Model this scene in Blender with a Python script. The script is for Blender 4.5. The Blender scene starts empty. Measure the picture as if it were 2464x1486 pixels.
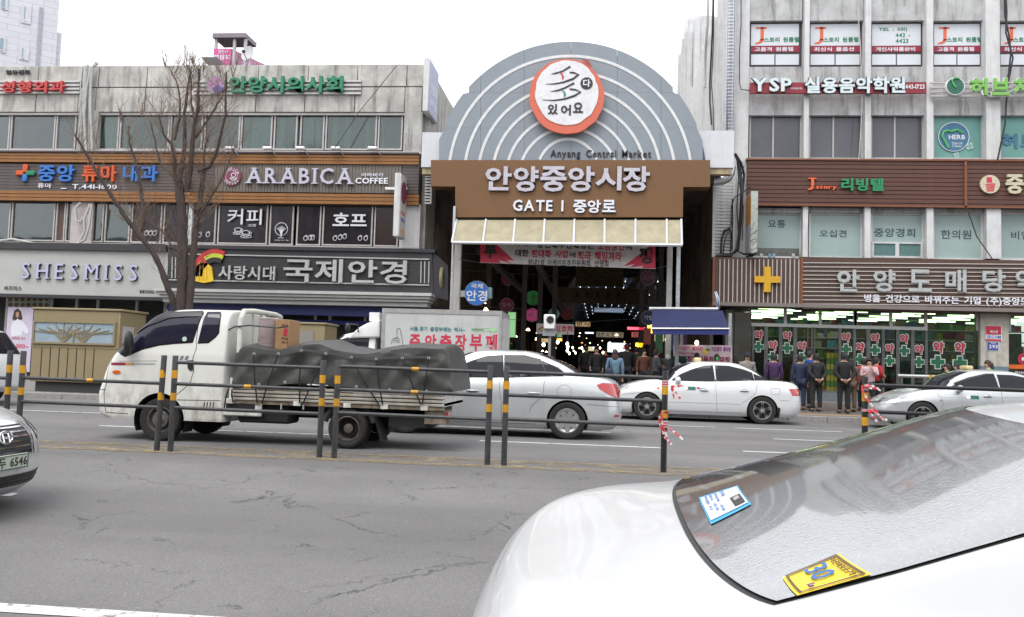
import bpy, bmesh, math, random
from mathutils import Vector, Matrix, noise
from mathutils.geometry import delaunay_2d_cdt
random.seed(7)
R = math.radians; PI = math.pi
sc = bpy.context.scene
COL = sc.collection
# ---------------- camera, sky, sun, exposure ----------------
CAMZ = 1.2; FPX = 2100.0
yaw, pit, rol = R(5.96), math.atan(139/2100), 0.0307
F = Vector((-math.sin(yaw)*math.cos(pit), math.cos(yaw)*math.cos(pit), math.sin(pit)))
R0 = Vector((math.cos(yaw), math.sin(yaw), 0)); U0 = R0.cross(F)
RR = R0*math.cos(rol)+U0*math.sin(rol); UU = U0*math.cos(rol)-R0*math.sin(rol)
cam = bpy.data.cameras.new('camera'); co = bpy.data.objects.new('camera', cam); COL.objects.link(co)
cam.sensor_width = 36; cam.lens = 36*FPX/2464; cam.clip_end = 900; cam.clip_start = .05
M = Matrix((RR, UU, -F)).transposed().to_4x4(); M.translation = (0, 0, CAMZ); co.matrix_world = M
sc.camera = co
w = bpy.data.worlds.new('World'); sc.world = w; w.use_nodes = True
nt = w.node_tree; bg = nt.nodes['Background']
sk = nt.nodes.new('ShaderNodeTexSky'); sk.sky_type = 'NISHITA'; sk.sun_disc = False
sk.sun_elevation = R(58); sk.sun_rotation = R(200); sk.air_density = 1; sk.dust_density = 1; sk.ozone_density = 1
hs = nt.nodes.new('ShaderNodeHueSaturation'); hs.inputs['Saturation'].default_value = .12
nt.links.new(sk.outputs[0], hs.inputs['Color'])
ov = nt.nodes.new('ShaderNodeMix'); ov.data_type = 'RGBA'; ov.inputs[0].default_value = .82; ov.inputs[7].default_value = (7.4, 7.6, 7.9, 1)  # the cloud cover
nt.links.new(hs.outputs[0], ov.inputs[6]); nt.links.new(ov.outputs[2], bg.inputs[0]); bg.inputs[1].default_value = .15
sl = bpy.data.lights.new('sun', 'SUN'); sl.energy = 1.2; sl.angle = R(35); sl.color = (1, .97, .93)
so = bpy.data.objects.new('sun', sl); COL.objects.link(so)
sd = Vector((-math.sin(R(200))*math.cos(R(58))*-1, math.cos(R(200))*math.cos(R(58)), math.sin(R(58))))
so.rotation_euler = sd.to_track_quat('Z', 'Y').to_euler(); so.location = (0, -5, 30)
sc.view_settings.view_transform = 'Standard'; sc.view_settings.look = 'None'
sc.view_settings.gamma = 1; sc.view_settings.use_curve_mapping = False
sc.view_settings.exposure = 0.72
sc.cycles.use_denoising = True
sc.cycles.max_bounces = 8; sc.cycles.transparent_max_bounces = 12; sc.cycles.caustics_reflective = False; sc.cycles.caustics_refractive = False

# ---------------- picture point -> place in the world ----------------
def P(x, y, Y):
    r = F*FPX + RR*(x-1232) + UU*(743-y); t = Y/r.y
    return r.x*t, CAMZ+r.z*t
def G(x, y, z=0.):
    r = F*FPX + RR*(x-1232) + UU*(743-y); t = (z-CAMZ)/r.z
    return r.x*t, r.y*t
def RC(x0, y0, x1, y1, Y):
    xm, ym = (x0+x1)/2, (y0+y1)/2
    return P(x0, ym, Y)[0], P(x1, ym, Y)[0], P(xm, y1, Y)[1], P(xm, y0, Y)[1]

# ---------------- objects ----------------
WL = {}
def tag(o, label=None, cat=None, group=None, kind=None):
    if label: o['label'] = label
    if cat: o['category'] = cat
    if group: o['group'] = group
    if kind: o['kind'] = kind
    return o
def thing(name, label, cat, loc=(0, 0, 0), group=None):
    o = bpy.data.objects.new(name, None); COL.objects.link(o); o.location = loc; o.empty_display_size = .2
    WL[o.name] = Vector(loc); return tag(o, label, cat, group)
def mkobj(name, me, mt, parent=None, smooth=None):
    if mt is not None:
        me.materials.clear()
        for m_ in (mt if isinstance(mt, (list, tuple)) else [mt]): me.materials.append(m_)
    o = bpy.data.objects.new(name, me); COL.objects.link(o)
    if parent is not None:
        o.parent = parent; WL[o.name] = WL[parent.name]
    else: WL[o.name] = Vector((0, 0, 0))
    if smooth is not None:
        me.polygons.foreach_set('use_smooth', [True]*len(me.polygons))
        if smooth < 180: me.set_sharp_from_angle(angle=R(smooth))
    return o
class MB:
    def __init__(s): s.v = []; s.f = []; s.mi = []; s.cur = 0
    def add(s, vs, fs):
        b = len(s.v); s.v += [tuple(v) for v in vs]; s.f += [tuple(i+b for i in f) for f in fs]; s.mi += [s.cur]*len(fs); return s
    def box(s, x0, x1, y0, y1, z0, z1, M=None):
        vs = [(x, y, z) for z in (z0, z1) for y in (y0, y1) for x in (x0, x1)]
        if M is not None: vs = [M @ Vector(v) for v in vs]
        return s.add(vs, [(0, 2, 3, 1), (4, 5, 7, 6), (0, 1, 5, 4), (2, 6, 7, 3), (0, 4, 6, 2), (1, 3, 7, 5)])
    def quad(s, a, b, c, d): return s.add([a, b, c, d], [(0, 1, 2, 3)])
    def prism(s, poly, fn, w0, w1):
        n = len(poly); vs = [fn(u, v, w0) for u, v in poly]+[fn(u, v, w1) for u, v in poly]
        return s.add(vs, [tuple(range(n)), tuple(range(2*n-1, n-1, -1))]+[(i, (i+1) % n+0, (i+1) % n+n, i+n)[::-1] for i in range(n)])
    def tube(s, pts, r, n=6, cap=True):
        pts = [Vector(p) for p in pts]; rs = r if isinstance(r, (list, tuple)) else [r]*len(pts)
        b = len(s.v); up = None
        for i, p in enumerate(pts):
            d = (pts[min(i+1, len(pts)-1)]-pts[max(i-1, 0)])
            if d.length < 1e-6: d = Vector((0, 0, 1))
            d.normalize()
            if up is None:
                a = d.orthogonal().normalized()
            else:
                a = up-d*up.dot(d); a = a.normalized() if a.length > 1e-5 else d.orthogonal().normalized()
            up = a; c = d.cross(a)
            for k in range(n):
                t = 2*PI*k/n; q = p+(a*math.cos(t)+c*math.sin(t))*rs[i]; s.v.append(tuple(q))
        fs = []
        for i in range(len(pts)-1):
            for k in range(n):
                k2 = (k+1) % n; fs.append((b+i*n+k, b+i*n+k2, b+(i+1)*n+k2, b+(i+1)*n+k))
        if cap:
            fs.append(tuple(b+k for k in range(n))[::-1]); fs.append(tuple(b+(len(pts)-1)*n+k for k in range(n)))
        s.f += fs; s.mi += [s.cur]*len(fs); return s
    def lathe(s, prof, n=24, M=None, caps=False):
        # prof: (r, h) about local Z
        b = len(s.v)
        for r, h in prof:
            for k in range(n):
                t = 2*PI*k/n; q = Vector((r*math.cos(t), r*math.sin(t), h)); s.v.append(tuple(M @ q if M is not None else q))
        fs = [(b+i*n+k, b+i*n+(k+1) % n, b+(i+1)*n+(k+1) % n, b+(i+1)*n+k) for i in range(len(prof)-1) for k in range(n)]
        if caps: fs.append(tuple(b+k for k in range(n))[::-1]); fs.append(tuple(b+(len(prof)-1)*n+k for k in range(n)))
        s.f += fs; s.mi += [s.cur]*len(fs); return s
    def ell(s, c, r, n=12, m=8, M=None):
        c = Vector(c); vs = []
        for i in range(m+1):
            a = PI*i/m
            for k in range(n):
                t = 2*PI*k/n; q = Vector((r[0]*math.sin(a)*math.cos(t), r[1]*math.sin(a)*math.sin(t), r[2]*math.cos(a)))
                vs.append(c+(M @ q if M is not None else q))
        return s.add(vs, [(i*n+k, (i+1)*n+k, (i+1)*n+(k+1) % n, i*n+(k+1) % n) for i in range(m) for k in range(n)])
    def obj(s, name, mt, parent=None, smooth=None, bevel=0, seg=1, xf=None):
        off = WL[parent.name] if parent is not None else Vector((0, 0, 0))
        me = bpy.data.meshes.new(name)
        vs = s.v if xf is None else [xf @ Vector(v) for v in s.v]
        me.from_pydata([(v[0]-off.x, v[1]-off.y, v[2]-off.z) for v in vs], [], s.f)
        if bevel:
            bm = bmesh.new(); bm.from_mesh(me); bmesh.ops.remove_doubles(bm, verts=bm.verts, dist=1e-5)
            bmesh.ops.bevel(bm, geom=[e for e in bm.edges if len(e.link_faces) == 2 and e.calc_face_angle(0) > .5], offset=bevel, segments=seg, profile=.5, affect='EDGES', clamp_overlap=True)
            bm.to_mesh(me); bm.free()
            if smooth is None: smooth = 40
        o = mkobj(name, me, mt, parent, smooth)
        if isinstance(mt, (list, tuple)): me.polygons.foreach_set('material_index', s.mi)
        return o
def bx(name, x0, x1, y0, y1, z0, z1, mt, parent=None, bevel=0):
    return MB().box(x0, x1, y0, y1, z0, z1).obj(name, mt, parent, bevel=bevel)
def rb(name, x0, y0, x1, y1, Y, d, mt, parent=None, bevel=0, front=0):
    # box from a rectangle of the picture read on the plane Y; sticks out d towards the street
    X0, X1, Z0, Z1 = RC(x0, y0, x1, y1, Y); return bx(name, X0, X1, Y-d, Y+front, Z0, Z1, mt, parent, bevel)
def FY(Y): return lambda u, v, w: (u, Y-w, v)
def copytree(o, loc=None, rz=None, label=None, parent=None):
    c = o.copy(); COL.objects.link(c); c.parent = parent
    if loc is not None: c.location = loc
    if rz is not None: c.rotation_euler = (0, 0, rz)
    if label: c['label'] = label
    WL[c.name] = Vector(c.location) if parent is None else WL[parent.name]
    for ch in list(o.children): copytree(ch, parent=c)
    return c

# ---------------- materials ----------------
MATS = {}
def mat(name, col, rough=.6, metal=0., var=.12, scale=6., bump=0., stain=0., stretch=(1, 1, 1), col2=None, spec=None, emit=None, coat=0., alpha=None, bscale=None):
    if name in MATS: return MATS[name]
    m = bpy.data.materials.new(name); m.use_nodes = True; MATS[name] = m
    n = m.node_tree.nodes; l = m.node_tree.links; b = n['Principled BSDF']
    b.inputs['Roughness'].default_value = rough; b.inputs['Metallic'].default_value = metal
    if spec is not None: b.inputs['Specular IOR Level'].default_value = spec
    if coat: b.inputs['Coat Weight'].default_value = coat; b.inputs['Coat Roughness'].default_value = .05
    c = tuple(col)+(1,)
    tc = n.new('ShaderNodeTexCoord'); mp = n.new('ShaderNodeMapping'); mp.inputs['Scale'].default_value = stretch
    l.new(tc.outputs['Object'], mp.inputs[0])
    if var or col2:
        no = n.new('ShaderNodeTexNoise'); no.inputs['Scale'].default_value = scale; no.inputs['Detail'].default_value = 7; no.inputs['Roughness'].default_value = .65
        l.new(mp.outputs[0], no.inputs['Vector'])
        rp = n.new('ShaderNodeMapRange'); rp.inputs[1].default_value = .35; rp.inputs[2].default_value = .68
        l.new(no.outputs[0], rp.inputs[0])
        mx = n.new('ShaderNodeMix'); mx.data_type = 'RGBA'
        d = col2 if col2 else tuple(max(0, x*(1-var)) for x in col)
        u = col if col2 else tuple(min(1, x*(1+var*.6)) for x in col)
        mx.inputs[6].default_value = tuple(d)+(1,); mx.inputs[7].default_value = tuple(u)+(1,)
        l.new(rp.outputs[0], mx.inputs[0]); out = mx.outputs[2]
        if stain:
            mp2 = n.new('ShaderNodeMapping'); mp2.inputs['Scale'].default_value = (3.2, 3.2, .35); l.new(tc.outputs['Object'], mp2.inputs[0])
            n2 = n.new('ShaderNodeTexNoise'); n2.inputs['Scale'].default_value = 1.1; n2.inputs['Detail'].default_value = 9; n2.inputs['Roughness'].default_value = .72; l.new(mp2.outputs[0], n2.inputs['Vector'])
            r2 = n.new('ShaderNodeMapRange'); r2.inputs[1].default_value = .50; r2.inputs[2].default_value = .72; l.new(n2.outputs[0], r2.inputs[0])
            ml = n.new('ShaderNodeMath'); ml.operation = 'MULTIPLY'; ml.inputs[1].default_value = stain; l.new(r2.outputs[0], ml.inputs[0])
            m2 = n.new('ShaderNodeMix'); m2.data_type = 'RGBA'; m2.inputs[7].default_value = (.09, .085, .075, 1)
            l.new(ml.outputs[0], m2.inputs[0]); l.new(out, m2.inputs[6]); out = m2.outputs[2]
        l.new(out, b.inputs['Base Color'])
        if rough > .15:
            rr = n.new('ShaderNodeMapRange'); rr.inputs[3].default_value = rough*.85; rr.inputs[4].default_value = min(1, rough*1.15); l.new(no.outputs[0], rr.inputs[0]); l.new(rr.outputs[0], b.inputs['Roughness'])
    else: b.inputs['Base Color'].default_value = c
    if bump:
        nb = n.new('ShaderNodeTexNoise'); nb.inputs['Scale'].default_value = bscale or scale*4; nb.inputs['Detail'].default_value = 5; l.new(mp.outputs[0], nb.inputs['Vector'])
        bu = n.new('ShaderNodeBump'); bu.inputs['Strength'].default_value = bump; bu.inputs['Distance'].default_value = .02
        l.new(nb.outputs[0], bu.inputs['Height']); l.new(bu.outputs[0], b.inputs['Normal'])
    if emit: b.inputs['Emission Color'].default_value = tuple(emit[:3])+(1,); b.inputs['Emission Strength'].default_value = emit[3]
    return m
def glass(name, tint=(.7, .75, .75), tr=.7, rough=.03, refl=None):
    # window glass: see-through pane with a real surface reflection
    if name in MATS: return MATS[name]
    m = bpy.data.materials.new(name); m.use_nodes = True; MATS[name] = m
    n = m.node_tree.nodes; l = m.node_tree.links; n.remove(n['Principled BSDF']); o = n['Material Output']
    t = n.new('ShaderNodeBsdfTransparent'); t.inputs[0].default_value = tuple(x*tr for x in tint)+(1,)
    g = n.new('ShaderNodeBsdfGlossy'); g.inputs['Roughness'].default_value = rough
    fr = n.new('ShaderNodeFresnel'); fr.inputs[0].default_value = 1.5
    tc = n.new('ShaderNodeTexCoord'); no = n.new('ShaderNodeTexNoise'); no.inputs['Scale'].default_value = .9; l.new(tc.outputs['Object'], no.inputs['Vector'])
    bu = n.new('ShaderNodeBump'); bu.inputs['Strength'].default_value = .15; bu.inputs['Distance'].default_value = .02; l.new(no.outputs[0], bu.inputs['Height'])
    l.new(bu.outputs[0], g.inputs['Normal'])
    ms = n.new('ShaderNodeMixShader'); mm = n.new('ShaderNodeMath'); mm.operation = 'MULTIPLY_ADD'; mm.inputs[1].default_value = 1.; mm.inputs[2].default_value = .04 if refl is None else refl
    l.new(fr.outputs[0], mm.inputs[0]); l.new(mm.outputs[0], ms.inputs[0]); l.new(t.outputs[0], ms.inputs[1]); l.new(g.outputs[0], ms.inputs[2]); l.new(ms.outputs[0], o.inputs[0])
    return m
def lamp(name, col, s): return mat(name, (.8, .8, .8), var=0, emit=tuple(col)+(s,))

concrete = mat('concrete', (.48, .465, .435), .9, var=.28, scale=1.6, bump=.35, stain=.95)
concrete_r = mat('concrete grey', (.47, .47, .47), .9, var=.22, scale=1.8, bump=.3, stain=.9)
white_r = mat('chalky white paint', (.62, .62, .62), .85, var=.1, scale=3, bump=.15, stain=.35)
white_paint = mat('white paint', (.78, .78, .78), .4, var=.04)
black = mat('black paint', (.02, .02, .022), .4, var=.1)
char = mat('charcoal panel', (.035, .034, .038), .55, var=.2, scale=3)
alu = mat('aluminium', (.50, .49, .48), .4, .6, var=.12, scale=8)
alu_p = mat('painted frame', (.46, .43, .42), .5, var=.1)
steel = mat('galvanised steel', (.55, .57, .58), .35, .85, var=.2, scale=9, bump=.1)
wood_o = mat('orange wood', (.29, .125, .036), .6, var=.35, scale=5, stretch=(.6, 6, 9), bump=.15)
wood_g = mat('weathered wood', (.17, .145, .125), .75, var=.35, scale=5, stretch=(9, 6, .7), bump=.2)
wood_g2 = mat('weathered dark wood', (.115, .095, .09), .75, var=.3, scale=5, stretch=(.6, 6, 9), bump=.2)
win_dk = mat('dark window glass', (.115, .135, .135), .06, var=.12, scale=.7, spec=.5)
win_gr = mat('green grey window glass', (.12, .185, .17), .07, var=.22, scale=.8, spec=.5)
film_k = mat('black window film', (.026, .022, .027), .12, var=.15, scale=1, spec=.3)
let_w = mat('lit white letters', (.72, .72, .78), .4, var=.03)
let_lav = mat('lavender grey letters', (.50, .49, .58), .4, var=.05)
let_k = mat('black letters', (.02, .02, .02), .5, var=0)
let_g = mat('green letters', (.02, .20, .10), .5, var=.1)
let_r = mat('red letters', (.50, .05, .05), .5, var=.1)
let_b = mat('blue letters', (.03, .16, .50), .5, var=.1)
let_o = mat('orange letters', (.60, .085, .015), .5, var=.1)
print_r = mat('red print', (.55, .03, .07), .5, var=.05)
print_b = mat('blue print', (.03, .14, .45), .5, var=.05)
cable = mat('black cable', (.015, .015, .017), .5, var=0)
duct = mat('pale duct tape', (.46, .46, .44), .7, var=.2, scale=12, bump=.3)

# ---------------- lettering ----------------
GL = {}
FC = bpy.data.curves.new('letter', 'FONT'); FO = bpy.data.objects.new('letter', FC)
def glyph(ch, b):
    b = b*.45; k = (ch, b)
    if k not in GL:
        c = FC; c.body = ch; c.extrude = .5; c.offset = b; c.resolution_u = 2
        m = bpy.data.meshes.new_from_object(FO)
        vs = [tuple(v.co) for v in m.vertices]; fs = [tuple(p.vertices) for p in m.polygons]
        bpy.data.meshes.remove(m)
        GL[k] = (vs, fs, min([v[0] for v in vs] or [0]), max([v[0] for v in vs] or [0]), min([v[1] for v in vs] or [0]), max([v[1] for v in vs] or [0]))
    return GL[k]
def tx(parent, s, u0, u1, v0, v1, mt, fn, d=.03, b=.02, split=None, gap=.08, name=None, slant=0., serif=0):
    # letters fitted into the rectangle (u0..u1, v0..v1); fn(u, v, w) puts them on their surface, w pointing outwards
    x = 0; lay = []
    for ch in s:
        if ch == ' ': x += .35+gap*1.5; continue
        g = glyph(ch, b)
        if ord(ch) > 0x1100: lay.append((g, x)); x += .94
        else: lay.append((g, x-g[2])); x += g[3]-g[2]+gap
    lo = min(g[2]+o for g, o in lay); hi = max(g[3]+o for g, o in lay)
    zb = min(g[4] for g, o in lay); zt = max(g[5] for g, o in lay)
    su = (u1-u0)/(hi-lo); sv = (v1-v0)/max(.001, zt-zb)
    if split is None: split = (v1-v0) > .22 and len(s) > 1
    mb = MB(); out = []
    for g, o in lay:
        vs = [fn(u0+(v[0]+o-lo)*su+slant*(v[1]-zb)*sv, v0+(v[1]-zb)*sv, (v[2]+.5)*d) for v in g[0]]
        mb.add(vs, g[1])
        if serif:
            for ye, sg in ((g[4], 1), (g[5], -1)):
                xs = sorted(set(round(v[0], 2) for v in g[0] if abs(v[1]-ye) < .012)); cl = []
                for q in xs:
                    if cl and q-cl[-1][1] < .17: cl[-1][1] = q
                    else: cl.append([q, q])
                for qa, qb in cl:
                    if qb-qa > .26 or qb-qa < .05: continue
                    A = [(qa-serif, ye), (qb+serif, ye), (qb+serif, ye+sg*.05), (qa-serif, ye+sg*.05)]
                    pr = [fn(u0+(x_+o-lo)*su, v0+(y_-zb)*sv, w_) for w_ in (0, d+.002) for x_, y_ in (A if sg > 0 else A[::-1])]
                    mb.add(pr, [(0, 3, 2, 1), (4, 5, 6, 7), (0, 1, 5, 4), (1, 2, 6, 5), (2, 3, 7, 6), (3, 0, 4, 7)])
        if split: out.append(mb.obj(name or 'letter', mt, parent)); mb = MB()
    if not split: out = mb.obj(name or 'lettering', mt, parent)
    return out
def sx(parent, s, x0, y0, x1, y1, Y, mt, d=.03, b=.02, split=None, gap=.08, off=0., name=None, serif=0):
    X0, X1, Z0, Z1 = RC(x0, y0, x1, y1, Y)
    return tx(parent, s, X0, X1, Z0, Z1, mt, FY(Y-off), d, b, split, gap, name, 0., serif)
def disc(name, x, y, r, Y, mt, parent, d=.05, off=0., n=36, ry=None):
    X, Z = P(x, y, Y); k = abs(P(x+r, y, Y)[0]-X); ky = k*(ry/r if ry else 1)
    return MB().prism([(X+k*math.cos(2*PI*i/n), Z+ky*math.sin(2*PI*i/n)) for i in range(n)], FY(Y-off), 0, d).obj(name, mt, parent)
def gz(Y):
    # road height: crowned at the median, falling towards the near kerb
    if Y >= 10.15: return 0.
    if Y >= 7.6: return -.24*(10.15-Y)/2.55
    z = -.24-.035*(7.6-max(Y, 4.7))
    return z if Y >= 4.7 else z+min(1, (4.7-Y)/1.1)*.052
# ---------------- figure shapes, shared by the people further down ----------------
def skinmesh(verts, edges, rad, sub=1):
    me = bpy.data.meshes.new('s'); me.from_pydata(verts, edges, []); o = bpy.data.objects.new('s', me); COL.objects.link(o)
    sk_ = o.modifiers.new('s', 'SKIN'); sk_.use_smooth_shade = True
    for i, v in enumerate(me.skin_vertices[0].data): v.radius = rad[i] if isinstance(rad[i], tuple) else (rad[i], rad[i])
    me.skin_vertices[0].data[0].use_root = True
    if sub: o.modifiers.new('d', 'SUBSURF').levels = sub
    dg = bpy.context.evaluated_depsgraph_get(); m = bpy.data.meshes.new_from_object(o.evaluated_get(dg)); bpy.data.objects.remove(o); m.polygons.foreach_set('use_smooth', [True]*len(m.polygons)); return m
TPL = {}
def body_tpl(pose):
    if pose in TPL: return TPL[pose]
    # front of the body is -y
    arms = {'back': ([(.19, .0, 1.38), (.27, .07, 1.13), (.10, .17, .93), (.03, .18, .91)], [(-.19, .0, 1.38), (-.27, .07, 1.13), (-.10, .17, .95), (-.02, .19, .90)]),
            'hang': ([(.19, 0, 1.38), (.235, .02, 1.10), (.24, -.03, .86), (.24, -.05, .78)], [(-.19, 0, 1.38), (-.235, .02, 1.10), (-.24, -.03, .86), (-.24, -.05, .78)]),
            'front': ([(.19, 0, 1.38), (.25, -.02, 1.12), (.12, -.20, 1.12), (.05, -.24, 1.16)], [(-.19, 0, 1.38), (-.25, -.02, 1.12), (-.12, -.20, 1.10), (-.05, -.25, 1.12)]),
            'face': ([(.19, 0, 1.38), (.24, -.10, 1.17), (.10, -.22, 1.36), (.05, -.18, 1.44)], [(-.19, 0, 1.38), (-.25, -.06, 1.14), (-.08, -.22, 1.22), (-.02, -.24, 1.26)]),
            'walk': ([(.19, 0, 1.38), (.24, .10, 1.12), (.23, .02, .90), (.22, -.02, .83)], [(-.19, 0, 1.38), (-.24, -.08, 1.12), (-.22, -.20, .92), (-.21, -.24, .87)])}[pose]
    st = .16 if pose == 'walk' else .02
    legs = ([(.09, 0, .88), (.105, -st, .48), (.105, -st*.6, .07), (.115, -st*.6-.13, .035)], [(-.09, 0, .88), (-.105, st*.5, .48), (-.105, st*1.6, .09), (-.115, st*1.6-.12, .04)])
    V = [(0, 0, .94), (0, .005, 1.12), (0, .01, 1.30), (0, .01, 1.40), (0, .0, 1.47), (0, -.015, 1.545), (0, -.02, 1.62)]; E_ = [(i, i+1) for i in range(6)]
    Rd = [(.13, .10), (.125, .09), (.15, .10), (.10, .07), (.052, .055), (.075, .09), (.070, .085)]
    for a in arms:
        b = len(V); V += a; E_ += [(3, b), (b, b+1), (b+1, b+2), (b+2, b+3)]; Rd += [.055, .043, .030, (.035, .02)]
    for l_ in legs:
        b = len(V); V += l_; E_ += [(0, b), (b, b+1), (b+1, b+2), (b+2, b+3)]; Rd += [.085, .058, .040, .038]
    body = skinmesh(V, E_, Rd)
    J = [(0, 0, .86), (0, .005, 1.05), (0, .01, 1.25), (0, .01, 1.37), (0, .005, 1.44)]; E2 = [(0, 1), (1, 2), (2, 3), (3, 4)]; R2 = [(.185, .13), (.165, .125), (.185, .13), (.13, .095), (.065, .065)]
    for a in arms:
        b = len(J); J += [a[0], tuple(Vector(a[0]).lerp(Vector(a[1]), .5)), a[1], tuple(Vector(a[1]).lerp(Vector(a[2]), .92))]; E2 += [(3, b), (b, b+1), (b+1, b+2), (b+2, b+3)]; R2 += [.082, .072, .062, .050]
    jack = skinmesh(J, E2, R2)
    T = [(0, 0, .90)]; E3 = []; R3 = [(.15, .115)]
    for l_ in legs:
        b = len(T); T += [l_[0], l_[1], (l_[2][0], l_[2][1], l_[2][2]+.02)]; E3 += [(0, b), (b, b+1), (b+1, b+2)]; R3 += [(.105, .11), .078, .066]
    trou = skinmesh(T, E3, R3)
    hands = []
    for a in arms:
        w0, w1 = Vector(a[2]), Vector(a[3]); d = (w1-w0).normalized(); s_ = d.orthogonal().normalized(); m = MB()
        for k, (o_, L_) in enumerate(((-.028, .062), (-.010, .075), (.009, .072), (.027, .058))):
            p = w1+s_*o_; up_ = d.cross(s_)*.012; m.tube([p, p+d*L_*.5+up_*.4, p+d*L_*.85+up_*1.6], [.0095, .0088, .007], 5)
        p = w1-d*.03-s_*.035; m.tube([p, p-s_*.025+d*.03, p-s_*.028+d*.055], [.011, .010, .008], 5); hands.append(m)
    TPL[pose] = (body, jack, trou, hands, [l_[2:] for l_ in legs]); return TPL[pose]
for _p in ('back', 'hang', 'front', 'face', 'walk'): body_tpl(_p)
# ---------------- ground ----------------
def asphalt(name, base, crackcol=.02, sc_=1.):
    m = bpy.data.materials.new(name); m.use_nodes = True; n = m.node_tree.nodes; l = m.node_tree.links; b = n['Principled BSDF']
    tc = n.new('ShaderNodeTexCoord'); b.inputs['Roughness'].default_value = .88; b.inputs['Specular IOR Level'].default_value = .35
    def noise_(s, d=6, r=.6, vec=None):
        q = n.new('ShaderNodeTexNoise'); q.inputs['Scale'].default_value = s; q.inputs['Detail'].default_value = d; q.inputs['Roughness'].default_value = r
        l.new(vec or tc.outputs['Object'], q.inputs['Vector']); return q.outputs[0]
    def mr(i, a, b_, c=0., d=1.):
        q = n.new('ShaderNodeMapRange'); q.inputs[1].default_value = a; q.inputs[2].default_value = b_; q.inputs[3].default_value = c; q.inputs[4].default_value = d; l.new(i, q.inputs[0]); return q.outputs[0]
    def mix(f, a, c):
        q = n.new('ShaderNodeMix'); q.data_type = 'RGBA'
        l.new(f, q.inputs[0]) if not isinstance(f, float) else None
        for i, v in ((6, a), (7, c)):
            if isinstance(v, tuple): q.inputs[i].default_value = v+(1,)
            else: l.new(v, q.inputs[i])
        return q.outputs[2]
    def mth(op, a, c):
        q = n.new('ShaderNodeMath'); q.operation = op
        for i, v in ((0, a), (1, c)):
            if isinstance(v, (int, float)): q.inputs[i].default_value = v
            else: l.new(v, q.inputs[i])
        return q.outputs[0]
    g = base
    c = mix(mr(noise_(.45, 5), .38, .62), tuple(x*.86 for x in g), tuple(x*1.1 for x in g))
    c = mix(mr(noise_(95*sc_, 3, .8), .45, .75, 0, .75), c, tuple(min(1, x*1.75) for x in g))
    c = mix(mr(noise_(60*sc_, 2, .7), .3, .47, .6, 0), c, tuple(x*.45 for x in g))
    vo = n.new('ShaderNodeTexVoronoi'); vo.inputs['Scale'].default_value = 130; l.new(tc.outputs['Object'], vo.inputs['Vector'])
    c = mix(mth('MULTIPLY', mr(vo.outputs['Color'], .90, .96), .6), c, (.55, .52, .47))
    # tyre-worn bands along the street
    mp = n.new('ShaderNodeMapping'); mp.inputs['Scale'].default_value = (.03, .85, 1); l.new(tc.outputs['Object'], mp.inputs[0])
    c = mix(mr(noise_(1.1, 3, .5, mp.outputs[0]), .42, .62, 0, .38), c, tuple(x*.62 for x in g))
    # cracks
    wp = n.new('ShaderNodeTexNoise'); wp.inputs['Scale'].default_value = 1.7; wp.inputs['Detail'].default_value = 8; wp.inputs['Roughness'].default_value = .72; l.new(tc.outputs['Object'], wp.inputs['Vector'])
    vm = n.new('ShaderNodeVectorMath'); vm.operation = 'MULTIPLY_ADD'; vm.inputs[1].default_value = (.75, .75, 0); l.new(wp.outputs['Color'], vm.inputs[0]); l.new(tc.outputs['Object'], vm.inputs[2])
    cr = None
    for s_, wd, th in ((.42, .010, .47), (1.1, .012, .56)):
        v2 = n.new('ShaderNodeTexVoronoi'); v2.feature = 'DISTANCE_TO_EDGE'; v2.inputs['Scale'].default_value = s_; l.new(vm.outputs[0], v2.inputs['Vector'])
        k = mth('MULTIPLY', mr(v2.outputs['Distance'], 0, wd*s_*.75, 1, 0), mr(noise_(.5+s_, 4, .6), th, th+.05))
        cr = k if cr is None else mth('MAXIMUM', cr, k)
    cr = mth('MULTIPLY', cr, mr(noise_(22, 3), .36, .5, .15, 1))
    c = mix(mth('MULTIPLY', cr, .7), c, (crackcol, crackcol, crackcol))
    l.new(c, b.inputs['Base Color'])
    bu = n.new('ShaderNodeBump'); bu.inputs['Strength'].default_value = .5; bu.inputs['Distance'].default_value = .006
    l.new(mth('SUBTRACT', noise_(140, 3, .7), mth('MULTIPLY', cr, 3.)), bu.inputs['Height']); l.new(bu.outputs[0], b.inputs['Normal'])
    return m
asp = asphalt('asphalt', (.158, .152, .152))
def sheet(name, x0, x1, ys, zf, mt, kind='structure', nx=2, dz=0., parent=None):
    mb = MB()
    xs = [x0+(x1-x0)*i/(nx-1) for i in range(nx)]
    for i in range(nx-1):
        for a, b in zip(ys[:-1], ys[1:]):
            mb.quad((xs[i], a, zf(a)+dz), (xs[i+1], a, zf(a)+dz), (xs[i+1], b, zf(b)+dz), (xs[i], b, zf(b)+dz))
    o = mb.obj(name, mt, parent, smooth=180); 
    return tag(o, kind=kind)
ground = bx('ground', -400, 400, -300, 600, -1.2, -1.0, mat('far earth', (.2, .19, .18), .9), None); tag(ground, kind='structure')
road = sheet('road', -140, 140, [-8, -2, 0, 2, 3.6, 4.7, 6, 7.2, 7.6, 8, 8.6, 9.2, 9.7, 10.15, 12, 14, 17, 20, 25.2], gz, asp)
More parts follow.
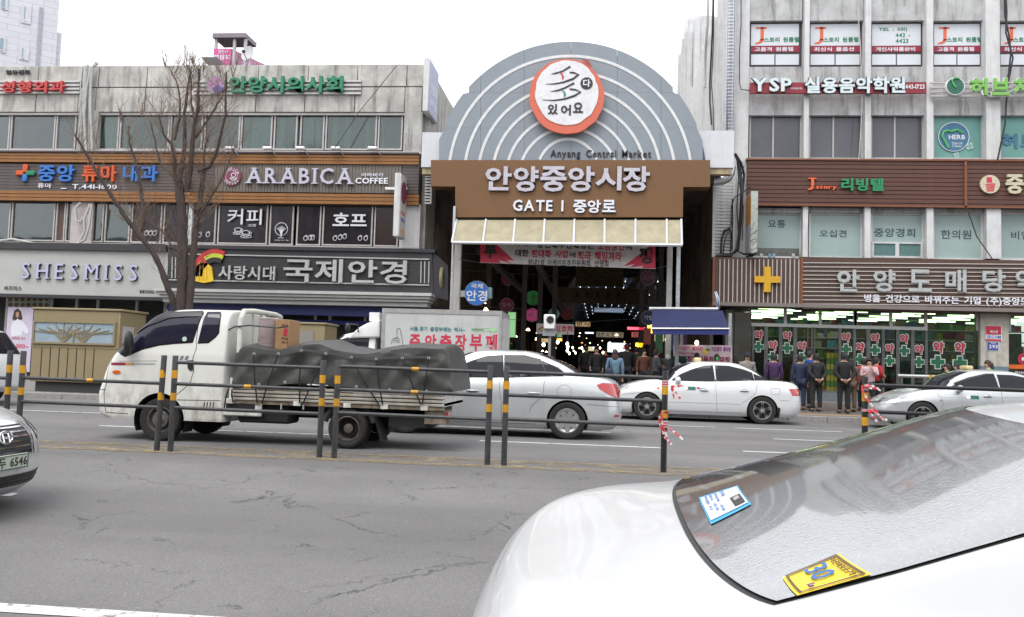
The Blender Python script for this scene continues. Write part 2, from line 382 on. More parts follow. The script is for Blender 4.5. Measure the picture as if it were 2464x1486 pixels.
# dusty median strip with worn yellow lines
dust = mat('median dust', (.27, .225, .165), .95, var=.3, scale=5, col2=(.15, .145, .135), bump=.3)
def worn(name, col, lo=.42, hi=.5, s_=6.):
    m = bpy.data.materials.new(name); m.use_nodes = True; n = m.node_tree.nodes; l = m.node_tree.links; b = n['Principled BSDF']
    tc = n.new('ShaderNodeTexCoord'); no = n.new('ShaderNodeTexNoise'); no.inputs['Scale'].default_value = s_; no.inputs['Detail'].default_value = 10; no.inputs['Roughness'].default_value = .75
    l.new(tc.outputs['Object'], no.inputs[0]); r = n.new('ShaderNodeMapRange'); r.inputs[1].default_value = lo; r.inputs[2].default_value = hi; l.new(no.outputs[0], r.inputs[0])
    l.new(r.outputs[0], b.inputs['Alpha']); b.inputs['Base Color'].default_value = col+(1,); b.inputs['Roughness'].default_value = .8
    return m
wl = worn('worn white line', (.58, .58, .56), .36, .47)
yl = worn('worn yellow line', (.36, .25, .09), .46, .62)
du = worn('road dust', (.26, .215, .155), .40, .62, 2.2)
tag(sheet('median_dust', -60, 60, [10.30, 10.6, 11.2], gz, du, dz=.004), kind='structure')
tag(sheet('yellow_line', -60, 60, [10.36, 10.48], gz, yl, dz=.008), kind='structure')
tag(sheet('yellow_line', -60, 60, [11.08, 11.2], gz, yl, dz=.008), kind='structure')
def line(x0, x1, y0, wd=.13):
    tag(sheet('road_marking', x0, x1, [y0-wd/2, y0+wd/2], gz, wl, dz=.005), kind='structure')
for a, b in ((-8.3, -4.1), (-1.9, 1.0), (2.2, 4.9), (7.8, 11), (-14.5, -11.4)): line(a, b, 13.87)
for a, b in ((-12.2, -6.2), (-3.5, 0.2), (3.2, 6.5), (10, 13)): line(a, b, 16.75)
for a, b in ((-9, -5.5), (-1, 2.5), (2.9, 5.2), (9.5, 13)): line(a, b, 19.65)
line(-11, G(107, 1189, -.25)[0], 8.05, .12)
line(-12, -.9, 4.98, .15)
# ---------------- pavement with kerb stones and pavers ----------------
KX = -5.2
def pz(Y): return .14 + max(0, min(.23, (Y-25)*.05))
pav = mat('paving concrete', (.24, .225, .21), .9, var=.25, scale=9, bump=.3)
pave = sheet('pavement', KX, 60, [23.75, 25, 27, 29.6, 31], pz, pav)
p2 = sheet('pavement', -60, KX, [21.5, 25, 27, 29.6, 31], pz, pav)
ks = mat('kerb stone', (.30, .29, .28), .85, var=.2, scale=12, bump=.3)
def kerb(x0, x1, y, par):
    n = int((x1-x0)/1.0); me = None
    for i in range(n):
        X = x0+i*(x1-x0)/n
        if me is None:
            o = MB().box(0, (x1-x0)/n-.012, 0, .16, -.02, .147).obj('kerb_stone', ks, par, bevel=.012); me = o.data
        else:
            o = bpy.data.objects.new('kerb_stone', me); COL.objects.link(o); o.parent = par
        o.location = (X, y, random.uniform(-.004, .004))
kerb(KX, 19, 23.6, pave); kerb(-16, KX, 21.35, p2)
for i in range(2): bx('kerb_stone', KX-.16, KX, 21.5+i*1.1, 22.58+i*1.1, -.02, .147, ks, p2, bevel=.01)
# pavers (small joined pieces)
mb = MB()
ptile = [mat('grey paver', (.20, .185, .17), .9, var=.3, scale=14), mat('reddish paver', (.22, .15, .12), .9, var=.3, scale=14), mat('yellow tactile paver', (.42, .26, .08), .85, var=.25, scale=14)]
for i in range(78):
    for j in range(27):
        X, Y = 4.6+i*.2, 23.78+j*.2
        mb.cur = 2 if j in (3, 4) and 1 < X < 10.3 else (1 if (i//2+j//2) % 3 == 0 else 0)
        z = pz(Y+.1)+random.uniform(-.002, .002)
        mb.box(X, X+.192, Y, Y+.192, z, z+.012)
tag(mb.obj('paver', ptile, pave), kind='stuff')
# ---------------- left commercial building ----------------
YL = 28.5
def bars(mb, X0, X1, Z0, Z1, t, Ya, Yb):
    mb.box(X0, X1, Ya, Yb, Z1-t, Z1).box(X0, X1, Ya, Yb, Z0, Z0+t).box(X0, X0+t, Ya, Yb, Z0+t, Z1-t).box(X1-t, X1, Ya, Yb, Z0+t, Z1-t); return mb
curt = mat('pale green curtain', (.36, .52, .46), .8, var=.25, scale=5, stretch=(6, 1, .4))
curt2 = mat('grey blind', (.26, .295, .29), .8, var=.15, scale=3)
room = mat('dim room', (.035, .038, .038), .9, var=.3, scale=2)
gl_g = glass('greenish window pane', (.77, .89, .86), .85, .04)
gl_n = glass('neutral window pane', (.84, .9, .9), .8, .03)
def window(par, x0, y0, x1, y1, Y, pane, frame, t=.05, dep=.09, inner=None, mull=(), label=None):
    X0, X1, Z0, Z1 = RC(x0, y0, x1, y1, Y)
    m = bars(MB(), X0, X1, Z0, Z1, t, Y-dep, Y)
    for q in mull: m.box(X0+(X1-X0)*q-t/2, X0+(X1-X0)*q+t/2, Y-dep*.8, Y-.01, Z0+t, Z1-t)
    f = m.obj('window', frame, par)
    bx('pane', X0+t*.5, X1-t*.5, Y-.035, Y-.028, Z0+t*.5, Z1-t*.5, pane, f)
    if pane in (gl_g, gl_n): bx('blind', X0, X1, Y+.2, Y+.22, Z0, Z1, curt2, f)
    if inner:
        a, b, mm = inner
        bx('curtain', X0+(X1-X0)*a, X0+(X1-X0)*b, Y+.1, Y+.13, Z0, Z1, mm, f)
    return f
def boards(par, x0, y0, x1, y1, Y, n, mt, d=.05, vert=False, gap=.012, name='board', jit=.006):
    X0, X1, Z0, Z1 = RC(x0, y0, x1, y1, Y); me = None
    for i in range(n):
        if vert: wd = (X1-X0)/n; bxx = (0, wd-gap, 0, Z1-Z0); loc = (X0+i*wd, Z0)
        else: wd = (Z1-Z0)/n; bxx = (0, X1-X0, 0, wd-gap); loc = (X0, Z0+i*wd)
        L = WL[par.name]
        if me is None:
            o = MB().box(bxx[0], bxx[1], 0, d, bxx[2], bxx[3]).obj(name, mt, None); me = o.data; o.parent = par; WL[o.name] = L
        else:
            o = bpy.data.objects.new(name, me); COL.objects.link(o); o.parent = par
        o.location = (loc[0]-L.x, Y-d+random.uniform(-jit, jit)-L.y, loc[1]-L.z)
X0l = P(-140, 500, YL)[0]; XR = P(1012, 450, YL)[0]; ZT = P(700, 156, YL)[1]
lb = thing('commercial_building', 'weathered three-storey concrete building with optician and coffee signs, left of the market gate', 'building', ((X0l+XR)/2, YL+6, .3))
bx('core', X0l, XR-.12, YL+.9, YL+16, .2, ZT-.35, room, lb)
# parapet of concrete panels
for (ya, yb, xs) in ((157, 209, (-140, -40, 90, 196, 236, 352, 480, 620, 740, 859, 978, 1019)), (211.5, 270, (-140, -40, 88, 190, 232, 350, 478, 617, 735, 855, 975, 1017))):
    for a, b in zip(xs[:-1], xs[1:]):
        Xa = P(a, 210, YL)[0]; Xb = P(b, 210, YL)[0]; Za = P(600, yb, YL)[1]; Zb = P(600, ya, YL)[1]
        bx('concrete_panel', Xa+.012, Xb-.012, YL+random.uniform(-.01, .01), YL+.4, Za, Zb, concrete, lb, bevel=.012)
bx('joint_band', X0l, XR-.03, YL+.04, YL+.42, P(600, 271, YL)[1], P(600, 158, YL)[1], mat('dark joint', (.10, .10, .095), .9), lb)
bx('side_wall', XR-.1, XR+.12, YL+.42, YL+16, .2, ZT-.02, concrete, lb)
def band(name, x0, y0, x1, y1, d=0., th=.3, mt=concrete, par=lb, Y=YL, bevel=0): return rb(name, x0, y0, x1, y1, Y, d, mt, par, front=th, bevel=bevel)
band('lintel', -140, 268, 1014, 276, -.05, .3, alu_p)
band('sill', -140, 363, 1014, 369, .06, .3, alu_p)
# third floor
for a, b, g_, inn in ((-140, 27, gl_n, (0, 1, curt2)), (29, 136, gl_n, (.1, .95, curt2)), (138, 186, win_dk, None), (236, 289, gl_g, (0, .9, curt)), (291, 410, gl_g, (.1, .8, curt2)), (412, 490, gl_g, None), (494, 580, gl_g, None), (582, 657, gl_g, (.3, .9, curt)), (661, 717, gl_g, (.15, .4, curt)),
                      (724, 782, gl_g, (.1, .5, curt)), (785, 908, gl_g, (.1, .22, curt)), (911, 970, gl_g, (.05, .2, curt))):
    window(lb, a, 277, b, 363, YL+.22, g_, alu_p, inner=inn)
band('pillar', 187, 268, 235, 368, .02, .5, concrete); band('pillar', 972, 270, 1015, 370, .01, .9, concrete)
for a, b in ((585, 600), (640, 650), (830, 846), (760, 772), (300, 310), (880, 890), (440, 450)):
    X0, X1, Z0, Z1 = RC(a, 277, b, 363, YL+.4); bx('curtain', X0, X1, YL+.38, YL+.41, Z0, Z1, curt, lb)
for a, b in ((585, 712), (728, 968), (240, 400)):
    X0, X1, Z0, Z1 = RC(a, 279, b, 345, YL+.6); bx('blind', X0, X1, YL+.62, YL+.64, Z0, Z1, curt2, lb)
# second floor
for a, b, g_, inn in ((-140, 28, gl_n, (0, 1, curt2)), (31, 135, gl_n, (.05, 1, curt2)), (138, 160, mat('brown curtain', (.12, .08, .07), .9), None), (162, 214, gl_n, (0, .9, curt2)), (225, 252, gl_n, (.3, 1, curt)), (256, 316, gl_n, (0, 1, curt)), (319, 392, film_k, None), (396, 452, film_k, None),
                      (462, 522, film_k, None), (527, 646, film_k, None), (651, 708, film_k, None), (716, 774, film_k, None), (778, 898, film_k, None), (902, 960, mat('brown curtained pane', (.04, .025, .025), .15), None)):
    k = (a-600)*.012
    window(lb, a, 490+k*.6, b, 590+k*1.3, YL+.15, g_, alu_p, t=.045, inner=inn)
band('pillar', 170, 486, 222, 590, .0, .6, mat('pinkish paint', (.50, .44, .43), .8, var=.15, stain=.3)); band('pillar', 453, 488, 462, 592, .02, .3, white_r); band('pillar', 962, 492, 1010, 600, 0, .8, white_r)
band('sill', -140, 584, 400, 590, .05, .3, alu_p); band('sill', 318, 591, 1010, 599, .05, .3, alu_p)
band('backing', -140, 369, 1010, 492, -.02, .5, mat('backing board', (.05, .045, .04), .8))
# film pictures
dec = mat('white window film', (.66, .66, .68), .5, var=0)
X_ = sx(lb, '커피', 548, 503, 630, 541, YL-.0, dec, .012, .02); sx(lb, '호프', 801, 513, 883, 545, YL-.0, dec, .012, .05)
def ring(mb, x, y, r, Y, t=.02, sq=1., n=20, a0=0, a1=2*PI, fn=None):
    X, Z = P(x, y, Y); k = abs(P(x+r, y, Y)[0]-X)
    mb.tube([(X+k*math.cos(a0+(a1-a0)*i/n), Y, Z+k*sq*math.sin(a0+(a1-a0)*i/n)) for i in range(n+1)], t, 4); return mb
YF = YL-.02
m = MB(); ring(m, 677, 552, 15, YF, .012)
X, Z = P(677, 556, YF)
for a in range(-4, 5):
    m.tube([(X, YF, Z-.22), (X+a*.012, YF, Z-.02), (X+a*.04, YF, Z+.17-abs(a)*.02)], .009, 4)
m.tube([(X-.1, YF, Z-.24), (X+.1, YF, Z-.24)], .012, 4); m.obj('film_picture', dec, lb)
for (x, y, s) in ((573, 553, 1.), (592, 560, 1.1)):
    m = MB(); ring(m, x, y, 9*s, YF, .012, .45); ring(m, x, y+1, 8*s, YF, .012, 1.1, 12, PI, 2*PI); ring(m, x+9*s, y+2, 3, YF, .01); ring(m, x, y+9*s, 12*s, YF, .012, .25); m.obj('film_picture', dec, lb)
for x, y in ((500, 565), (735, 574), (746, 573), (752, 573), (806, 574), (818, 572), (829, 570), (866, 574), (880, 574), (352, 562), (362, 562), (372, 562), (480, 566)):
    m = MB(); ring(m, x, y, 4.5, YF, .012, 1.2, 10); ring(m, x+2, y-4, 3, YF, .01, 1, 8, 0, PI); m.obj('film_picture', dec, lb)
sx(lb, 'I LOVE COFFEE', 597, 540, 616, 546, YF, dec, .008, .0); sx(lb, 'Coffee for You', 661, 577, 694, 580, YF, dec, .008, 0)
# wooden fascia, third-floor level
boards(lb, -140, 372, 1010, 395, YL, 3, wood_o, .16, gap=.02)
boards(lb, -140, 464, 1010, 489, YL, 3, wood_o, .16, gap=.02)
band('trim', -140, 368, 1010, 372, .20, .2, mat('dark brown trim', (.06, .045, .05), .6))
boards(lb, -140, 396, 448, 463, YL, 9, wood_g2, .09)
boards(lb, 450, 396, 518, 463, YL, 8, wood_g2, .09)
boards(lb, 519, 398, 968, 465, YL, 58, wood_g, .10, vert=True)
boards(lb, 969, 398, 1009, 468, YL, 9, wood_g2, .10)
# floodlights on the fascia
fl = None
for i, x in enumerate((553, 644, 723, 808, 897)):
    X, Z = P(x, 357, YL-.35)
    if fl is None:
        fl = thing('flood_light', 'white floodlight on the wooden fascia', 'floodlight', (X, YL-.35, Z), 'floodlights along the wooden fascia')
        MB().box(X-.16, X+.16, YL-.45, YL-.25, Z-.06, Z+.05).obj('housing', white_paint, fl, bevel=.03)
        MB().box(X-.07, X+.07, YL-.42, YL-.28, Z+.05, Z+.09).obj('ballast', black, fl)
        MB().tube([(X+.1, YL-.3, Z-.03), (X+.25, YL-.15, Z-.22)], .015, 5).obj('bracket', alu, fl)
        c = fl
    else: c = copytree(fl, (X, YL-.35, Z))
    c['label'] = ('white floodlight behind the tree twigs, above the round coffee badge', 'white floodlight above the first A of the coffee sign', 'white floodlight at the window pillar above the coffee sign', 'white floodlight above the letter C, loose wire rising from it', 'white floodlight nearest the projecting coffee sign')[i]
# signs on the building (each a thing)
def sign(label, x, y, Y=YL, name='sign', cat='sign', group=None):
    X, Z = P(x, y, Y); return thing(name, label, cat, (X, Y, Z), group)
s = sign('blue and orange Korean clinic sign with coloured cross and telephone number', 200, 430)
X, Z = P(63, 418, YL-.09)
for dx, dz, w_, h_, mm in ((0, .16, .19, .30, let_o), (-.19, .0, .30, .18, let_o), (.21, .0, .34, .18, let_g), (.01, -.17, .19, .28, let_b)):
    bx('logo_arm', X+dx-w_/2, X+dx+w_/2, YL-.2, YL-.1, Z+dz-h_/2, Z+dz+h_/2, mm, s, bevel=.03)
sx(s, '중앙', 99, 400, 187, 440, YL, let_b, .1, .05, True, off=.1); sx(s, '류마', 205, 401, 288, 440, YL, let_o, .1, .05, True, off=.1); sx(s, '내과', 303, 401, 386, 440, YL, let_b, .1, .05, True, off=.1)
sx(s, '류마', 96, 443, 129, 455, YL, let_w, .03, .03, off=.1); sx(s, '_', 152, 455, 165, 457, YL, let_w, .03, .03, off=.1); sx(s, 'T.441-1600', 179, 446, 286, 457, YL, let_w, .03, .03, off=.1)
s = sign('grey-white capital letter coffee sign with round maroon badge', 730, 428)
marn = mat('maroon badge', (.22, .035, .09), .5)
disc('badge', 562, 427, 22, YL, marn, s, .06, .1); disc('badge_ring', 562, 427, 14.5, YL, mat('pinkish white', (.6, .5, .52), .5), s, .01, .16); disc('badge_centre', 562, 427, 13, YL, marn, s, .01, .17)
m = MB(); ring(m, 562, 429, 7, YL-.19, .018, .7, 14, PI, 2*PI); ring(m, 562, 422, 5, YL-.19, .015); m.tube([P(553, 429, YL-.19)[:1]+(YL-.19,)+P(553, 429, YL-.19)[1:], P(571, 429, YL-.19)[:1]+(YL-.19,)+P(571, 429, YL-.19)[1:]], .015, 4); m.obj('badge_cup', let_w, s)
def arc_text(s_, txt, x, y, r, h, Y, mt, a0, a1, off):
    for i, ch in enumerate(txt):
        a = a0+(a1-a0)*i/max(1, len(txt)-1); X, Z = P(x+r*math.sin(a), y-r*math.cos(a), Y); g = glyph(ch, .02); k = h/29*.4
        flip = abs(a) > PI/2; c_, s__ = (math.cos(a), math.sin(a)) if not flip else (math.cos(a-PI), math.sin(a-PI))
        mb = MB(); cx = (g[2]+g[3])/2; cy = (g[4]+g[5])/2
        mb.add([(X+k*((v[0]-cx)*c_+(v[1]-cy)*s__), Y-off-(v[2]+.5)*.01, Z+k*(-(v[0]-cx)*s__+(v[1]-cy)*c_)) for v in g[0]], g[1]); mb.obj('lettering', mt, s_)
arc_text(s, 'ARABICA', 562, 427, 18, 9, YL, let_w, -1.1, 1.1, .165); arc_text(s, 'COFFEE', 562, 427, 18, 9, YL, let_w, PI+.9, PI-.9, .165)
for o in sx(s, 'ARABICA', 600, 408, 851, 446, YL, let_lav, .12, .03, True, gap=.2, off=.1, serif=.085): pass
# slab serifs of the capitals
for (x0, x1, yy) in ((600, 617, 445), (628, 646, 445), (656, 674, 445), (683, 698, 446), (706, 722, 446), (737, 753, 446), (761, 775, 447), (800, 820, 447), (800, 820, 409), (878, 878, 440)):
    if x1 > x0 and x0 < 850: pass
sx(s, '아라비카', 872, 419, 925, 428, YL, let_w, .03, .03, off=.1); sx(s, 'COFFEE', 858, 431, 936, 445, YL, let_w, .06, .05, off=.1)
X, Z = P(952, 456, YL-.2); m = MB().box(X-.35, X+.4, YL-.25, YL-.2, Z-.02, Z+.06).box(X+.02, X+.1, YL-.25, YL-.2, Z+.06, Z+.4); m.obj('bracket', white_paint, s)
# upper signs
rail = mat('sign rail', (.30, .28, .27), .5, .3); railw = mat('pale rail', (.55, .54, .53), .5)
def rails(s_, x0, x1, y0, y1, Y, d=.05, sl=0):
    X0, X1, Z0, Z1 = RC(x0, y0, x1, y1, Y); bx('rail_backing', X0, X1, Y-d*.5, Y-.01, Z0, Z1, rail, s_)
    for i in range(4):
        z = Z0+(Z1-Z0)*(i+.1)/3.6; bx('rail', X0, X1, Y-d-.03, Y-d*.5-.003, z, z+.06, railw, s_)
s = sign('red Korean surgery sign on grey rails at the parapet', 90, 212); rails(s, -140, 194, 196, 228, YL)
sx(s, '성형외과', 10, 199, 164, 227, YL, let_r, .1, .06, True, off=.1); sx(s, '일요진료', 16, 170, 74, 180, YL, let_k, .04, .06, off=.02)
s = sign('green Korean medical association sign on rails with round purple emblem', 650, 210); rails(s, 468, 870, 195, 230, YL)
sx(s, '안양시의사회', 556, 188, 829, 228, YL, let_g, .12, .07, True, off=.1)
disc('emblem', 523, 207, 22, YL, mat('grey ring', (.3, .3, .31), .4, .5), s, .06, .1); disc('emblem_face', 523, 207, 18, YL, mat('pink emblem', (.42, .22, .38), .5), s, .01, .16)
X, Z = P(523, 210, YL-.2); k = .19
MB().prism([(X+k*math.cos(a/12*PI+PI), Z+k*math.sin(a/12*PI+PI)) for a in range(13)], FY(YL-.17), 0, .01).obj('emblem_half', mat('purple emblem', (.10, .06, .30), .5), s)
MB().prism([(X+.02+k*.5*math.cos(a/12*PI), Z+.0+k*.5*math.sin(a/12*PI)) for a in range(13)], FY(YL-.17), 0, .01).obj('emblem_swirl', mat('blue emblem', (.12, .12, .40), .5), s)
# plain grey fashion shop sign
s = sign('pale grey fashion shop fascia with raised lavender capital letters', 200, 655); YS = YL-.35
pgs = mat('pale grey panel', (.43, .43, .41), .6, var=.06, scale=2)
X0, X1, Z0, Z1 = RC(-140, 602, 403, 710, YS); bx('fascia_panel', X0, X1, YS, YL, Z0, Z1, pgs, s)
rb('top_trim', -140, 586, 403, 602, YS, .12, char, s, front=.36); rb('bottom_trim', -140, 710, 403, 718, YS, .05, char, s, front=.36)
sx(s, 'SHESMISS', 57, 637, 334, 675, YS, let_k, .05, .0, off=.01, gap=.36, serif=.07); sx(s, 'SHESMISS', 56, 636, 333, 674, YS, mat('lavender letter face', (.46, .48, .66), .4), .03, .0, True, off=.062, gap=.36, serif=.07)
sx(s, '쉬즈미스', 10, 689, 53, 700, YS, let_k, .01, .02, off=.003); sx(s, 'INDONG FN', 337, 699, 386, 707, YS, let_k, .01, .04, off=.003)
# optician sign
s = sign('charcoal optician fascia with silver letters and rainbow logo', 720, 650); YO = YL-.45
XO0, XO1, ZO0, ZO1 = RC(404, 602, 1042, 706, YO)
MB().prism([P(404, 598, YO), P(404, 697, YO), P(1042, 713, YO), P(1040, 606, YO)][::-1], FY(YL), .0, YL-YO).obj('fascia_panel', char, s)
for i in range(9):
    a = P(406, 618+i*8.4, YO); b = P(1008, 628+i*8.4, YO)
    MB().tube([(a[0], YO-.002, a[1]), (b[0], YO-.002, b[1])], .008, 4).obj('groove_rib', mat('groove', (.06, .055, .06), .5), s)
silv = mat('silver strip', (.5, .49, .47), .35, .4)
for (a, b) in (((450, 612.5), (1034, 625)), ((404, 674), (1034, 687))):
    p, q = P(*a, YO), P(*b, YO); MB().tube([(p[0], YO-.03, p[1]), (q[0], YO-.03, q[1])], .028, 4).obj('strip', silv, s)
for x in (1013, 1022, 1032, 415, 423):
    p, q = P(x+1, 630 if x > 900 else 620, YO), P(x, 682 if x > 900 else 670, YO); MB().tube([(p[0], YO-.03, p[1]), (q[0], YO-.03, q[1])], .025, 4).obj('strip', silv, s)
top = P(600, 601, YO)[1]
bx('top_trim', XO0, XO1+.05, YO-.06, YL, ZO1-.02, ZO1+.1, mat('dark top cap', (.03, .03, .035), .5), s)
let_s = mat('silver letters', (.47, .47, .46), .4, .2)
sx(s, '사랑시대', 529, 641, 664, 675, YO, let_s, .08, .03, True, off=.03); sx(s, '국제안경', 685, 626, 981, 682, YO, let_s, .1, .035, True, off=.03)
def pol(par, name, pts, Y, mt, d=.04, off=0.): return MB().prism([P(x, y, Y) for x, y in pts][::-1], FY(Y-off), 0, d).obj(name, mt, par)
def arcband(cx, cy, rx, ry, r0, r1, a0, a1, n=14):
    f = lambda r, i: (cx+rx*r*math.cos(a0+(a1-a0)*i/n), cy-ry*r*math.sin(a0+(a1-a0)*i/n))
    return [f(r1, i) for i in range(n+1)]+[f(r0, i) for i in range(n, -1, -1)]
for r0, r1, c_ in ((.86, 1.02, mat('logo red', (.5, .03, .03), .4)), (.72, .86, mat('logo lime', (.50, .58, .04), .4)), (.54, .72, let_k)):
    pol(s, 'rainbow_band', arcband(520, 668, 56, 66, r0, r1, PI*.99, PI*.36), YO, c_, .05, .05)
pol(s, 'tent_logo', [(470, 677), (476, 642), (486, 634), (500, 634), (512, 644), (516, 678), (492, 682)], YO, mat('logo yellow', (.75, .50, .03), .4), .07, .03)
pol(s, 'tent_top', [(483, 634), (492, 618), (501, 634)], YO, mat('logo red', (.5, .03, .03), .4), .075, .03)
for i in range(3): pol(s, 'tent_fold', [(482+i*9, 676), (484+i*8, 640), (485+i*8, 640), (484+i*9, 677)], YO, mat('logo ochre', (.55, .30, .02), .4), .004, .1)
# cornice mouldings
corn = mat('cornice grey white', (.48, .48, .47), .5, var=.1, scale=3)
for i, (ya, yb, d) in enumerate(((697, 704, .62), (705, 711, .54), (712, 718, .46), (719, 728, .34))):
    p = [P(390+i*4, ya, YO), P(390+i*4, yb, YO), P(1046-i*5, yb+12.5, YO), P(1046-i*5, ya+12.5, YO)]
    MB().prism(p, FY(YL), 0, d+.4).obj('cornice_moulding', corn, s)
bx('under_fascia', P(404, 735, YO)[0], P(1042, 735, YO)[0], YO+.1, YL, P(700, 757, YO)[1], P(700, 735, YO)[1], mat('navy band', (.03, .04, .16), .5), s)
pol(s, 'side_return', [(1042, 606), (1042, 713), (1078, 724), (1078, 640)], YO+.05, mat('dark side', (.03, .03, .033), .6), .02)
X, Z = P(1062, 668, YO); MB().lathe([(.01, 0), (.42, 0), (.45, .05), (.42, .1), (.01, .1)], 24, Matrix.Translation((X-.05, YO+.3, Z)) @ Matrix.Rotation(PI/2, 4, 'Y') @ Matrix.Rotation(0, 4, 'X')).obj('side_badge', mat('olive disc', (.3, .27, .15), .4, .3), s)
# projecting signs
def proj_sign(label, x0, y0, x1, y1, Y, fmt, prints, wdt=.85):
    X0, X1, Z0, Z1 = RC(x0, y0, x1, y1, Y); s_ = thing('projecting_sign', label, 'sign', ((X0+X1)/2, Y, Z0))
    bx('cabinet', X0, X0+.2, Y-wdt, Y, Z0, Z1, white_r, s_, bevel=.015)
    bx('face', X0+.2, X0+.212, Y-wdt+.04, Y-.04, Z0+.04, Z1-.04, fmt, s_)
    for (txt, mt, a0, a1, b0, b1) in prints:
        tx(s_, txt, a0, a1, Z0+(Z1-Z0)*b0, Z0+(Z1-Z0)*b1, mt, lambda u, v, w_: (X0+.213+w_, Y-wdt*.9+u*wdt*.8, v), .006, .03)
    MB().tube([(X0+.1, Y, Z1-.2), (X0+.1, Y+.45, Z1-.2)], .03, 5).obj('bracket', black, s_); MB().tube([(X0+.1, Y, Z0+.2), (X0+.1, Y+.45, Z0+.2)], .03, 5).obj('bracket', black, s_)
    return s_, X0, Z0, Z1
ps, XX, Za, Zb = proj_sign('tall coffee sign box projecting from the corner of the wooden fascia', 962, 430, 978, 578, YL-.2, mat('cream face', (.55, .52, .5), .5), [('커피', print_r, .1, .9, .35, .42), ('맥주', print_b, .1, .9, .24, .31), ('호프', mat('orange print', (.8, .3, .03), .5), .1, .9, .06, .14)])
m = MB().lathe([(.001, 0), (.36, 0), (.36, .012), (.001, .012)], 24, Matrix.Translation((XX+.213, YL-.62, Za+(Zb-Za)*.72)) @ Matrix.Rotation(PI/2, 4, 'Y')); m.obj('badge', marn, ps)
proj_sign('pale vertical sign box on the side of the concrete building near the gate arch', 1040, 178, 1056, 300, YL+1.2, mat('pale purple face', (.40, .42, .58), .5), [('성형외과', let_w, .1, .9, .4, .6), ('피부과', let_w, .1, .9, .15, .3)], 1.6)
# ducts and cables down the pillar
dk = thing('duct_bundle', 'bundle of taped pale ducts hanging from the parapet', 'ducts', (P(205, 160, YL)[0], YL-.2, ZT))
for k, pts in enumerate((((213, 158), (207, 175), (203, 215), (199, 260), (193, 366)), ((240, 155), (226, 165), (222, 200), (221, 260), (225, 366)), ((205, 160), (209, 180), (203, 260), (208, 366)), ((236, 152), (222, 170), (212, 215), (206, 280), (211, 366)), ((228, 158), (216, 180), (216, 366)), ((198, 196), (197, 290), (188, 366)))):
    MB().tube([(P(x, y, YL-.1)[0], YL-.14-.05*(k % 2), P(x, y, YL-.1)[1]) for x, y in pts], .045 if k < 4 else .022, 7).obj('duct', duct, dk, smooth=50)
for pts in (((0, 590), (6, 580), (30, 576), (60, 582), (110, 592), (180, 592), (205, 578), (215, 545), (222, 492)), ((218, 492), (203, 530), (205, 555), (188, 592))):
    MB().tube([(P(x, y, YL-.4)[0], YL-.42, P(x, y, YL-.4)[1]) for x, y in pts], .045, 7).obj('duct', duct, dk, smooth=50)
MB().tube([(P(x, y, YL-.3)[0], YL-.2, P(x, y, YL-.3)[1]) for x, y in ((190, 488), (178, 500), (180, 530), (190, 535), (198, 520))], .05, 7).obj('duct', duct, dk, smooth=50)
# blank box of the neighbour wall behind and roof clutter
pk = thing('rooftop_shed', 'rooftop shed with flat roof and pink Korean banners', 'shed', (P(555, 150, YL+4)[0], YL+4, ZT-.2))
YP = YL+4
X0, X1, Z0, Z1 = RC(514, 118, 556, 156, YP); pinkm = mat('pink banner', (.60, .10, .30), .6)
bx('banner', X0, X1, YP-.02, YP, Z0-.6, Z1, pinkm, pk); sx(pk, '영진사', 526, 121, 549, 130, YP, let_w, .01, .02, off=.022); sx(pk, '떡담프', 516, 133, 555, 145, YP, let_w, .01, .05, off=.022)
MB().add([(X1, YP, Z0-.6), (X1+.9, YP+1.6, Z0-.6), (X1+.9, YP+1.6, Z1-.15), (X1, YP, Z1)], [(0, 1, 2, 3)]).obj('side_banner', mat('pink white banner', (.62, .3, .45), .6, var=.5, scale=7), pk)
MB().box(X0-.05, X1+.6, YP-.1, YP+1.0, Z1+.42, Z1+.6).obj('roof', mat('grey metal roof', (.22, .19, .21), .6), pk)
for q in (X0, X1+.05, X1+.5): bx('post', q, q+.1, YP, YP+.1, Z0-.6, Z1+.4, alu_p, pk)
X0, X1, Z0, Z1 = RC(483, 138, 527, 152, YP-1); s = thing('rooftop_tank', 'dark slanted metal cover beside the pink rooftop shed', 'cover', (X0, YP-1, Z0)); MB().prism([(X0, Z1), (X0+.5, Z0-.3), (X1+.4, Z0-.3), (X1-.1, Z1)], FY(YP-1), -.8, 0).obj('cover', mat('dark tin', (.10, .10, .11), .5), s)
X, Z = P(599, 131, YP-1); ds = thing('satellite_dish', 'white round satellite dish on the roof edge', 'satellite dish', (X, YP-1, Z-.5))
Mx = Matrix.Translation((X, YP-1, Z)) @ Matrix.Rotation(R(80), 4, 'X') @ Matrix.Rotation(R(-20), 4, 'Y')
MB().lathe([(.001, 0), (.12, .01), (.22, .035), (.3, .07), (.3, .085), (.22, .05), (.001, .02)], 28, Mx).obj('dish', mat('dish grey', (.55, .54, .55), .5), ds, smooth=50)
MB().tube([Mx @ Vector((.0, -.28, .06)), Mx @ Vector((0, -.05, .3))], .015, 5).obj('arm', black, ds); MB().box(-.05, .05, -.08, .0, .24, .34, Mx).obj('receiver', black, ds); MB().tube([(X, YP-.9, Z-.9), (X, YP-.95, Z)], .025, 6).obj('mast', steel, ds)
s = thing('rooftop_aerial', 'thin rooftop aerial rising behind the tree top', 'aerial', (P(445, 150, YP)[0], YP, ZT)); MB().tube([P(443, 165, YP)[:1]+(YP,)+P(443, 165, YP)[1:], P(446, 108, YP)[:1]+(YP,)+P(446, 108, YP)[1:]], .03, 5).obj('rod', alu, s)
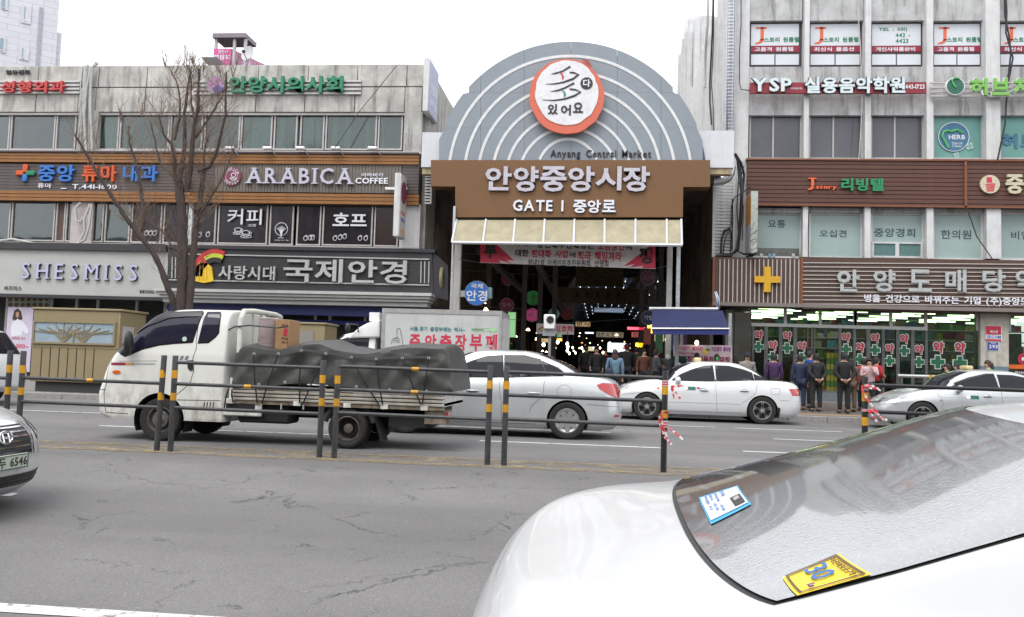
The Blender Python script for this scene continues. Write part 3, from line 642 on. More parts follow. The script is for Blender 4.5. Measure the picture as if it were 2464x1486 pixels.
# shop fronts at street level
YG = 29.1
gnd = .3
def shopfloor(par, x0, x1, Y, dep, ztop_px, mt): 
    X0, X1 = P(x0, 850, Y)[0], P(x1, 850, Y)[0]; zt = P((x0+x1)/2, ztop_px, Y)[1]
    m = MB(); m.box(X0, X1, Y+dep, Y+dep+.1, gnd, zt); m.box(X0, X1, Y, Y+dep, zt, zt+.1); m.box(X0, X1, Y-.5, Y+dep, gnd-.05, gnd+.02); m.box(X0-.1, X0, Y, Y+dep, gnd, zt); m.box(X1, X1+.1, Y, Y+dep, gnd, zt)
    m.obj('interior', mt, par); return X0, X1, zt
f1 = thing('shop_front', 'fashion shop front with dotted panel and poster at street level', 'shop front', (P(200, 800, YG)[0], YG, gnd))
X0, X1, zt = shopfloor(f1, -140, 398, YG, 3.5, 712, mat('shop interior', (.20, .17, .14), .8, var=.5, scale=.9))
for x in (-60, 18, 125, 185, 236, 330, 398):
    X = P(x, 760, YG)[0]; bx('post', X-.04, X+.04, YG-.08, YG, gnd, zt, alu_p, f1)
X0, X1, Z0, Z1 = RC(20, 716, 122, 742, YG); bx('dotted_panel', X0, X1, YG-.06, YG-.03, Z0, Z1+.1, mat('pale mint', (.40, .52, .44), .5), f1)
for i in range(7):
    for j in range(2):
        disc('dot', 28+i*14.5, 721+j*14, 5, YG, mat('brown dot', (.20, .09, .04), .6), f1, .01, .062, 14)
for x0, x1, c_ in ((130, 160, (.1, .07, .06)), (162, 215, (.38, .38, .36)), (232, 300, (.16, .17, .17)), (310, 395, (.13, .09, .05))):
    X0, X1, Z0, Z1 = RC(x0, 715, x1, 760, YG+.6); bx('display', X0, X1, YG+.5, YG+.6, Z0-2.3, Z1, mat('display %d' % x0, c_, .6), f1)
for x, y in ((272, 731), (303, 728), (313, 735), (352, 737), (330, 726)):
    X, Z = P(x, y, YG+1.5); bx('ceiling_lamp', X-.15, X+.15, YG+1.4, YG+1.55, Z, Z+.03, lamp('warm shop lamp', (1, .85, .5), 3), f1)
# poster
s = thing('poster', 'tall lilac fashion poster of a woman in a white coat', 'poster', (P(45, 890, YG-.6)[0], YG-.6, gnd)); YQ = YG-.6
rb('sheet', 15, 740, 77, 895, YQ, .03, mat('lilac paper', (.56, .50, .62), .6, var=.05), s)
hairb = mat('brown hair', (.06, .035, .025), .7); skin = mat('skin', (.48, .28, .20), .55, var=.08)
pol(s, 'printed_hair', [(36, 748), (44, 743), (52, 750), (56, 768), (50, 772), (38, 774), (31, 768)], YQ, hairb, .004, .031)
pol(s, 'printed_face', [(40, 752), (47, 751), (48, 760), (44, 766), (40, 762)], YQ, skin, .004, .036)
pol(s, 'printed_coat', [(32, 776), (44, 768), (54, 773), (66, 786), (72, 800), (66, 806), (56, 796), (54, 808), (28, 811), (28, 790)], YQ, let_w, .004, .034)
sx(s, '프리미엄 특가', 30, 812, 62, 818, YQ, print_r, .004, 0, off=.033); sx(s, '98,000~', 23, 828, 70, 841, YQ, print_r, .004, .03, off=.033); sx(s, 'SALE', 36, 848, 58, 856, YQ, print_r, .004, .0, off=.033)
f2 = thing('shop_front', 'optician shop front with dark display windows behind the trucks', 'shop front', (P(700, 800, YG)[0], YG, gnd))
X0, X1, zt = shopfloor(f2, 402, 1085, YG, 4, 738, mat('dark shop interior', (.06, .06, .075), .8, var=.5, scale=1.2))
for x in (402, 470, 540, 590, 625, 760, 795, 880, 1000, 1040):
    X = P(x, 780, YG)[0]; bx('post', X-.05, X+.05, YG-.08, YG, gnd, zt, alu, f2)
rb('blue_band', 600, 771, 900, 781, YG, .1, mat('royal blue', (.04, .06, .30), .5), f2); rb('blue_band', 404, 742, 1042, 754, YG-.3, .1, mat('navy band', (.03, .04, .16), .5), f2)
rb('rail_line', 400, 736, 1042, 739, YG-.4, .1, alu, f2)
rb('display_panel', 602, 772, 655, 790, YG, .12, mat('portrait print', (.45, .45, .47), .5, var=.5, scale=6), f2)
for r in range(3):
    for c_ in range(13):
        X, Z = P(706+c_*15+(c_ > 4)*8, 796+r*9, YG+.5); bx('spectacle_tray', X-.07, X+.07, YG+.5, YG+.56, Z-.05, Z+.05, (mat('dark tray', (.03, .03, .04), .3), lamp('lit tray', (.35, .6, 1.), .8))[(r*5+c_*3) % 4 == 0], f2)
for x, y, c_ in ((695, 826, (.9, .95, 1)), (724, 826, (1, .1, .1)), (737, 829, (.3, 1, .4)), (820, 805, (.5, .7, 1)), (800, 820, (.9, .95, 1)), (850, 815, (.9, .95, 1))):
    X, Z = P(x, y, YG+1); bx('display_lamp', X-.1, X+.1, YG+1, YG+1.05, Z-.02, Z+.02, lamp('lamp %d' % x, c_, 4), f2)
# street kiosks
tan = mat('kiosk tan', (.27, .215, .12), .55, var=.06, scale=3)
def kiosk(label, x0, x1, y0, Y, dep, base_y, panel=True):
    X0, X1, Z0, Z1 = RC(x0, y0, x1, base_y, Y); k_ = thing('kiosk', label, 'kiosk', ((X0+X1)/2, Y, .15), 'tan street kiosks')
    bx('body', X0, X1, Y, Y+dep, Z0, Z1-.06, tan, k_, bevel=.02); bx('roof', X0-.05, X1+.05, Y-.04, Y+dep+.04, Z1-.06, Z1, tan, k_, bevel=.015)
    bx('plinth', X0+.1, X1-.1, Y+.12, Y+dep-.1, .1, Z0, mat('dark plinth', (.05, .05, .05), .8), k_); return k_, X0, X1, Z0, Z1
YK = 22.0
k_, X0, X1, Z0, Z1 = kiosk('tan closed street kiosk with pale blue tree-branch panel, left of the truck', 76, 285, 742, YK, 1.35, 921)
rb('branch_panel', 82, 777, 274, 826, YK, .02, mat('pale blue panel', (.30, .38, .44), .4), k_)
a0, a1, b0, b1 = RC(82, 777, 274, 826, YK-.03); mb = bars(MB(), a0-.04, a1+.04, b0-.04, b1+.04, .05, YK-.05, YK)
for cx in (.37, .5, .62):
    for i in range(9):
        t_ = (i-4)/4; e = cx+(t_*.42 if cx != .5 else 0); e = min(.99, max(.01, e))
        if cx == .5 and i: continue
        mb.tube([(a0+(a1-a0)*cx, YK-.03, b0), (a0+(a1-a0)*(cx+(e-cx)*.3), YK-.03, b0+(b1-b0)*.45), (a0+(a1-a0)*e, YK-.03, b0+(b1-b0)*(1-abs(t_)*.45))], .03 if cx == .5 else .014, 4)
mb.obj('branch_frame', tan, k_)
for i in range(7):
    X, Z = P(100+i*21, 855, YK); bx('slit', X-.012, X+.012, YK-.004, YK+.01, Z0+.12, P(180, 838, YK)[1], black, k_)
bx('ledge', X0, X1, YK-.012, YK, P(180, 838, YK)[1], P(180, 838, YK)[1]+.03, tan, k_)
bx('side_hatch', X1, X1+.02, YK+.15, YK+.7, Z1-.9, Z1-.45, alu_p, k_)
k_, X0, X1, Z0, Z1 = kiosk('tan street kiosk top seen above the covered truck bed', 690, 778, 776, YK+2, 1.2, 921)
bx('shutter', X0+.3, X1-.3, YK+1.98, YK+2, Z0+.3, Z1-.25, mat('grey shutter', (.25, .23, .21), .6), k_)
bx('kiosk_base', -12.2, -7.2, 21.52, 24, .1, .36, mat('stone plinth', (.16, .155, .15), .9, bump=.3), p2)
# ---------------- market gate ----------------
YGt = 27.8
X, Z = P(1370, 560, YGt)
gate = thing('market_gate', 'market gate with grey striped arch, round logo and brown sign board', 'gate', (X, YGt, .15))
slate = mat('slate grey panel', (.235, .265, .30), .5, var=.06, scale=2)
brown = mat('brown board', (.165, .078, .027), .55, var=.05, scale=2)
white_pan = mat('white gate panel', (.60, .61, .64), .5, var=.05, scale=2, stain=.12)
# white back panels and their beams
rb('side_panel', 1014, 318, 1070, 402, YGt, -.05, white_pan, gate, front=.45); rb('side_panel', 1680, 314, 1767, 403, YGt, -.05, white_pan, gate, front=.45)
ybm = mat('rusty yellow beam', (.40, .33, .20), .7, var=.4, scale=6)
rb('beam', 1014, 403, 1045, 418, YGt, -.1, ybm, gate, front=.4); rb('beam', 1700, 403, 1762, 418, YGt, -.1, ybm, gate, front=.4)
# arch, its upper outline slightly faceted, in panels
acx, acy, arr = 1373.5, 433, 329
a0 = math.asin(42/arr)
def apt(a, r=arr): return (acx+r*math.cos(a), acy-r*math.sin(a))
cuts = [a0+(PI-2*a0)*i/6 for i in range(7)]
def up(pts): return [P(x, y, YGt) for x, y in pts]
# three rows of panels: build as vertical strips clipped by rows
rows = [(391, 311), (311, 226), (226, 100)]
strips = [1044, 1158, 1262, 1374, 1485, 1590, 1704]
for (yb, yt) in rows:
    for xa, xb in zip(strips[:-1], strips[1:]):
        poly = []
        n = 8
        for i in range(n+1):
            x = xa+(xb-xa)*i/n; h = arr*arr-(x-acx)**2
            ya = acy-math.sqrt(h) if h > 0 else yb
            poly.append((x, min(yb, max(ya, yt))))
        if min(p[1] for p in poly) >= yb-1: continue
        poly = [(xa+.3, yb-.3)]+[(min(max(x, xa+.3), xb-.3), y) for x, y in poly if y < yb-.5]+[(xb-.3, yb-.3)]
        if poly[1][0] > xa+2: poly = poly[1:]; poly.insert(0, (poly[0][0], yb-.4))
        if poly[-2][0] < xb-2: poly = poly[:-1]; poly.append((poly[-1][0], yb-.4))
        MB().prism([P(x, y, YGt) for x, y in poly], FY(YGt), 0, .12).obj('arch_panel', slate, gate)
Xc, Zc = P(acx, acy, YGt); kk = P(acx+arr, acy, YGt)[0]-Xc
m = MB(); pts = [(Xc+kk*.996*math.cos(a0*.6+(PI-a0*1.2)*i/48), Zc+kk*.996*math.sin(a0*.6+(PI-a0*1.2)*i/48)) for i in range(49)]
m.prism(pts, FY(YGt), -.6, -.003); m.obj('arch_body', mat('blue grey back', (.09, .13, .20), .5), gate)
stripe = mat('white stripe', (.66, .67, .68), .5)
for r in (84, 118, 150, 184, 219, 253, 291):
    cx, cy = 1367.5+(r-84)*.022, 430
    a1 = math.asin(39/r); n = 40
    f = lambda q, i: (cx+q*math.cos(a1+(PI-2*a1)*i/n), cy-q*math.sin(a1+(PI-2*a1)*i/n))
    if r == 84: f = lambda q, i: (cx+q*.92*math.cos(a1+(PI-2*a1)*i/n), cy-q*1.1*math.sin(a1+(PI-2*a1)*i/n))
    mb = MB()
    for i in range(n):
        ps = [P(*f(r-3.4, i), YGt), P(*f(r+3.4, i), YGt), P(*f(r+3.4, i+1), YGt), P(*f(r-3.4, i+1), YGt)]
        mb.add([(u, YGt-.135, v) for u, v in ps]+[(u, YGt-.118, v) for u, v in ps], [(0, 1, 2, 3)[::-1], (0, 3, 7, 4), (1, 5, 6, 2)])
    mb.obj('stripe', stripe, gate)
sx(gate, 'Anyang Central Market', 1325, 364, 1566, 387, YGt, mat('dark grey letters', (.012, .014, .02), .5), .025, .02, off=.138, gap=.12)
# round logo
rnd = random.Random(3)
def blob(cx, cy, rx, ry, j, n=64):
    out = []
    for i in range(n):
        a = 2*PI*i/n; q = 1+j*(noise.noise(Vector((math.cos(a)*4, math.sin(a)*4, cx))))
        out.append((cx+rx*q*math.cos(a), cy-ry*q*math.sin(a)))
    return out
lg = MB().prism([P(x, y, YGt) for x, y in blob(1365, 242, 89, 89, .03)], FY(YGt), .3, .42).obj('logo_disc', mat('coral red', (.60, .13, .075), .5, var=.05), gate)
MB().prism([P(x, y, YGt) for x, y in blob(1365, 234, 75, 77, .035)], FY(YGt), .43, .44).obj('logo_face', mat('logo white', (.70, .70, .72), .5), gate)
def brush(pts, wd, mt, off=.445, name='brush_stroke'):
    mb = MB(); L, Rr_ = [], []
    for i, (x, y) in enumerate(pts):
        a = pts[max(0, i-1)]; b = pts[min(len(pts)-1, i+1)]; dx, dy = b[0]-a[0], b[1]-a[1]; q = math.hypot(dx, dy) or 1
        ww = wd[i] if isinstance(wd, (list, tuple)) else wd
        L.append((x-dy/q*ww/2, y+dx/q*ww/2)); Rr_.append((x+dy/q*ww/2, y-dx/q*ww/2))
    for i in range(len(pts)-1):
        ps = [P(*q, YGt) for q in (L[i], Rr_[i], Rr_[i+1], L[i+1])]
        mb.add([(u, YGt-off-.008, v) for u, v in ps], [(0, 1, 2, 3)])
    mb.obj(name, mt, gate)
ink = mat('ink', (.025, .022, .025), .5)
def c3(x, y): return ((1300+x/2.2519)/1.3247, (100+y/2.2519)/1.3247)
brush([c3(*p) for p in ((1035, 342), (1070, 335), (1115, 322), (1150, 300), (1170, 288))], [1, 4, 4, 4, 5], ink)
brush([c3(*p) for p in ((1165, 330), (1195, 332), (1228, 345), (1190, 375), (1120, 400), (1050, 412), (995, 412))], [4, 4, 6, 5, 4, 3, 1], ink)
brush([c3(*p) for p in ((1085, 328), (1110, 340), (1118, 360), (1116, 382))], [1, 3, 5, 2], print_r, .447)
brush([c3(*p) for p in ((1030, 465), (1080, 458), (1130, 440), (1165, 422), (1198, 405))], [1, 4, 4, 4, 5], ink)
brush([c3(*p) for p in ((1165, 448), (1205, 452), (1242, 468), (1200, 495), (1130, 518), (1050, 528), (972, 524))], [4, 4, 6, 5, 4, 3, 1], ink)
brush([c3(*p) for p in ((1100, 452), (1125, 465), (1132, 485), (1127, 506))], [1, 3, 5, 2], let_g, .447)
disc('logo_dot', 1412, 212, 14.5, YGt, ink, gate, .01, .45); sx(gate, '다', 1404, 203, 1421, 221, YGt, let_w, .006, .05, off=.465)
for ch, x, y in (('있', 1332, 274), ('어', 1363, 276), ('요', 1392, 270)): sx(gate, ch, x-12, y-13, x+12, y+12, YGt, ink, .006, .07, off=.452)
brush([c3(*p) for p in ((1255, 240), (1290, 255), (1325, 290))], [3, 9, 2], mat('coral shade', (.35, .07, .04), .5), .44, 'brush_tail')
# brown T board
T_ = [(1041, 391), (1706, 391), (1706, 455), (1642, 455), (1641, 527), (1099, 527), (1099, 454), (1041, 453)]
MB().prism([P(x, y, YGt) for x, y in T_][::-1], FY(YGt), -.3, .3).obj('sign_board', brown, gate)
for x0, x1, ch in ((1172, 1235, '안'), (1239, 1299, '양'), (1303, 1365, '중'), (1368, 1432, '앙'), (1434, 1496, '시'), (1498, 1563, '장')):
    yb_ = 465 if ch in '안시' else 468
    sx(gate, ch, x0, 408, x1, yb_+.5, YGt, mat('letter side', (.10, .07, .06), .5), .05, .09, off=.302, name='letter_back')
    sx(gate, ch, x0-.5, 407.5, x1-1, yb_-.5, YGt, mat('grey lavender letter face', (.50, .48, .54), .4), .05, .06, off=.354, name='letter')
sx(gate, 'GATE 1', 1238, 488, 1358, 515, YGt, let_k, .02, .09, off=.302, gap=.11); sx(gate, 'GATE 1', 1237, 487, 1357, 514, YGt, let_w, .06, .05, True, off=.325, gap=.11)
for x0, ch in ((1380, '중'), (1414, '앙'), (1449, '로')):
    sx(gate, ch, x0, 487.5, x0+33, 519, YGt, let_k, .02, .09, off=.302); sx(gate, ch, x0, 487, x0+32, 518 if ch != '로' else 516, YGt, let_w, .06, .06, off=.325, name='letter')
# sloping awning below
aw = mat('awning sheet', (.36, .32, .215), .6, var=.2, scale=1.6, stain=.35)
def awp(x, y, Y): X, Z = P(x, y, Y); return (X, Y, Z)
YA = YGt-1.1
xt = [1104, 1170, 1263, 1356, 1454, 1550, 1645, 1640]; 
tops = [1103, 1169, 1262, 1354, 1450, 1546, 1637]; bots = [1088, 1162, 1258, 1355, 1452, 1550, 1640]
tops = [1103, 1170, 1262, 1358, 1456, 1551, 1648]
tx_ = [1103, 1172, 1265, 1356, 1452, 1547, 1643, 1689]
tp = [1102, 1169.5, 1262, 1354, 1449.5, 1544.5, 1640]
edges_t = [1102, 1174, 1266, 1357.5, 1453, 1548, 1641]; edges_b = [1088, 1162, 1258, 1355, 1451, 1549.5, 1641.6]
# seven ribs were measured on the photograph between these two edges
et = [1102, 1169, 1261, 1313, 1400, 1500, 1641]
def rx(c): return (1350+c/2.286)/1.3247
rt = [240, 455, 668, 883, 1100, 1320, 1545, 1772, 1878]; rbm = [207, 432, 652, 872, 1093, 1318, 1543, 1772, 1882]
for i in range(8):
    a, b, c, d = (rx(rt[i]), 530), (rx(rt[i+1]), 530), (rx(rbm[i+1]), 583+6*(rbm[i+1]-205)/1680), (rx(rbm[i]), 583+6*(rbm[i]-205)/1680)
    p = [awp(a[0], a[1], YGt-.25), awp(b[0], b[1], YGt-.25), awp(c[0], c[1], YA), awp(d[0], d[1], YA)]
    MB().add(p, [(0, 3, 2, 1)]).obj('awning_panel', aw, gate)
for i in range(9):
    MB().tube([awp(rx(rt[i]), 529, YGt-.28), awp(rx(rbm[i]), 583+6*(rbm[i]-205)/1680, YA-.03)], .04, 5).obj('awning_rib', white_pan, gate)
MB().tube([awp(1087, 584, YA-.03), awp(1642, 590.5, YA-.03)], .05, 5).obj('awning_edge', white_pan, gate)
bx('soffit', P(1090, 560, YGt)[0], P(1640, 560, YGt)[0], YGt-.2, YGt+.3, P(1360, 560, YGt)[1], P(1360, 527, YGt)[1]-.02, mat('dark soffit', (.03, .03, .03), .8), gate)
# legs
def col_(name, xa, ya, xb, yb, wpx, Y, mt, round_=False):
    X, Z = P(xa, ya, Y); w_ = wpx/2*(P(xa+1, ya, Y)[0]-X)
    if round_: MB().tube([(X, Y, .1), (X, Y, Z)], w_, 10).obj(name, mt, gate, smooth=60)
    else: bx(name, X-w_, X+w_, Y-w_, Y+w_, .1, Z, mt, gate)
col_('post', 1103, 590, 0, 0, 17, YGt+.4, mat('cream steel', (.50, .49, .46), .6, var=.1, stain=.2)); col_('post', 1612, 592, 0, 0, 13, YGt+.4, mat('cream steel', (.5, .5, .5)))
col_('downpipe', 1094, 497, 0, 0, 7, YGt-.4, steel, True); col_('post', 1633, 594, 0, 0, 9, YGt-.3, steel)
# protest banner
bn = thing('banner', 'white protest banner with red and black Korean writing under the awning', 'banner', (X, YGt-.1, 5.5)); YB = YGt-.2
bwh = mat('banner white', (.58, .55, .54), .7)
pol(bn, 'cloth', [(1156, 572), (1577, 572), (1577, 648), (1156, 633)], YB, bwh, .01)
pol(bn, 'red_end', [(1156, 572), (1196, 590), (1238, 628), (1218, 626), (1232, 635), (1200, 627), (1206, 634), (1156, 632)], YB, print_r, .004, .011)
pol(bn, 'red_end', [(1577, 572), (1577, 647), (1545, 646), (1548, 640), (1515, 645), (1528, 636), (1500, 641), (1540, 612), (1560, 596)], YB, print_r, .004, .011)
sx(bn, '투', 1164, 586, 1196, 622, YB, let_k, .004, .1, off=.017); sx(bn, '쟁', 1538, 596, 1570, 636, YB, let_k, .004, .08, off=.017)
sx(bn, 'BTO(주)와', 1218, 578, 1284, 594, YB, let_k, .004, .07, off=.012); sx(bn, '상인회추진회장은', 1292, 581, 1430, 599, YB, let_k, .004, .07, off=.012); sx(bn, '노점상인', 1438, 584, 1502, 603, YB, print_r, .004, .07, off=.012); sx(bn, '에', 1505, 588, 1521, 603, YB, let_k, .004, .05, off=.012)
sx(bn, '대한', 1240, 601, 1272, 618, YB, let_k, .004, .07, off=.012); sx(bn, '현대화 사업', 1279, 602, 1366, 621, YB, print_r, .004, .07, off=.012); sx(bn, '에', 1370, 608, 1385, 621, YB, let_k, .004, .05, off=.012); sx(bn, '적극 책임져라', 1390, 606, 1496, 629, YB, print_r, .004, .07, off=.012)
sx(bn, '장내2로 아케이트추진위원회. 안영회', 1270, 626, 1464, 642, YB, let_k, .004, .05, off=.012)
for (a, b) in (((1156, 573), (1098, 560)), ((1156, 633), (1104, 624)), ((1577, 575), (1612, 565)), ((1577, 647), (1610, 640))): MB().tube([awp(*a, YB), awp(*b, YB+.3)], .012, 4).obj('rope', cable, bn)
# blue round optician sign on the gate post
bs = thing('round_sign', 'blue round optician sign hanging on the gate post', 'sign', P(1148, 707, YGt)[:1]+(YGt, P(1148, 707, YGt)[1]))
disc('face', 1148.6, 707, 28.5, YGt, mat('round sign blue', (.03, .16, .52), .4), bs, .16); disc('rim', 1148.6, 707, 29.5, YGt, alu, bs, .12, -.001)
sx(bs, '국제', 1135, 684, 1164, 696, YGt, let_w, .01, .05, off=.165); sx(bs, '안경', 1124, 700, 1174, 726, YGt, let_w, .01, .04, off=.165); rb('arm', 1108, 700, 1122, 715, YGt, .0, alu, bs, front=.1)
rb('light_box', 1172, 692, 1182, 718, YGt, .0, mat('pale cyan lit panel', (.35, .55, .6), .5), bs, front=.3)
# ---------------- covered arcade behind the gate ----------------
XA0, XA1 = XR+.15, P(1722, 600, 30)[0]
arc = thing('market_arcade', 'dark covered market street behind the gate, full of stalls and lamps', 'arcade', ((XA0+XA1)/2, 45, .3))
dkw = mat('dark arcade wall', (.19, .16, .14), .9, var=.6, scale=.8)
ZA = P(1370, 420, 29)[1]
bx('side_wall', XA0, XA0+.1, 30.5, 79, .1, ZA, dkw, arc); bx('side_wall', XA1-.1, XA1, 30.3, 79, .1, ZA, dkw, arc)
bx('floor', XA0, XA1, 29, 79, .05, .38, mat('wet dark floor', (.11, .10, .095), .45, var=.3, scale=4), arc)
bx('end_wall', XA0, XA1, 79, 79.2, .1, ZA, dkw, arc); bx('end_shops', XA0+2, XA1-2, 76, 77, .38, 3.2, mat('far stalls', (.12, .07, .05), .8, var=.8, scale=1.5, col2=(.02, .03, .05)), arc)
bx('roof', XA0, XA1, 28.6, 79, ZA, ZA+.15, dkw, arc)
tr = bpy.data.materials.new('blue translucent roof'); tr.use_nodes = True
tr.node_tree.nodes['Principled BSDF'].inputs['Base Color'].default_value = (.04, .09, .17, 1); tr.node_tree.nodes['Principled BSDF'].inputs['Roughness'].default_value = .5
cx_ = P(1475, 780, 60)[0]
for k in range(9):
    Yk = 42+k*4; rr_ = 2.6
    mb = MB(); mb.tube([(cx_+rr_*math.cos(PI*i/14), Yk, 4.2+rr_*.9*math.sin(PI*i/14)) for i in range(15)], .05, 4); mb.obj('roof_rib', alu_p, arc)
    mb = MB()
    for i in range(14):
        a, b = PI*i/14, PI*(i+1)/14
        mb.quad((cx_+rr_*math.cos(a), Yk, 4.2+rr_*.9*math.sin(a)), (cx_+rr_*math.cos(b), Yk, 4.2+rr_*.9*math.sin(b)), (cx_+rr_*math.cos(b), Yk+4, 4.2+rr_*.9*math.sin(b)), (cx_+rr_*math.cos(a), Yk+4, 4.2+rr_*.9*math.sin(a)))
    mb.obj('vault_panel', tr, arc)
    for i in range(3, 12):
        a = PI*i/14; bx('vault_lamp', cx_+(rr_-.1)*math.cos(a)-.02, cx_+(rr_-.1)*math.cos(a)+.02, Yk+1, Yk+1.6, 4.2+(rr_-.15)*.9*math.sin(a), 4.2+(rr_-.15)*.9*math.sin(a)+.03, lamp('vault lamp', (.9, .95, 1), 1.2), arc)
pl_ = random.Random(9)
for k in range(26):  # lamps added at random spots to brighten the arcade
    X = pl_.choice((XA0+pl_.uniform(.8, 3.2), XA1-pl_.uniform(.8, 3.4))); Y = 30.5+k*1.5+pl_.uniform(0, .6); z = pl_.uniform(2.2, 3.6)
    MB().lathe([(.02, .1), (.07, .03), (.09, 0), (.001, .0)], 10, Matrix.Translation((X, Y, z))).obj('added_fill_lamp', lamp('fill lamp warm', (1, .72, .42), 9), arc)
# inner beams, frame, boards
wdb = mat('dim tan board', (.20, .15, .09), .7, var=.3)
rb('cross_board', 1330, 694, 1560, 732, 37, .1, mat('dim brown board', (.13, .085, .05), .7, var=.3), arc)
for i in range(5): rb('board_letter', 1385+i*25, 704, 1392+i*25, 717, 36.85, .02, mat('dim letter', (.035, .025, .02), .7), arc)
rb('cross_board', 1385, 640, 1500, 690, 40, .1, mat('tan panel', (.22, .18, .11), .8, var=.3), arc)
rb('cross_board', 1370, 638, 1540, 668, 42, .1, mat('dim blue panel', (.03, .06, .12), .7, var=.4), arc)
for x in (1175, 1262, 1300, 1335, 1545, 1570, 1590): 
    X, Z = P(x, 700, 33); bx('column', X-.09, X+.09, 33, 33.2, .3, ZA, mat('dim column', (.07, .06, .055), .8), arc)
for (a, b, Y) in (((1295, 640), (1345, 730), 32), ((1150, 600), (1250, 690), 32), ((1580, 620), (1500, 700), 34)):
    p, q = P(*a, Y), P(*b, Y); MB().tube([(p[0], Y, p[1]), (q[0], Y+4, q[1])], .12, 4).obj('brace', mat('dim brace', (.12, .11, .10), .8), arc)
for y in (610, 650, 735, 760): 
    p, q = P(1110, y, 31), P(1605, y+rnd.uniform(-14, 14), 31); MB().tube([(p[0], 31, p[1]), ((p[0]+q[0])/2, 31, (p[1]+q[1])/2-.25), (q[0], 31, q[1])], .012, 4).obj('wire', cable, arc)
# hanging shop signs
def hang(x, y, r, Y, c_, txt, ct, lbl, lit=.25):
    X, Z = P(x, y, Y); s_ = thing('hanging_sign', lbl, 'sign', (X, Y, Z))
    disc('face', x, y, r, Y, mat('lit sign %s' % (c_,), c_, .5, emit=c_+(lit,)), s_, .12); disc('rim', x, y, r*1.06, Y, alu_p, s_, .1, -.003)
    if txt: sx(s_, txt, x-r*.7, y-r*.35, x+r*.7, y+r*.3, Y, ct, .01, .05, off=.13)
    X1, Z1 = P(x, y-r-12, Y); MB().tube([(X, Y+.05, P(x, y-r, Y)[1]), (X, Y+.05, P(x, y-r, Y)[1]+.6)], .02, 4).obj('hanger', black, s_)
hang(1283, 718, 17, 34, (.02, .12, .03), '칼국수', mat('pale green letters', (.3, .5, .25), .5), 'dim green round sign hanging in the arcade')
hang(1281, 759, 16, 33.5, (.40, .05, .16), '떡볶이', let_w, 'pink and white round sign below the green one', .3)
hang(1333, 756, 13, 35, (.10, .20, .20), '반찬', let_w, 'pale green round sign right of the pink one', .2)
hang(1220, 735, 16, 33, (.10, .01, .03), '정육', mat('dim pink letters', (.4, .2, .25), .5), 'dark red round sign behind the truck box corner', .1)
hang(1222, 672, 15, 35, (.12, .02, .05), '', None, 'dim red round sign high beside the post', .08)
hang(1365, 755, 15, 37, (.10, .015, .015), '', None, 'dim red round sign above the pancake banner', .1)
hang(1558, 670, 17, 33, (.06, .02, .03), '고기', mat('dim pink letters', (.4, .2, .25), .5), 'dim round sign at the right side of the arcade', .08)
hang(1560, 766, 17, 32, (.02, .02, .07), '가방', let_w, 'dark blue bag shop sign beside the blue awning', .1)
# small banner of the pancake stall
s = thing('stall_banner', 'white stall banner with red Korean letters inside the arcade', 'banner', P(1355, 793, 31)[:1]+(31, 3.)); pol(s, 'cloth', [(1291, 779), (1381, 781), (1381, 806), (1291, 804)], 31, bwh, .02)
sx(s, '이호떡', 1336, 784, 1378, 800, 31, print_r, .005, .08, off=.022)
for k, c_ in enumerate((print_r, mat('logo lime', (.5, .5, .1)), let_b)): pol(s, 'printed_rainbow', arcband(1307, 800, 14, 13, 1-.22*(k+1), 1-.22*k, .3, PI-.3, 8), 31, c_, .004, .021)
# traffic camera/heater box on a post
X, Z = P(1324, 775, 25.5); s = thing('speaker_pole', 'grey pole carrying a white loudspeaker box in front of the arcade', 'loudspeaker', (X, 25.5, .15))
bx('cabinet', X-.17, X+.15, 25.2, 25.6, Z-.22, Z+.2, white_paint, s, bevel=.02); disc('cone', 1324, 770, 8.5, 25.2, black, s, .02, .0); disc('cone_ring', 1324, 770, 9.5, 25.2, alu, s, .01, .0)
bx('bracket', X-.2, X+.16, 25.3, 25.5, Z-.42, Z-.24, mat('grey box', (.30, .31, .32), .5), s); MB().tube([(X+.0, 25.5, .15), (X, 25.5, Z-.3)], .045, 8).obj('pole', steel, s)
# lamps: bulbs and glowing signs deep in the arcade
bulbs = [(1308, 830, 9), (1342, 824, 8), (1365, 828, 8), (1366, 835, 7), (1365, 844, 6), (1400, 838, 5), (1370, 851, 5), (1404, 846, 4), (1451, 849, 5), (1378, 837, 4), (1592, 829, 4), (1476, 848, 4), (1385, 850, 3), (1444, 838, 3)]
for i, (x, y, r) in enumerate(bulbs):
    Y = 29.5+i*.4; X, Z = P(x, y, Y); s = thing('light_bulb', ('bare glowing bulb inside the arcade, number %d from the pole' % (i+1)) if False else ['large bulb left of the white loudspeaker pole', 'bulb just right of the loudspeaker pole', 'upper bulb of the vertical row of three', 'middle bulb of the vertical row of three', 'lowest bulb of the vertical row of three', 'small bulb left of the yellowish shelf light', 'tiny bulb below the vertical row of three', 'small bulb right of the yellowish shelf light', 'small bulb beside the long brown haired woman', 'small bulb right above the vertical row', 'small bulb under the orange flame-shaped sign', 'tiny bulb above the blue denim woman', 'faint bulb between the row and the shelf light', 'faint bulb under the tan arrow board'][i], 'light bulb', (X, Y, Z), 'bulbs inside the arcade')
    MB().ell((X, Y, Z), (.025+r*.003, .025+r*.003, .035+r*.004), 8, 6).obj('glass', lamp('warm bulb', (1, .82, .55), 5), s, smooth=180)
    MB().tube([(X, Y, Z+.05), (X, Y, Z+.5)], .01, 4).obj('cord', cable, s)
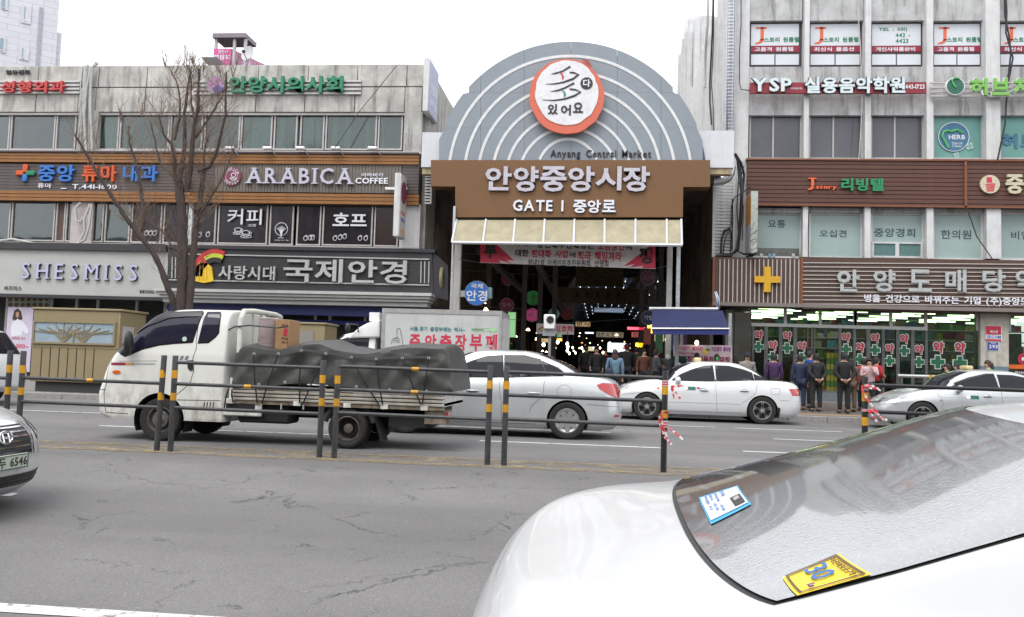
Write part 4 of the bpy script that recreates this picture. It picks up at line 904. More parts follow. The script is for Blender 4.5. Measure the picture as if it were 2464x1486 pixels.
def lit(x0, y0, x1, y1, Y, c_, e, lbl, txt=None):
    X0, X1, Z0, Z1 = RC(x0, y0, x1, y1, Y); s_ = thing('lit_sign', lbl, 'lit sign', ((X0+X1)/2, Y, Z0)); bx('panel', X0, X1, Y, Y+.08, Z0, Z1, lamp('lit %s' % (c_,), c_, e), s_); bx('housing', X0-.03, X1+.03, Y+.09, Y+.16, Z0-.03, Z1+.03, black, s_)
    if txt: sx(s_, txt, x0+2, y0+1, x1-2, y1-1, Y, let_k, .005, .02, off=.003)
    return s_
lit(1510, 788, 1552, 794, 33, (1, .05, .1), 1.6, 'thin red glowing letter strip inside the arcade'); lit(1558, 782, 1572, 802, 32, (1, .65, .05), 2.5, 'small orange glowing flame-shaped sign')
lit(1530, 826, 1547, 836, 33, (1, .6, .02), 3, 'yellow glowing round lamp low in the arcade'); lit(1462, 826, 1510, 848, 60, (.55, .75, 1), 1.4, 'bright pale blue shop sign at the far end of the arcade'); lit(1500, 832, 1514, 840, 50, (1, .1, .15), 1.6, 'small red sign beside the pale blue far sign')
lit(1408, 800, 1428, 803, 35, (.5, .6, 1), 2, 'thin bluish light tube over the stalls'); lit(1340, 815, 1352, 821, 34, (1, .35, .05), 2, 'small orange glowing sign above the left bulbs')
lit(1405, 835, 1440, 845, 45, (.9, .8, .5), .5, 'dim yellowish shop shelf light', None); lit(1435, 800, 1500, 812, 40, (.35, .3, .22), .3, 'dim tan arrow board inside the arcade', '방면 X 한복로')
rnd2 = random.Random(11)
# stalls with goods along both sides
goods = [mat('goods %d' % i, c_, .6) for i, c_ in enumerate(((.25, .06, .04), (.30, .22, .05), (.05, .16, .06), (.30, .28, .25), (.05, .08, .2), (.25, .12, .05), (.12, .05, .10)))]
for k in range(12):
    sd_ = -1 if k % 2 else 1; Y = 31+k*2.4; xc = (XA0+1.3 if sd_ < 0 else XA1-1.5)
    s = thing('market_stall', '%s market stall of piled goods on the %s side of the arcade' % (('first','second','third','fourth','fifth','sixth')[k//2], 'left' if sd_ < 0 else 'right'), 'stall', (xc, Y, .38), 'stalls inside the arcade')
    bx('counter', xc-.9, xc+.9, Y, Y+1.5, .38, 1.1, dkw, s)
    for j in range(9):
        a = xc-.8+j*.18; h = rnd2.uniform(.08, .4); bx('goods', a, a+.15, Y+.1, Y+.7, 1.1, 1.1+h, goods[(j+k) % 7], s)
    for j in range(4):
        a = xc-.8+j*.42; bx('hanging_goods', a, a+.25, Y+.2, Y+.4, 2.0+rnd2.uniform(-.2, .2), 2.7, goods[(j*2+k) % 7], s)
# rows of small shop lights and lit shop boards along both sides
sl_ = random.Random(4)
for k, (x0_, x1_, y0_, y1_, Y_, n_l, lb_) in enumerate(((1290, 1420, 800, 850, 36, 26, 'cluster of small warm stall lights on the left of the arcade'), (1420, 1540, 800, 850, 44, 26, 'cluster of small coloured lights in the middle of the arcade'), (1540, 1600, 790, 850, 34, 12, 'small stall lights on the right of the arcade'))):
    s = thing('stall_lights', lb_, 'lights', P((x0_+x1_)/2, 820, Y_)[:1]+(Y_, 2.5))
    for i in range(n_l):
        X, Z = P(sl_.uniform(x0_, x1_), sl_.uniform(y0_, y1_), Y_+i*.15); c_ = sl_.choice(((1, .75, .4), (1, .75, .4), (1, .9, .7), (1, .3, .15), (.4, .6, 1), (.5, 1, .4)))
        r_ = sl_.uniform(.02, .05); MB().ell((X, Y_+i*.15, Z), (r_, r_, r_*.8), 6, 4).obj('lamp', lamp('stall lamp %s' % (c_,), c_, 3), s)
for k, (x0_, y0_, x1_, y1_, Y_, c_, t_, lb_) in enumerate(((1222, 752, 1240, 812, 33, (.12, .35, .12), '', 'tall pale green lit board beside the truck box'), (1255, 770, 1262, 815, 34, (.35, .06, .05), '', 'narrow red lit board left of the pink sign'), (1295, 815, 1330, 824, 36, (.4, .28, .12), '', 'low tan lit board under the pancake banner'), (1385, 775, 1420, 786, 38, (.25, .16, .08), '분식', 'dim brown lit board above the stall lights'), (1430, 742, 1500, 752, 48, (.12, .16, .22), '', 'dim bluish board under the vault'), (1520, 800, 1550, 812, 37, (.30, .05, .04), '정육', 'dim red butcher board on the right'), (1575, 806, 1598, 822, 33, (.3, .22, .1), '', 'dim tan board at the right stalls'), (1340, 790, 1352, 812, 36, (.08, .2, .1), '', 'small green board behind the pole'))):
    lit(x0_, y0_, x1_, y1_, Y_, c_, .8, lb_, t_ or None)
# side shutters and ducts between buildings
s = thing('louvre_panel', 'white slatted panel between the wooden fascia and the gate', 'louvre', (P(1030, 450, YL)[0], YL, 5)); boards(s, 1023, 420, 1037, 492, YL+.1, 10, white_r, .06, gap=.05, name='slat'); rb('frame', 1037, 418, 1040, 492, YL+.1, .08, white_r, s)
s = thing('louvre_panel', 'tall white slatted panel right of the gate behind black cables', 'louvre', (P(1740, 530, 29.9)[0], 29.9, 5)); boards(s, 1720, 418, 1762, 618, 29.8, 26, white_r, .07, gap=.035, name='slat'); rb('frame', 1714, 418, 1720, 620, 29.8, .1, white_r, s); rb('frame', 1762, 418, 1767, 620, 29.8, .12, white_r, s)
# blue awning stall at the pharmacy corner
s = thing('blue_awning', 'blue fabric awning over the plant stall at the gate foot', 'awning', (P(1660, 770, 27)[0], 27, 2)); blu = mat('awning blue', (.016, .022, .085), .7, var=.15, scale=3)
def q4(name, pts, mt, par): MB().add([awp(x, y, Y) for x, y, Y in pts], [(0, 1, 2, 3)]).obj(name, mt, par)
q4('sheet', ((1570, 745, 27.2), (1568, 791, 25.9), (1754, 791, 25.9), (1739, 748, 27.2)), blu, s); q4('valance', ((1568, 792, 25.9), (1570, 805, 25.9), (1753, 806, 25.9), (1754, 792, 25.9)), mat('valance blue', (.02, .03, .16), .7), s)
MB().tube([awp(1567, 791, 25.88), awp(1755, 791.5, 25.88)], .025, 5).obj('front_bar', alu, s); MB().tube([awp(1562, 743, 27.2), awp(1728, 744, 27.2)], .05, 5).obj('roller', white_r, s); q4('side', ((1739, 748, 27.2), (1754, 791, 25.9), (1752, 806, 25.9), (1742, 806, 27.2)), blu, s)
s = thing('plant_stall_banner', 'pink and white plant sale banner below the blue awning', 'banner', (P(1690, 850, 28)[0], 28, 1)); YPn = 28
pol(s, 'cloth', [(1620, 830), (1761, 832), (1762, 900), (1620, 900)], YPn, mat('pale pink cloth', (.55, .42, .46), .7, var=.2, scale=4), .01)
sx(s, '꽃의향기 플라워', 1626, 834, 1690, 844, YPn, mat('magenta print', (.45, .05, .2), .5), .004, .04, off=.011); sx(s, '이도령의 꽃타령', 1712, 835, 1758, 847, YPn, mat('purple print', (.2, .02, .2), .5), .004, .06, off=.011)
sx(s, '공기정화식물전문판장', 1627, 857, 1757, 876, YPn, mat('dark wine print', (.22, .02, .06), .5), .004, .08, off=.011); sx(s, '관엽식물 허브 화분식물', 1628, 848, 1680, 854, YPn, mat('magenta print', (.45, .05, .2)), .004, .02, off=.011)
disc('printed_flower', 1697, 847, 7, YPn, mat('yellow print', (.7, .5, .1), .5), s, .004, .012); disc('printed_leaf', 1703, 842, 5, YPn, let_g, s, .004, .013, ry=3)
for x in (1625, 1640, 1756): X, Z = P(x, 800, 28.2); bx('post', X-.05, X+.05, 28.15, 28.25, .3, Z+.6, steel, s)
X, Z = P(1675, 826, 28); b_ = thing('light_bulb', 'bare glowing bulb above the plant sale banner', 'light bulb', (X, 27.8, Z)); MB().ell((X, 27.8, Z), (.06, .06, .08), 8, 6).obj('glass', lamp('warm bulb', (1, .82, .55), 5), b_, smooth=180); MB().tube([(X, 27.8, Z+.05), (X, 27.8, Z+.5)], .01, 4).obj('cord', cable, b_)
# flat round blue sign seen edge-on
X, Z = P(1722, 724, 28.6); s = thing('edge_on_sign', 'white round sign with blue rim seen edge-on at the pharmacy corner', 'sign', (X, 28.6, Z)); Mx = Matrix.Translation((X, 28.6, Z)) @ Matrix.Rotation(R(78), 4, 'Y') 
MB().lathe([(.001, 0), (.29, 0), (.29, .07), (.001, .07)], 28, Mx).obj('face', white_paint, s); MB().lathe([(.292, .02), (.295, .02), (.295, .05), (.292, .05)], 28, Mx).obj('rim', print_b, s)
bx('corner_ledge', P(1655, 745, 30)[0], XA1, 28.7, 31, P(1690, 746, 29)[1], P(1690, 742, 29)[1], mat('grey ledge', (.2, .19, .18), .7), arc)
# ---------------- right building ----------------
YR = 30.0
XB0 = P(1768, 300, YR)[0]; XB1 = P(2700, 300, YR)[0]; ZB = P(1900, -90, YR)[1]
rbg = thing('office_building', 'grey concrete office building with clinic and pharmacy signs, right of the gate', 'building', ((XB0+XB1)/2, YR+6, .3))
bx('core', XB0+.15, XB1, YR+1.2, YR+14, P(2000, 730, YR)[1], ZB, room, rbg)
cols = [(1768, 1800), (1931, 1943), (2077, 2091), (2224, 2240), (2366, 2400), (2533, 2547), (2680, 2700)]
gaps = [(cols[i][1], cols[i+1][0]) for i in range(len(cols)-1)]
for i, (a, b) in enumerate(cols):
    o = rb('pilaster', a, -90, b, 625, YR, .22 if i else .1, white_r, rbg, front=.3)
rb('corner_recess', 1789, -90, 1803, 386, YR, .02, concrete_r, rbg, front=.2)
grey_ = mat('grey pane', (.105, .108, .125), .15, var=.18, scale=.8, spec=.4)
frost = mat('frosted teal pane', (.34, .44, .42), .22, var=.1, scale=.6, spec=.4)
whf = mat('white sign film', (.62, .64, .68), .3, var=.03)
dfr = mat('dark window frame', (.06, .045, .05), .5)
tealf = mat('teal film', (.14, .33, .30), .4, var=.15, scale=1)
for gi, (a, b) in enumerate(gaps):
    for (ya, yb) in ((-90, 50), (161, 278), (386, 392), (501, 512)):
        rb('concrete_panel', a, ya, b, yb, YR, 0, concrete_r, rbg, front=.35)
    # fourth floor
    x0, x1 = a+2, b-4
    wdw = rb('window', x0, 52, x1, 160, YR+.22, .04, dfr, rbg)
    pn = lambda *q, mt=whf, nm='pane': rb(nm, *q, YR+.18, .02, mt, wdw)
    pn(x0+5, 59, x1-5, 111); rb('red_strip', x0+5, 112, x1-5, 126, YR+.18, .02, mat('crimson strip', (.30, .012, .04), .5), wdw); pn(x0+5, 132, (x0+x1)/2-1.5, 157); pn((x0+x1)/2+1.5, 132, x1-5, 157)
    YW = YR+.155
    if gi == 2:
        for t_, xa, xb, yy in (('TEL : 031)', 2115, 2183, 67), ('442 -', 2155, 2190, 80), ('4423', 2155, 2186, 94)): sx(wdw, t_, xa, yy, xb, yy+10, YW, let_g, .004, .05)
        s_t = '개인샤워룸완비'
    else:
        # the J keeps its own orange shape
        for q in ((x0+17, 66, x0+43, 70), (x0+28, 66, x0+36, 98)): rb('logo_stroke', *q, YW, .006, mat('orange red print', (.72, .13, .05), .5), wdw)
        pol(wdw, 'logo_stroke', [(x0+36, 95), (x0+33, 102), (x0+26, 106), (x0+15, 107), (x0+15, 104), (x0+24, 101), (x0+28, 95)], YW, mat('orange red print', (.72, .13, .05)), .006)
        sx(wdw, '스토리 원룸텔', x0+36, 90, x0+121, 102, YW, let_g, .004, .05); s_t = '고품격 원룸텔' if gi in (0, 3) else '최신식 풀옵션'
    sx(wdw, s_t, x0+14, 114, x1-18, 124, YW, let_w, .004, .05)
    # third floor
    y3a, y3b = 279, 385
    mt_ = grey_ if gi < 3 else tealf
    f_ = window(rbg, x0, y3a, x1, y3b, YR+.22, mt_, alu_p, t=.05, mull=(.46,) if gi < 3 else ())
    # second floor
    y2a, y2b = 514, 622+gi*1.5
    f_ = window(rbg, x0, y2a, x1, y2b, YR+.2, frost, white_r, t=.06)
    if gi == 2:
        a0, a1, b0, b1 = RC(x0+3, 584, x1-3, y2b-3, YR+.2); mm = MB(); hf = (a0+a1)/2
        bars(mm, a0, hf, b0, b1, .06, YR+.08, YR+.16); bars(mm, hf, a1, b0, b1, .06, YR+.08, YR+.16); v_ = mm.obj('vent_frame', white_r, f_)
        bx('pane', a0+.05, hf-.05, YR+.12, YR+.13, b0+.05, b1-.05, mat('teal dark pane', (.12, .22, .21), .15), f_); bx('pane', hf+.05, a1-.05, YR+.12, YR+.13, b0+.05, b1-.05, mat('teal dark pane', (.12, .22, .21), .15), f_)
    if gi == 0:
        rb('open_pane', x0+2, 598, x1-3, 620, YR+.17, .02, mat('dark shelf view', (.12, .13, .12), .5, var=.4), f_)
        for q, c_ in ((1828, (.5, .6, .5)), (1848, (.2, .35, .5)), (1858, (.3, .4, .5)), (1905, (.5, .5, .48)), (1922, (.25, .4, .15))): rb('bottle', q, 611, q+7, 620, YR+.14, .05, mat('bottle %d' % q, c_, .4), f_)
    for t_, xa, xb, ya_, yb_, g2 in (('요통', 1848, 1890, 530, 549, 0), ('오십견', 1972, 2037, 554, 571, 1), ('중앙경희', 2103, 2202, 550, 571, 2), ('한의원', 2264, 2337, 554, 576, 3), ('비염', 2433, 2478, 557, 577, 4)):
        if g2 == gi: sx(f_, t_, xa, ya_, xb, yb_, YR+.16, mat('slate print', (.05, .08, .10), .5), .004, .03)
    if gi == 0:
        pass
    if gi == 3:
        hg = (x0+x1)/2-7; disc('film_disc', hg, 330, 37, YR+.16, mat('herb blue', (.05, .17, .28), .5), rbg, .006); 
        m_ = MB(); ring(m_, hg, 330, 37, YR+.15, .015, n=28); m_.obj('film_ring', let_w, rbg)
        brush_pts = [(hg-22, 316), (hg-12, 312), (hg-2, 315), (hg+12, 310), (hg+26, 318)]
        m_ = MB().tube([(P(x, y, YR)[0], YR+.145, P(x, y, YR)[1]) for x, y in brush_pts], .045, 5).tube([(P(x, y, YR)[0], YR+.145, P(x, y, YR)[1]) for x, y in ((hg-22, 316), (hg-24, 326), (hg-16, 340), (hg-8, 354))], .05, 5); m_.obj('film_tooth', mat('herb green', (.10, .42, .14), .5), rbg)
        sx(rbg, 'HERB', hg-12, 325, hg+27, 336, YR+.148, let_w, .004, .05); sx(rbg, 'Dental', hg-4, 342, hg+20, 348, YR+.148, let_w, .004, .0); sx(rbg, 'Clinic', hg-4, 349, hg+20, 355, YR+.148, let_w, .004, .0)
        for fx, fy, fr in ((hg+38, 352, 8), (hg+6, 374, 6)):
            for k in range(4): a = k*PI/2+.6; disc('film_petal', fx+fr*.7*math.cos(a), fy+fr*.7*math.sin(a), fr*.62, YR+.16, mat('pale teal film', (.35, .52, .48), .5), rbg, .005, n=12)
    if gi == 4: sx(rbg, '허브', 2408, 322, 2500, 358, YR+.16, mat('herb blue', (.05, .17, .28)), .005, .08)
# side wall with pilasters receding beside the arcade
bx('side_wall', XB0, XB0+.15, YR+.3, YR+14, P(1768, 700, YR)[1], ZB, white_r, rbg)
for k in range(8):
    Y = YR+.9+k*1.75; bx('side_pilaster', XB0-.28, XB0+.0, Y, Y+.35, 5, ZB-.1, white_r, rbg)
s = thing('rear_building', 'pale stepped rear building behind the gate arch', 'building', (XB0+1, 50, .3))
for k, (a, b, yt) in enumerate(((1675, 1686, 38), (1658, 1677, 41), (1650, 1660, 46), (1642, 1652, 89), (1634, 1644, 127))):
    Y = 44.2+k*2.2; X0, X1, Z0, Z1 = RC(a, yt, b, 500, Y); bx('wall', X0, X1+.6, Y, Y+2.1, .3, Z1, white_r, s)
    bx('wall_fin', X0-.12, X0+.12, Y-.1, Y+.3, .3, Z1-.15, white_r, s)
# spiral duct
du_ = thing('spiral_duct', 'tall shiny spiral duct down the corner of the office building', 'duct', (P(1757, 10, YR-.6)[0], YR-.6, 9))
m = MB(); pp = [(P(1760, -60, YR-.5)[0], YR-.5, P(1760, -60, YR-.5)[1]), (P(1758, 160, YR-.5)[0], YR-.5, P(1758, 160, YR-.5)[1]), (P(1756, 318, YR-.5)[0], YR-.5, P(1756, 318, YR-.5)[1])]
Xd = (pp[0][0]+pp[2][0])/2; n = 46
prof = []
for i in range(n):
    z = pp[2][2]+(pp[0][2]-pp[2][2])*i/n; prof += [(.135, z), (.135, z+.13), (.142, z+.14), (.142, z+.15)]
m.lathe(prof, 16, Matrix.Translation((Xd, YR-.45, 0))).obj('duct', mat('shiny duct', (.55, .57, .60), .3, .85, var=.1), du_, smooth=40)
eb = [P(1757, 408, YR-.9), P(1755, 418, YR-.9), P(1750, 428, YR-.9), P(1738, 434, YR-.9), P(1716, 436, YR-.9)]
MB().tube([(a, YR-.9, b) for a, b in [P(1758, 400, YR-.9)]+eb], [.17]*6, 14).obj('elbow', mat('shiny duct', (.5, .5, .5)), du_, smooth=60)
# loose cables
def onside(x, y):
    r = F*FPX+RR*(x-1232)+UU*(743-y); t = (XB0-.33)/r.x; return (XB0-.33, r.y*t, CAMZ+r.z*t)
cb = thing('cable_bundle', 'thick bundle of black cables down the corner right of the gate', 'cables', (P(1775, 500, YR-.4)[0], YR-.4, 5))
for pts, r_ in ((((1768, 370), (1776, 385), (1782, 410), (1785, 450), (1784, 500), (1780, 560), (1773, 600), (1760, 614), (1722, 616)), .05), (((1770, 372), (1784, 392), (1792, 420), (1786, 470), (1783, 540), (1776, 604), (1790, 612), (1805, 610)), .04), (((1807, 450), (1795, 458), (1785, 466), (1768, 474), (1760, 500), (1761, 540), (1752, 556), (1744, 580), (1741, 612)), .02),
                (((1735, 610), (1737, 575), (1743, 555), (1754, 550), (1762, 565), (1762, 600)), .035), (((1733, 600), (1738, 570), (1750, 552), (1759, 570), (1758, 612)), .02), (((1762, 480), (1764, 520), (1763, 560), (1759, 600)), .02), (((1772, 376), (1778, 430), (1774, 500), (1777, 560), (1770, 610)), .02), (((1790, 400), (1780, 440), (1790, 500), (1786, 580)), .015)):
    MB().tube([(P(x, y, YR-.5)[0], YR-.5+(i % 3)*.05, P(x, y, YR-.5)[1]) for i, (x, y) in enumerate(pts)], r_, 6).obj('cable', cable, cb, smooth=60)
for pts, r_ in ((((1716, 0), (1714, 80), (1711, 140), (1708, 200), (1708, 250), (1712, 300)), .035), (((1718, 0), (1717, 100), (1712, 200), (1716, 260), (1717, 315)), .02), (((1704, 0), (1703, 60), (1698, 110), (1696, 170), (1696, 212)), .05)):
    MB().tube([onside(x, y) for x, y in pts], r_, 6).obj('cable', cable if r_ < .05 else duct, cb, smooth=60)
for pts in (((1783, -40), (1783, 60), (1779, 130), (1779, 200), (1783, 216), (1804, 219)), ((2062, -40), (2066, 60), (2070, 110), (2074, 250), (2070, 330), (2066, 385)), ((2415, -60), (2418, 40), (2428, 90), (2432, 130), (2424, 200), (2418, 300), (2400, 385)), ((2416, -60), (2422, 30), (2420, 80), (2437, 140), (2422, 220)), ((2330, 512), (2350, 570), (2390, 628))):
    MB().tube([(P(x, y, YR-.3)[0], YR-.32, P(x, y, YR-.3)[1]) for x, y in pts], .018 if pts[0][0] < 2400 else .03, 5).obj('cable', cable if pts[0][0] != 2062 else duct, cb)
# music school sign
s = sign('dark red music school sign with white outlined letters and phone number', 2010, 212, YR); rb('board', 1804, 201, 2226, 227, YR-.3, .1, mat('dark red board', (.25, .015, .03), .5), s)
for t_, a, b, c, d in (('YSP', 1808, 1904, 190, 223), ('실용음악학원', 1935, 2176, 188, 227)):
    sx(s, t_, a-2, c-1.5, b+2, d+1.5, YR-.4, char, .05, .16); sx(s, t_, a, c, b, d, YR-.4, mat('pale cyan white letter', (.62, .70, .72), .4), .05, .07, True, off=.052)
sx(s, '(와이에스피)', 1902, 211, 1930, 217, YR-.4, let_w, .01, .02); sx(s, '443-1723', 2178, 204, 2224, 215, YR-.4, let_w, .02, .05)
# herb dental sign
s = sign('green Korean dental clinic sign on rails with round green badge', 2380, 212, YR)
for y in (200, 211, 222, 232): p, q = P(2238, y, YR-.35), P(2560, y, YR-.35); bx('rail', p[0], q[0], YR-.4, YR-.33, (p[1]+q[1])/2-.03, (p[1]+q[1])/2+.02, alu_p, s)
disc('badge', 2293.6, 212, 22.5, YR-.35, white_paint, s, .18); disc('badge_face', 2293.6, 212, 20.5, YR-.35, mat('dark green face', (.02, .12, .08), .4), s, .01, .182)
MB().tube([(P(x, y, YR)[0]-.13, YR-.56, P(x, y, YR)[1]) for x, y in ((2302, 203), (2292, 201), (2284, 206), (2288, 216), (2294, 224))], .035, 5).obj('badge_tooth', mat('herb green', (.1, .42, .14)), s); sx(s, 'HERB', 2290, 208, 2309, 214, YR-.535, let_w, .005, 0)
hg_ = mat('herb letter green', (.18, .45, .08), .4)
for t_, a, b in (('허', 2331, 2373), ('브', 2384, 2426), ('치', 2434, 2476), ('과', 2485, 2525)): sx(s, t_, a-1.5, 189, b+1.5, 234, YR-.4, white_paint, .06, .13); sx(s, t_, a, 191, b, 232, YR-.4, hg_, .06, .07, off=.065, name='letter')
# brown plank fascia
pbr = mat('brown plank', (.105, .042, .028), .6, var=.2, scale=4, stretch=(.5, 5, 5), bump=.1)
s = sign('brown plank fascia with orange and green Korean letters', 2050, 445, YR)
boards(s, 1796, 389, 2315, 500, YR-.12, 11, pbr, .15, gap=.02, name='plank'); boards(s, 2321, 390, 2700, 505, YR-.12, 11, pbr, .15, gap=.02, name='plank')
rb('divider', 2315, 390, 2321, 504, YR-.12, .2, mat('rust divider', (.20, .07, .03), .6), s); rb('backing', 1795, 389, 2700, 503, YR-.02, .09, black, s)
for y in (389, 500): rb('trim', 1794, y-2, 2700, y+2, YR-.12, .2, mat('rust divider', (.2, .07, .03)), s)
YJ = YR-.28
orr = mat('orange red print', (.72, .13, .05)); rb('logo_stroke', 1944, 429, 1964, 432, YJ, .06, orr, s); rb('logo_stroke', 1951, 432, 1958, 450, YJ, .06, orr, s); pol(s, 'logo_stroke', [(1958, 449), (1956, 455), (1951, 458), (1943, 459), (1943, 456), (1949, 454), (1951, 449)], YJ, orr, .06)
sx(s, 'story', 1963, 447, 2012, 459, YJ, mat('orange red print', (.7, .1, .05)), .05, .07, True); sx(s, '리빙텔', 2023, 430, 2125, 461, YJ, mat('emerald letters', (.02, .24, .09), .5), .08, .07, True)
disc('badge', 2380, 445, 23.5, YJ, mat('cream badge', (.58, .52, .38), .5), s, .08)
for k in range(5): pol(s, 'badge_print', [(2369+k*.8, 444+k*4), (2391-k*.5, 443+k*4), (2393-k, 446+k*4), (2367+k, 446.5+k*4)], YJ, print_r, .005, .081)
rb('badge_print', 2374, 427, 2387, 440, YJ-.081, .005, print_r, s)
sx(s, '중', 2418, 421, 2461, 468, YJ, mat('cream letters', (.55, .50, .36), .5), .08, .08, name='letter'); sx(s, '앙', 2472, 421, 2515, 468, YJ, mat('cream letters', (.5, .5, .4)), .08, .08, name='letter')
# pharmacy fascia
s = sign('brown pharmacy fascia with pale stripes, yellow cross and silver Korean letters', 2080, 680, YR)
pcy = mat('chocolate board', (.085, .045, .032), .6, var=.15, scale=3); YC = YR-.7
rb('board', 1717, 621, 1928, 738, YC, .02, pcy, s, front=.9); rb('board', 1928, 625, 2700, 752, YC, .0, pcy, s, front=.9)
wst = mat('pale stripe', (.50, .46, .43), .5)
for i in range(19): rb('stripe', 1730.5+i*10.55, 625, 1732.8+i*10.55, 733, YC-.02, .03, wst, s)
for i in range(12): 
    p, q = P(1931, 633+i*9.9, YC), P(2480, 635+i*9.9, YC); MB().add([(p[0], YC-.03, p[1]-.014), (q[0]+2.5, YC-.03, q[1]-.014-.0), (q[0]+2.5, YC-.03, q[1]+.014), (p[0], YC-.03, p[1]+.014)]+[(p[0], YC-.001, p[1]+.014), (q[0]+2.5, YC-.001, q[1]+.014)], [(0, 1, 2, 3), (3, 2, 5, 4)]).obj('stripe', wst, s)
rb('divider', 1925, 621, 1931, 740, YC-.01, .05, mat('rust divider', (.2, .07, .03)), s); rb('edge', 1714, 619, 1719, 740, YC, .05, mat('rust divider', (.2, .07, .03)), s)
rb('bottom_trim', 1714, 738, 2700, 747, YC+.03, .12, mat('grey brown trim', (.20, .17, .155), .6), s, front=.8)
Xc, Zc = P(1844.5, 674, YC); a, b = .105, .415
MB().prism([(Xc+u, Zc+v) for u, v in ((-a, -b), (a, -b), (a, -a), (b, -a), (b, a), (a, a), (a, b), (-a, b), (-a, a), (-b, a), (-b, -a), (-a, -a))], FY(YC), .06, .16).obj('yellow_cross', mat('cross yellow', (.65, .36, .015), .5), s)
slv = mat('pale silver letters', (.50, .52, .52), .35, .3)
for t_, a, b in (('안', 2012, 2066), ('양', 2099, 2152), ('도', 2184, 2239), ('매', 2272, 2322), ('당', 2361, 2416), ('약', 2440, 2493), ('국', 2520, 2570)):
    sx(s, t_, a+1, 652, b+1, 705, YC, mat('letter back white', (.6, .62, .6), .4), .04, .06, off=.03, name='letter_back'); sx(s, t_, a, 650, b, 703, YC, slv, .04, .05, off=.075, name='letter')
sx(s, '병을 건강으로 바꿔주는 기업 (주)중앙도매당약국', 2078, 714, 2560, 736, YC, let_w, .02, .05, off=.04)
# vertical projecting mirror-steel sign
s = thing('projecting_sign', 'tall mirror-steel sign box with orange face left of the first pale window', 'sign', (P(1815, 535, YR-.9)[0], YR-.9, P(1815, 611, YR-.9)[1]))
wst2 = mat('wavy mirror steel', (.30, .31, .28), .08, .95, var=.15, bump=1., scale=1.2, bscale=1.1)
X0, X1, Z0, Z1 = RC(1806, 460, 1824, 610, YR-1.1); bx('cabinet', X0, X1, YR-1.1, YR-.15, Z0, Z1, wst2, s, bevel=.01)
bx('face', X0-.012, X0, YR-1.05, YR-.2, Z0+1., Z1-.1, mat('orange face', (.6, .24, .03), .5), s); bx('face', X0-.012, X0, YR-1.05, YR-.2, Z0+.05, Z0+.98, mat('lilac face', (.45, .42, .5), .5), s)
# pharmacy shopfront
YP2 = 29.9
ph = thing('pharmacy_front', 'glass pharmacy front with steel frames, red lettering and green crosses', 'shop front', (P(2100, 850, YP2)[0], YP2, .37))
def c5(x): return (2280+x/3.9096)/1.3247
def c4(x): return (2600+x/2.972)/1.3247
def y4(y): return (950+y/2.972)/1.3247
stm = mat('door steel', (.20, .205, .20), .3, .7, var=.25, scale=2, bump=.15, bscale=3)
zf = P(2100, 948, YP2)[1]; zt = P(2100, 752, YP2)[1]; zh = P(2100, 790, YP2)[1]
Xa, Xb = P(1763, 850, YP2)[0], P(2700, 850, YP2)[0]
m = MB().box(Xa, Xb, YP2+9, YP2+9.1, zf, zt+.4).box(Xa-.1, Xa, YP2+.1, YP2+9, zf, zt+.4); m.obj('interior_wall', mat('pharmacy wall', (.11, .10, .085), .8, var=.5, scale=1.2), ph)
bx('interior_floor', Xa, Xb, YP2, YP2+9, zf-.05, zf, mat('shop floor', (.1, .095, .085), .4), ph); bx('ceiling', Xa, Xb, YP2-.3, YP2+9, zt+.25, zt+.3, mat('shop ceiling', (.10, .105, .10), .8), ph)
bx('step', Xa, Xb, YP2-.35, YP2+.1, pz(29.5)-.05, zf-.01, mat('grey blue step', (.13, .15, .17), .7), ph)
bx('step', Xa, Xb, YP2-.05, YP2+.1, zf-.01, zf+.06, stm, ph)
for r in range(11):
    for c_ in range(5):
        X = Xa+1.2+c_*2.35+(r % 2)*.5; Y = YP2+.7+r*.72
        if X < Xb-1: bx('ceiling_tube', X, X+1.15, Y, Y+.05, zt+.18, zt+.225, lamp('green white tube' if (r+c_) % 3 else 'white tube', (.72, 1, .5) if (r+c_) % 3 else (.95, 1, .95), 5), ph)
pnl = [(455, 478), (604, 650), (786, 830), (966, 1012), (1142, 1150), (1190, 1204), (1222, 1236), (1530, 1565), (1712, 1745)]
fr_x = [(c5(a), c5(b)) for a, b in pnl]+[(c4(a), c4(b)) for a, b in ((475, 512), (622, 648), (758, 790), (898, 930), (1030, 1056), (1530, 1548))]
for a, b in fr_x:
    X0, X1 = P(a, 870, YP2)[0], P(b, 870, YP2)[0]; bx('door_frame', X0, X1, YP2-.06, YP2+.03, zf, zh, stm, ph)
for x in (c5(870), c5(1305), c5(1740), c4(375), c4(710), c4(1040), c4(1530), c4(1830)):
    X = P(x, 770, YP2)[0]; bx('transom_post', X-.05, X+.05, YP2-.05, YP2+.03, zh, zt+.25, alu_p, ph)
bx('header_bar', Xa+.55, P(c4(1050), 790, YP2)[0], YP2-.1, YP2+.02, zh-.04, zh+.07, mat('bright steel', (.6, .62, .6), .25, .6), ph)
gdoor = glass('door glass', (.85, .95, .88), .75, .02, .0)
ed = [c5(478), c5(604), c5(650), c5(786), c5(830), c5(966), c5(1012), c5(1142)]
for a, b in [(c5(478), c5(604)), (c5(650), c5(786)), (c5(830), c5(966)), (c5(1012), c5(1142)), (c5(1565), c5(1712)), (c5(1745), c4(475)), (c4(512), c4(622)), (c4(648), c4(758)), (c4(790), c4(898)), (c4(930), c4(1030)), (c4(1056), c4(1530)), (c4(1830), c4(2300))]:
    X0, X1 = P(a, 870, YP2)[0], P(b, 870, YP2)[0]; bx('pane', X0, X1, YP2-.01, YP2, zf+.05, zh-.04 if b < c4(1056) else zt, gdoor, ph)
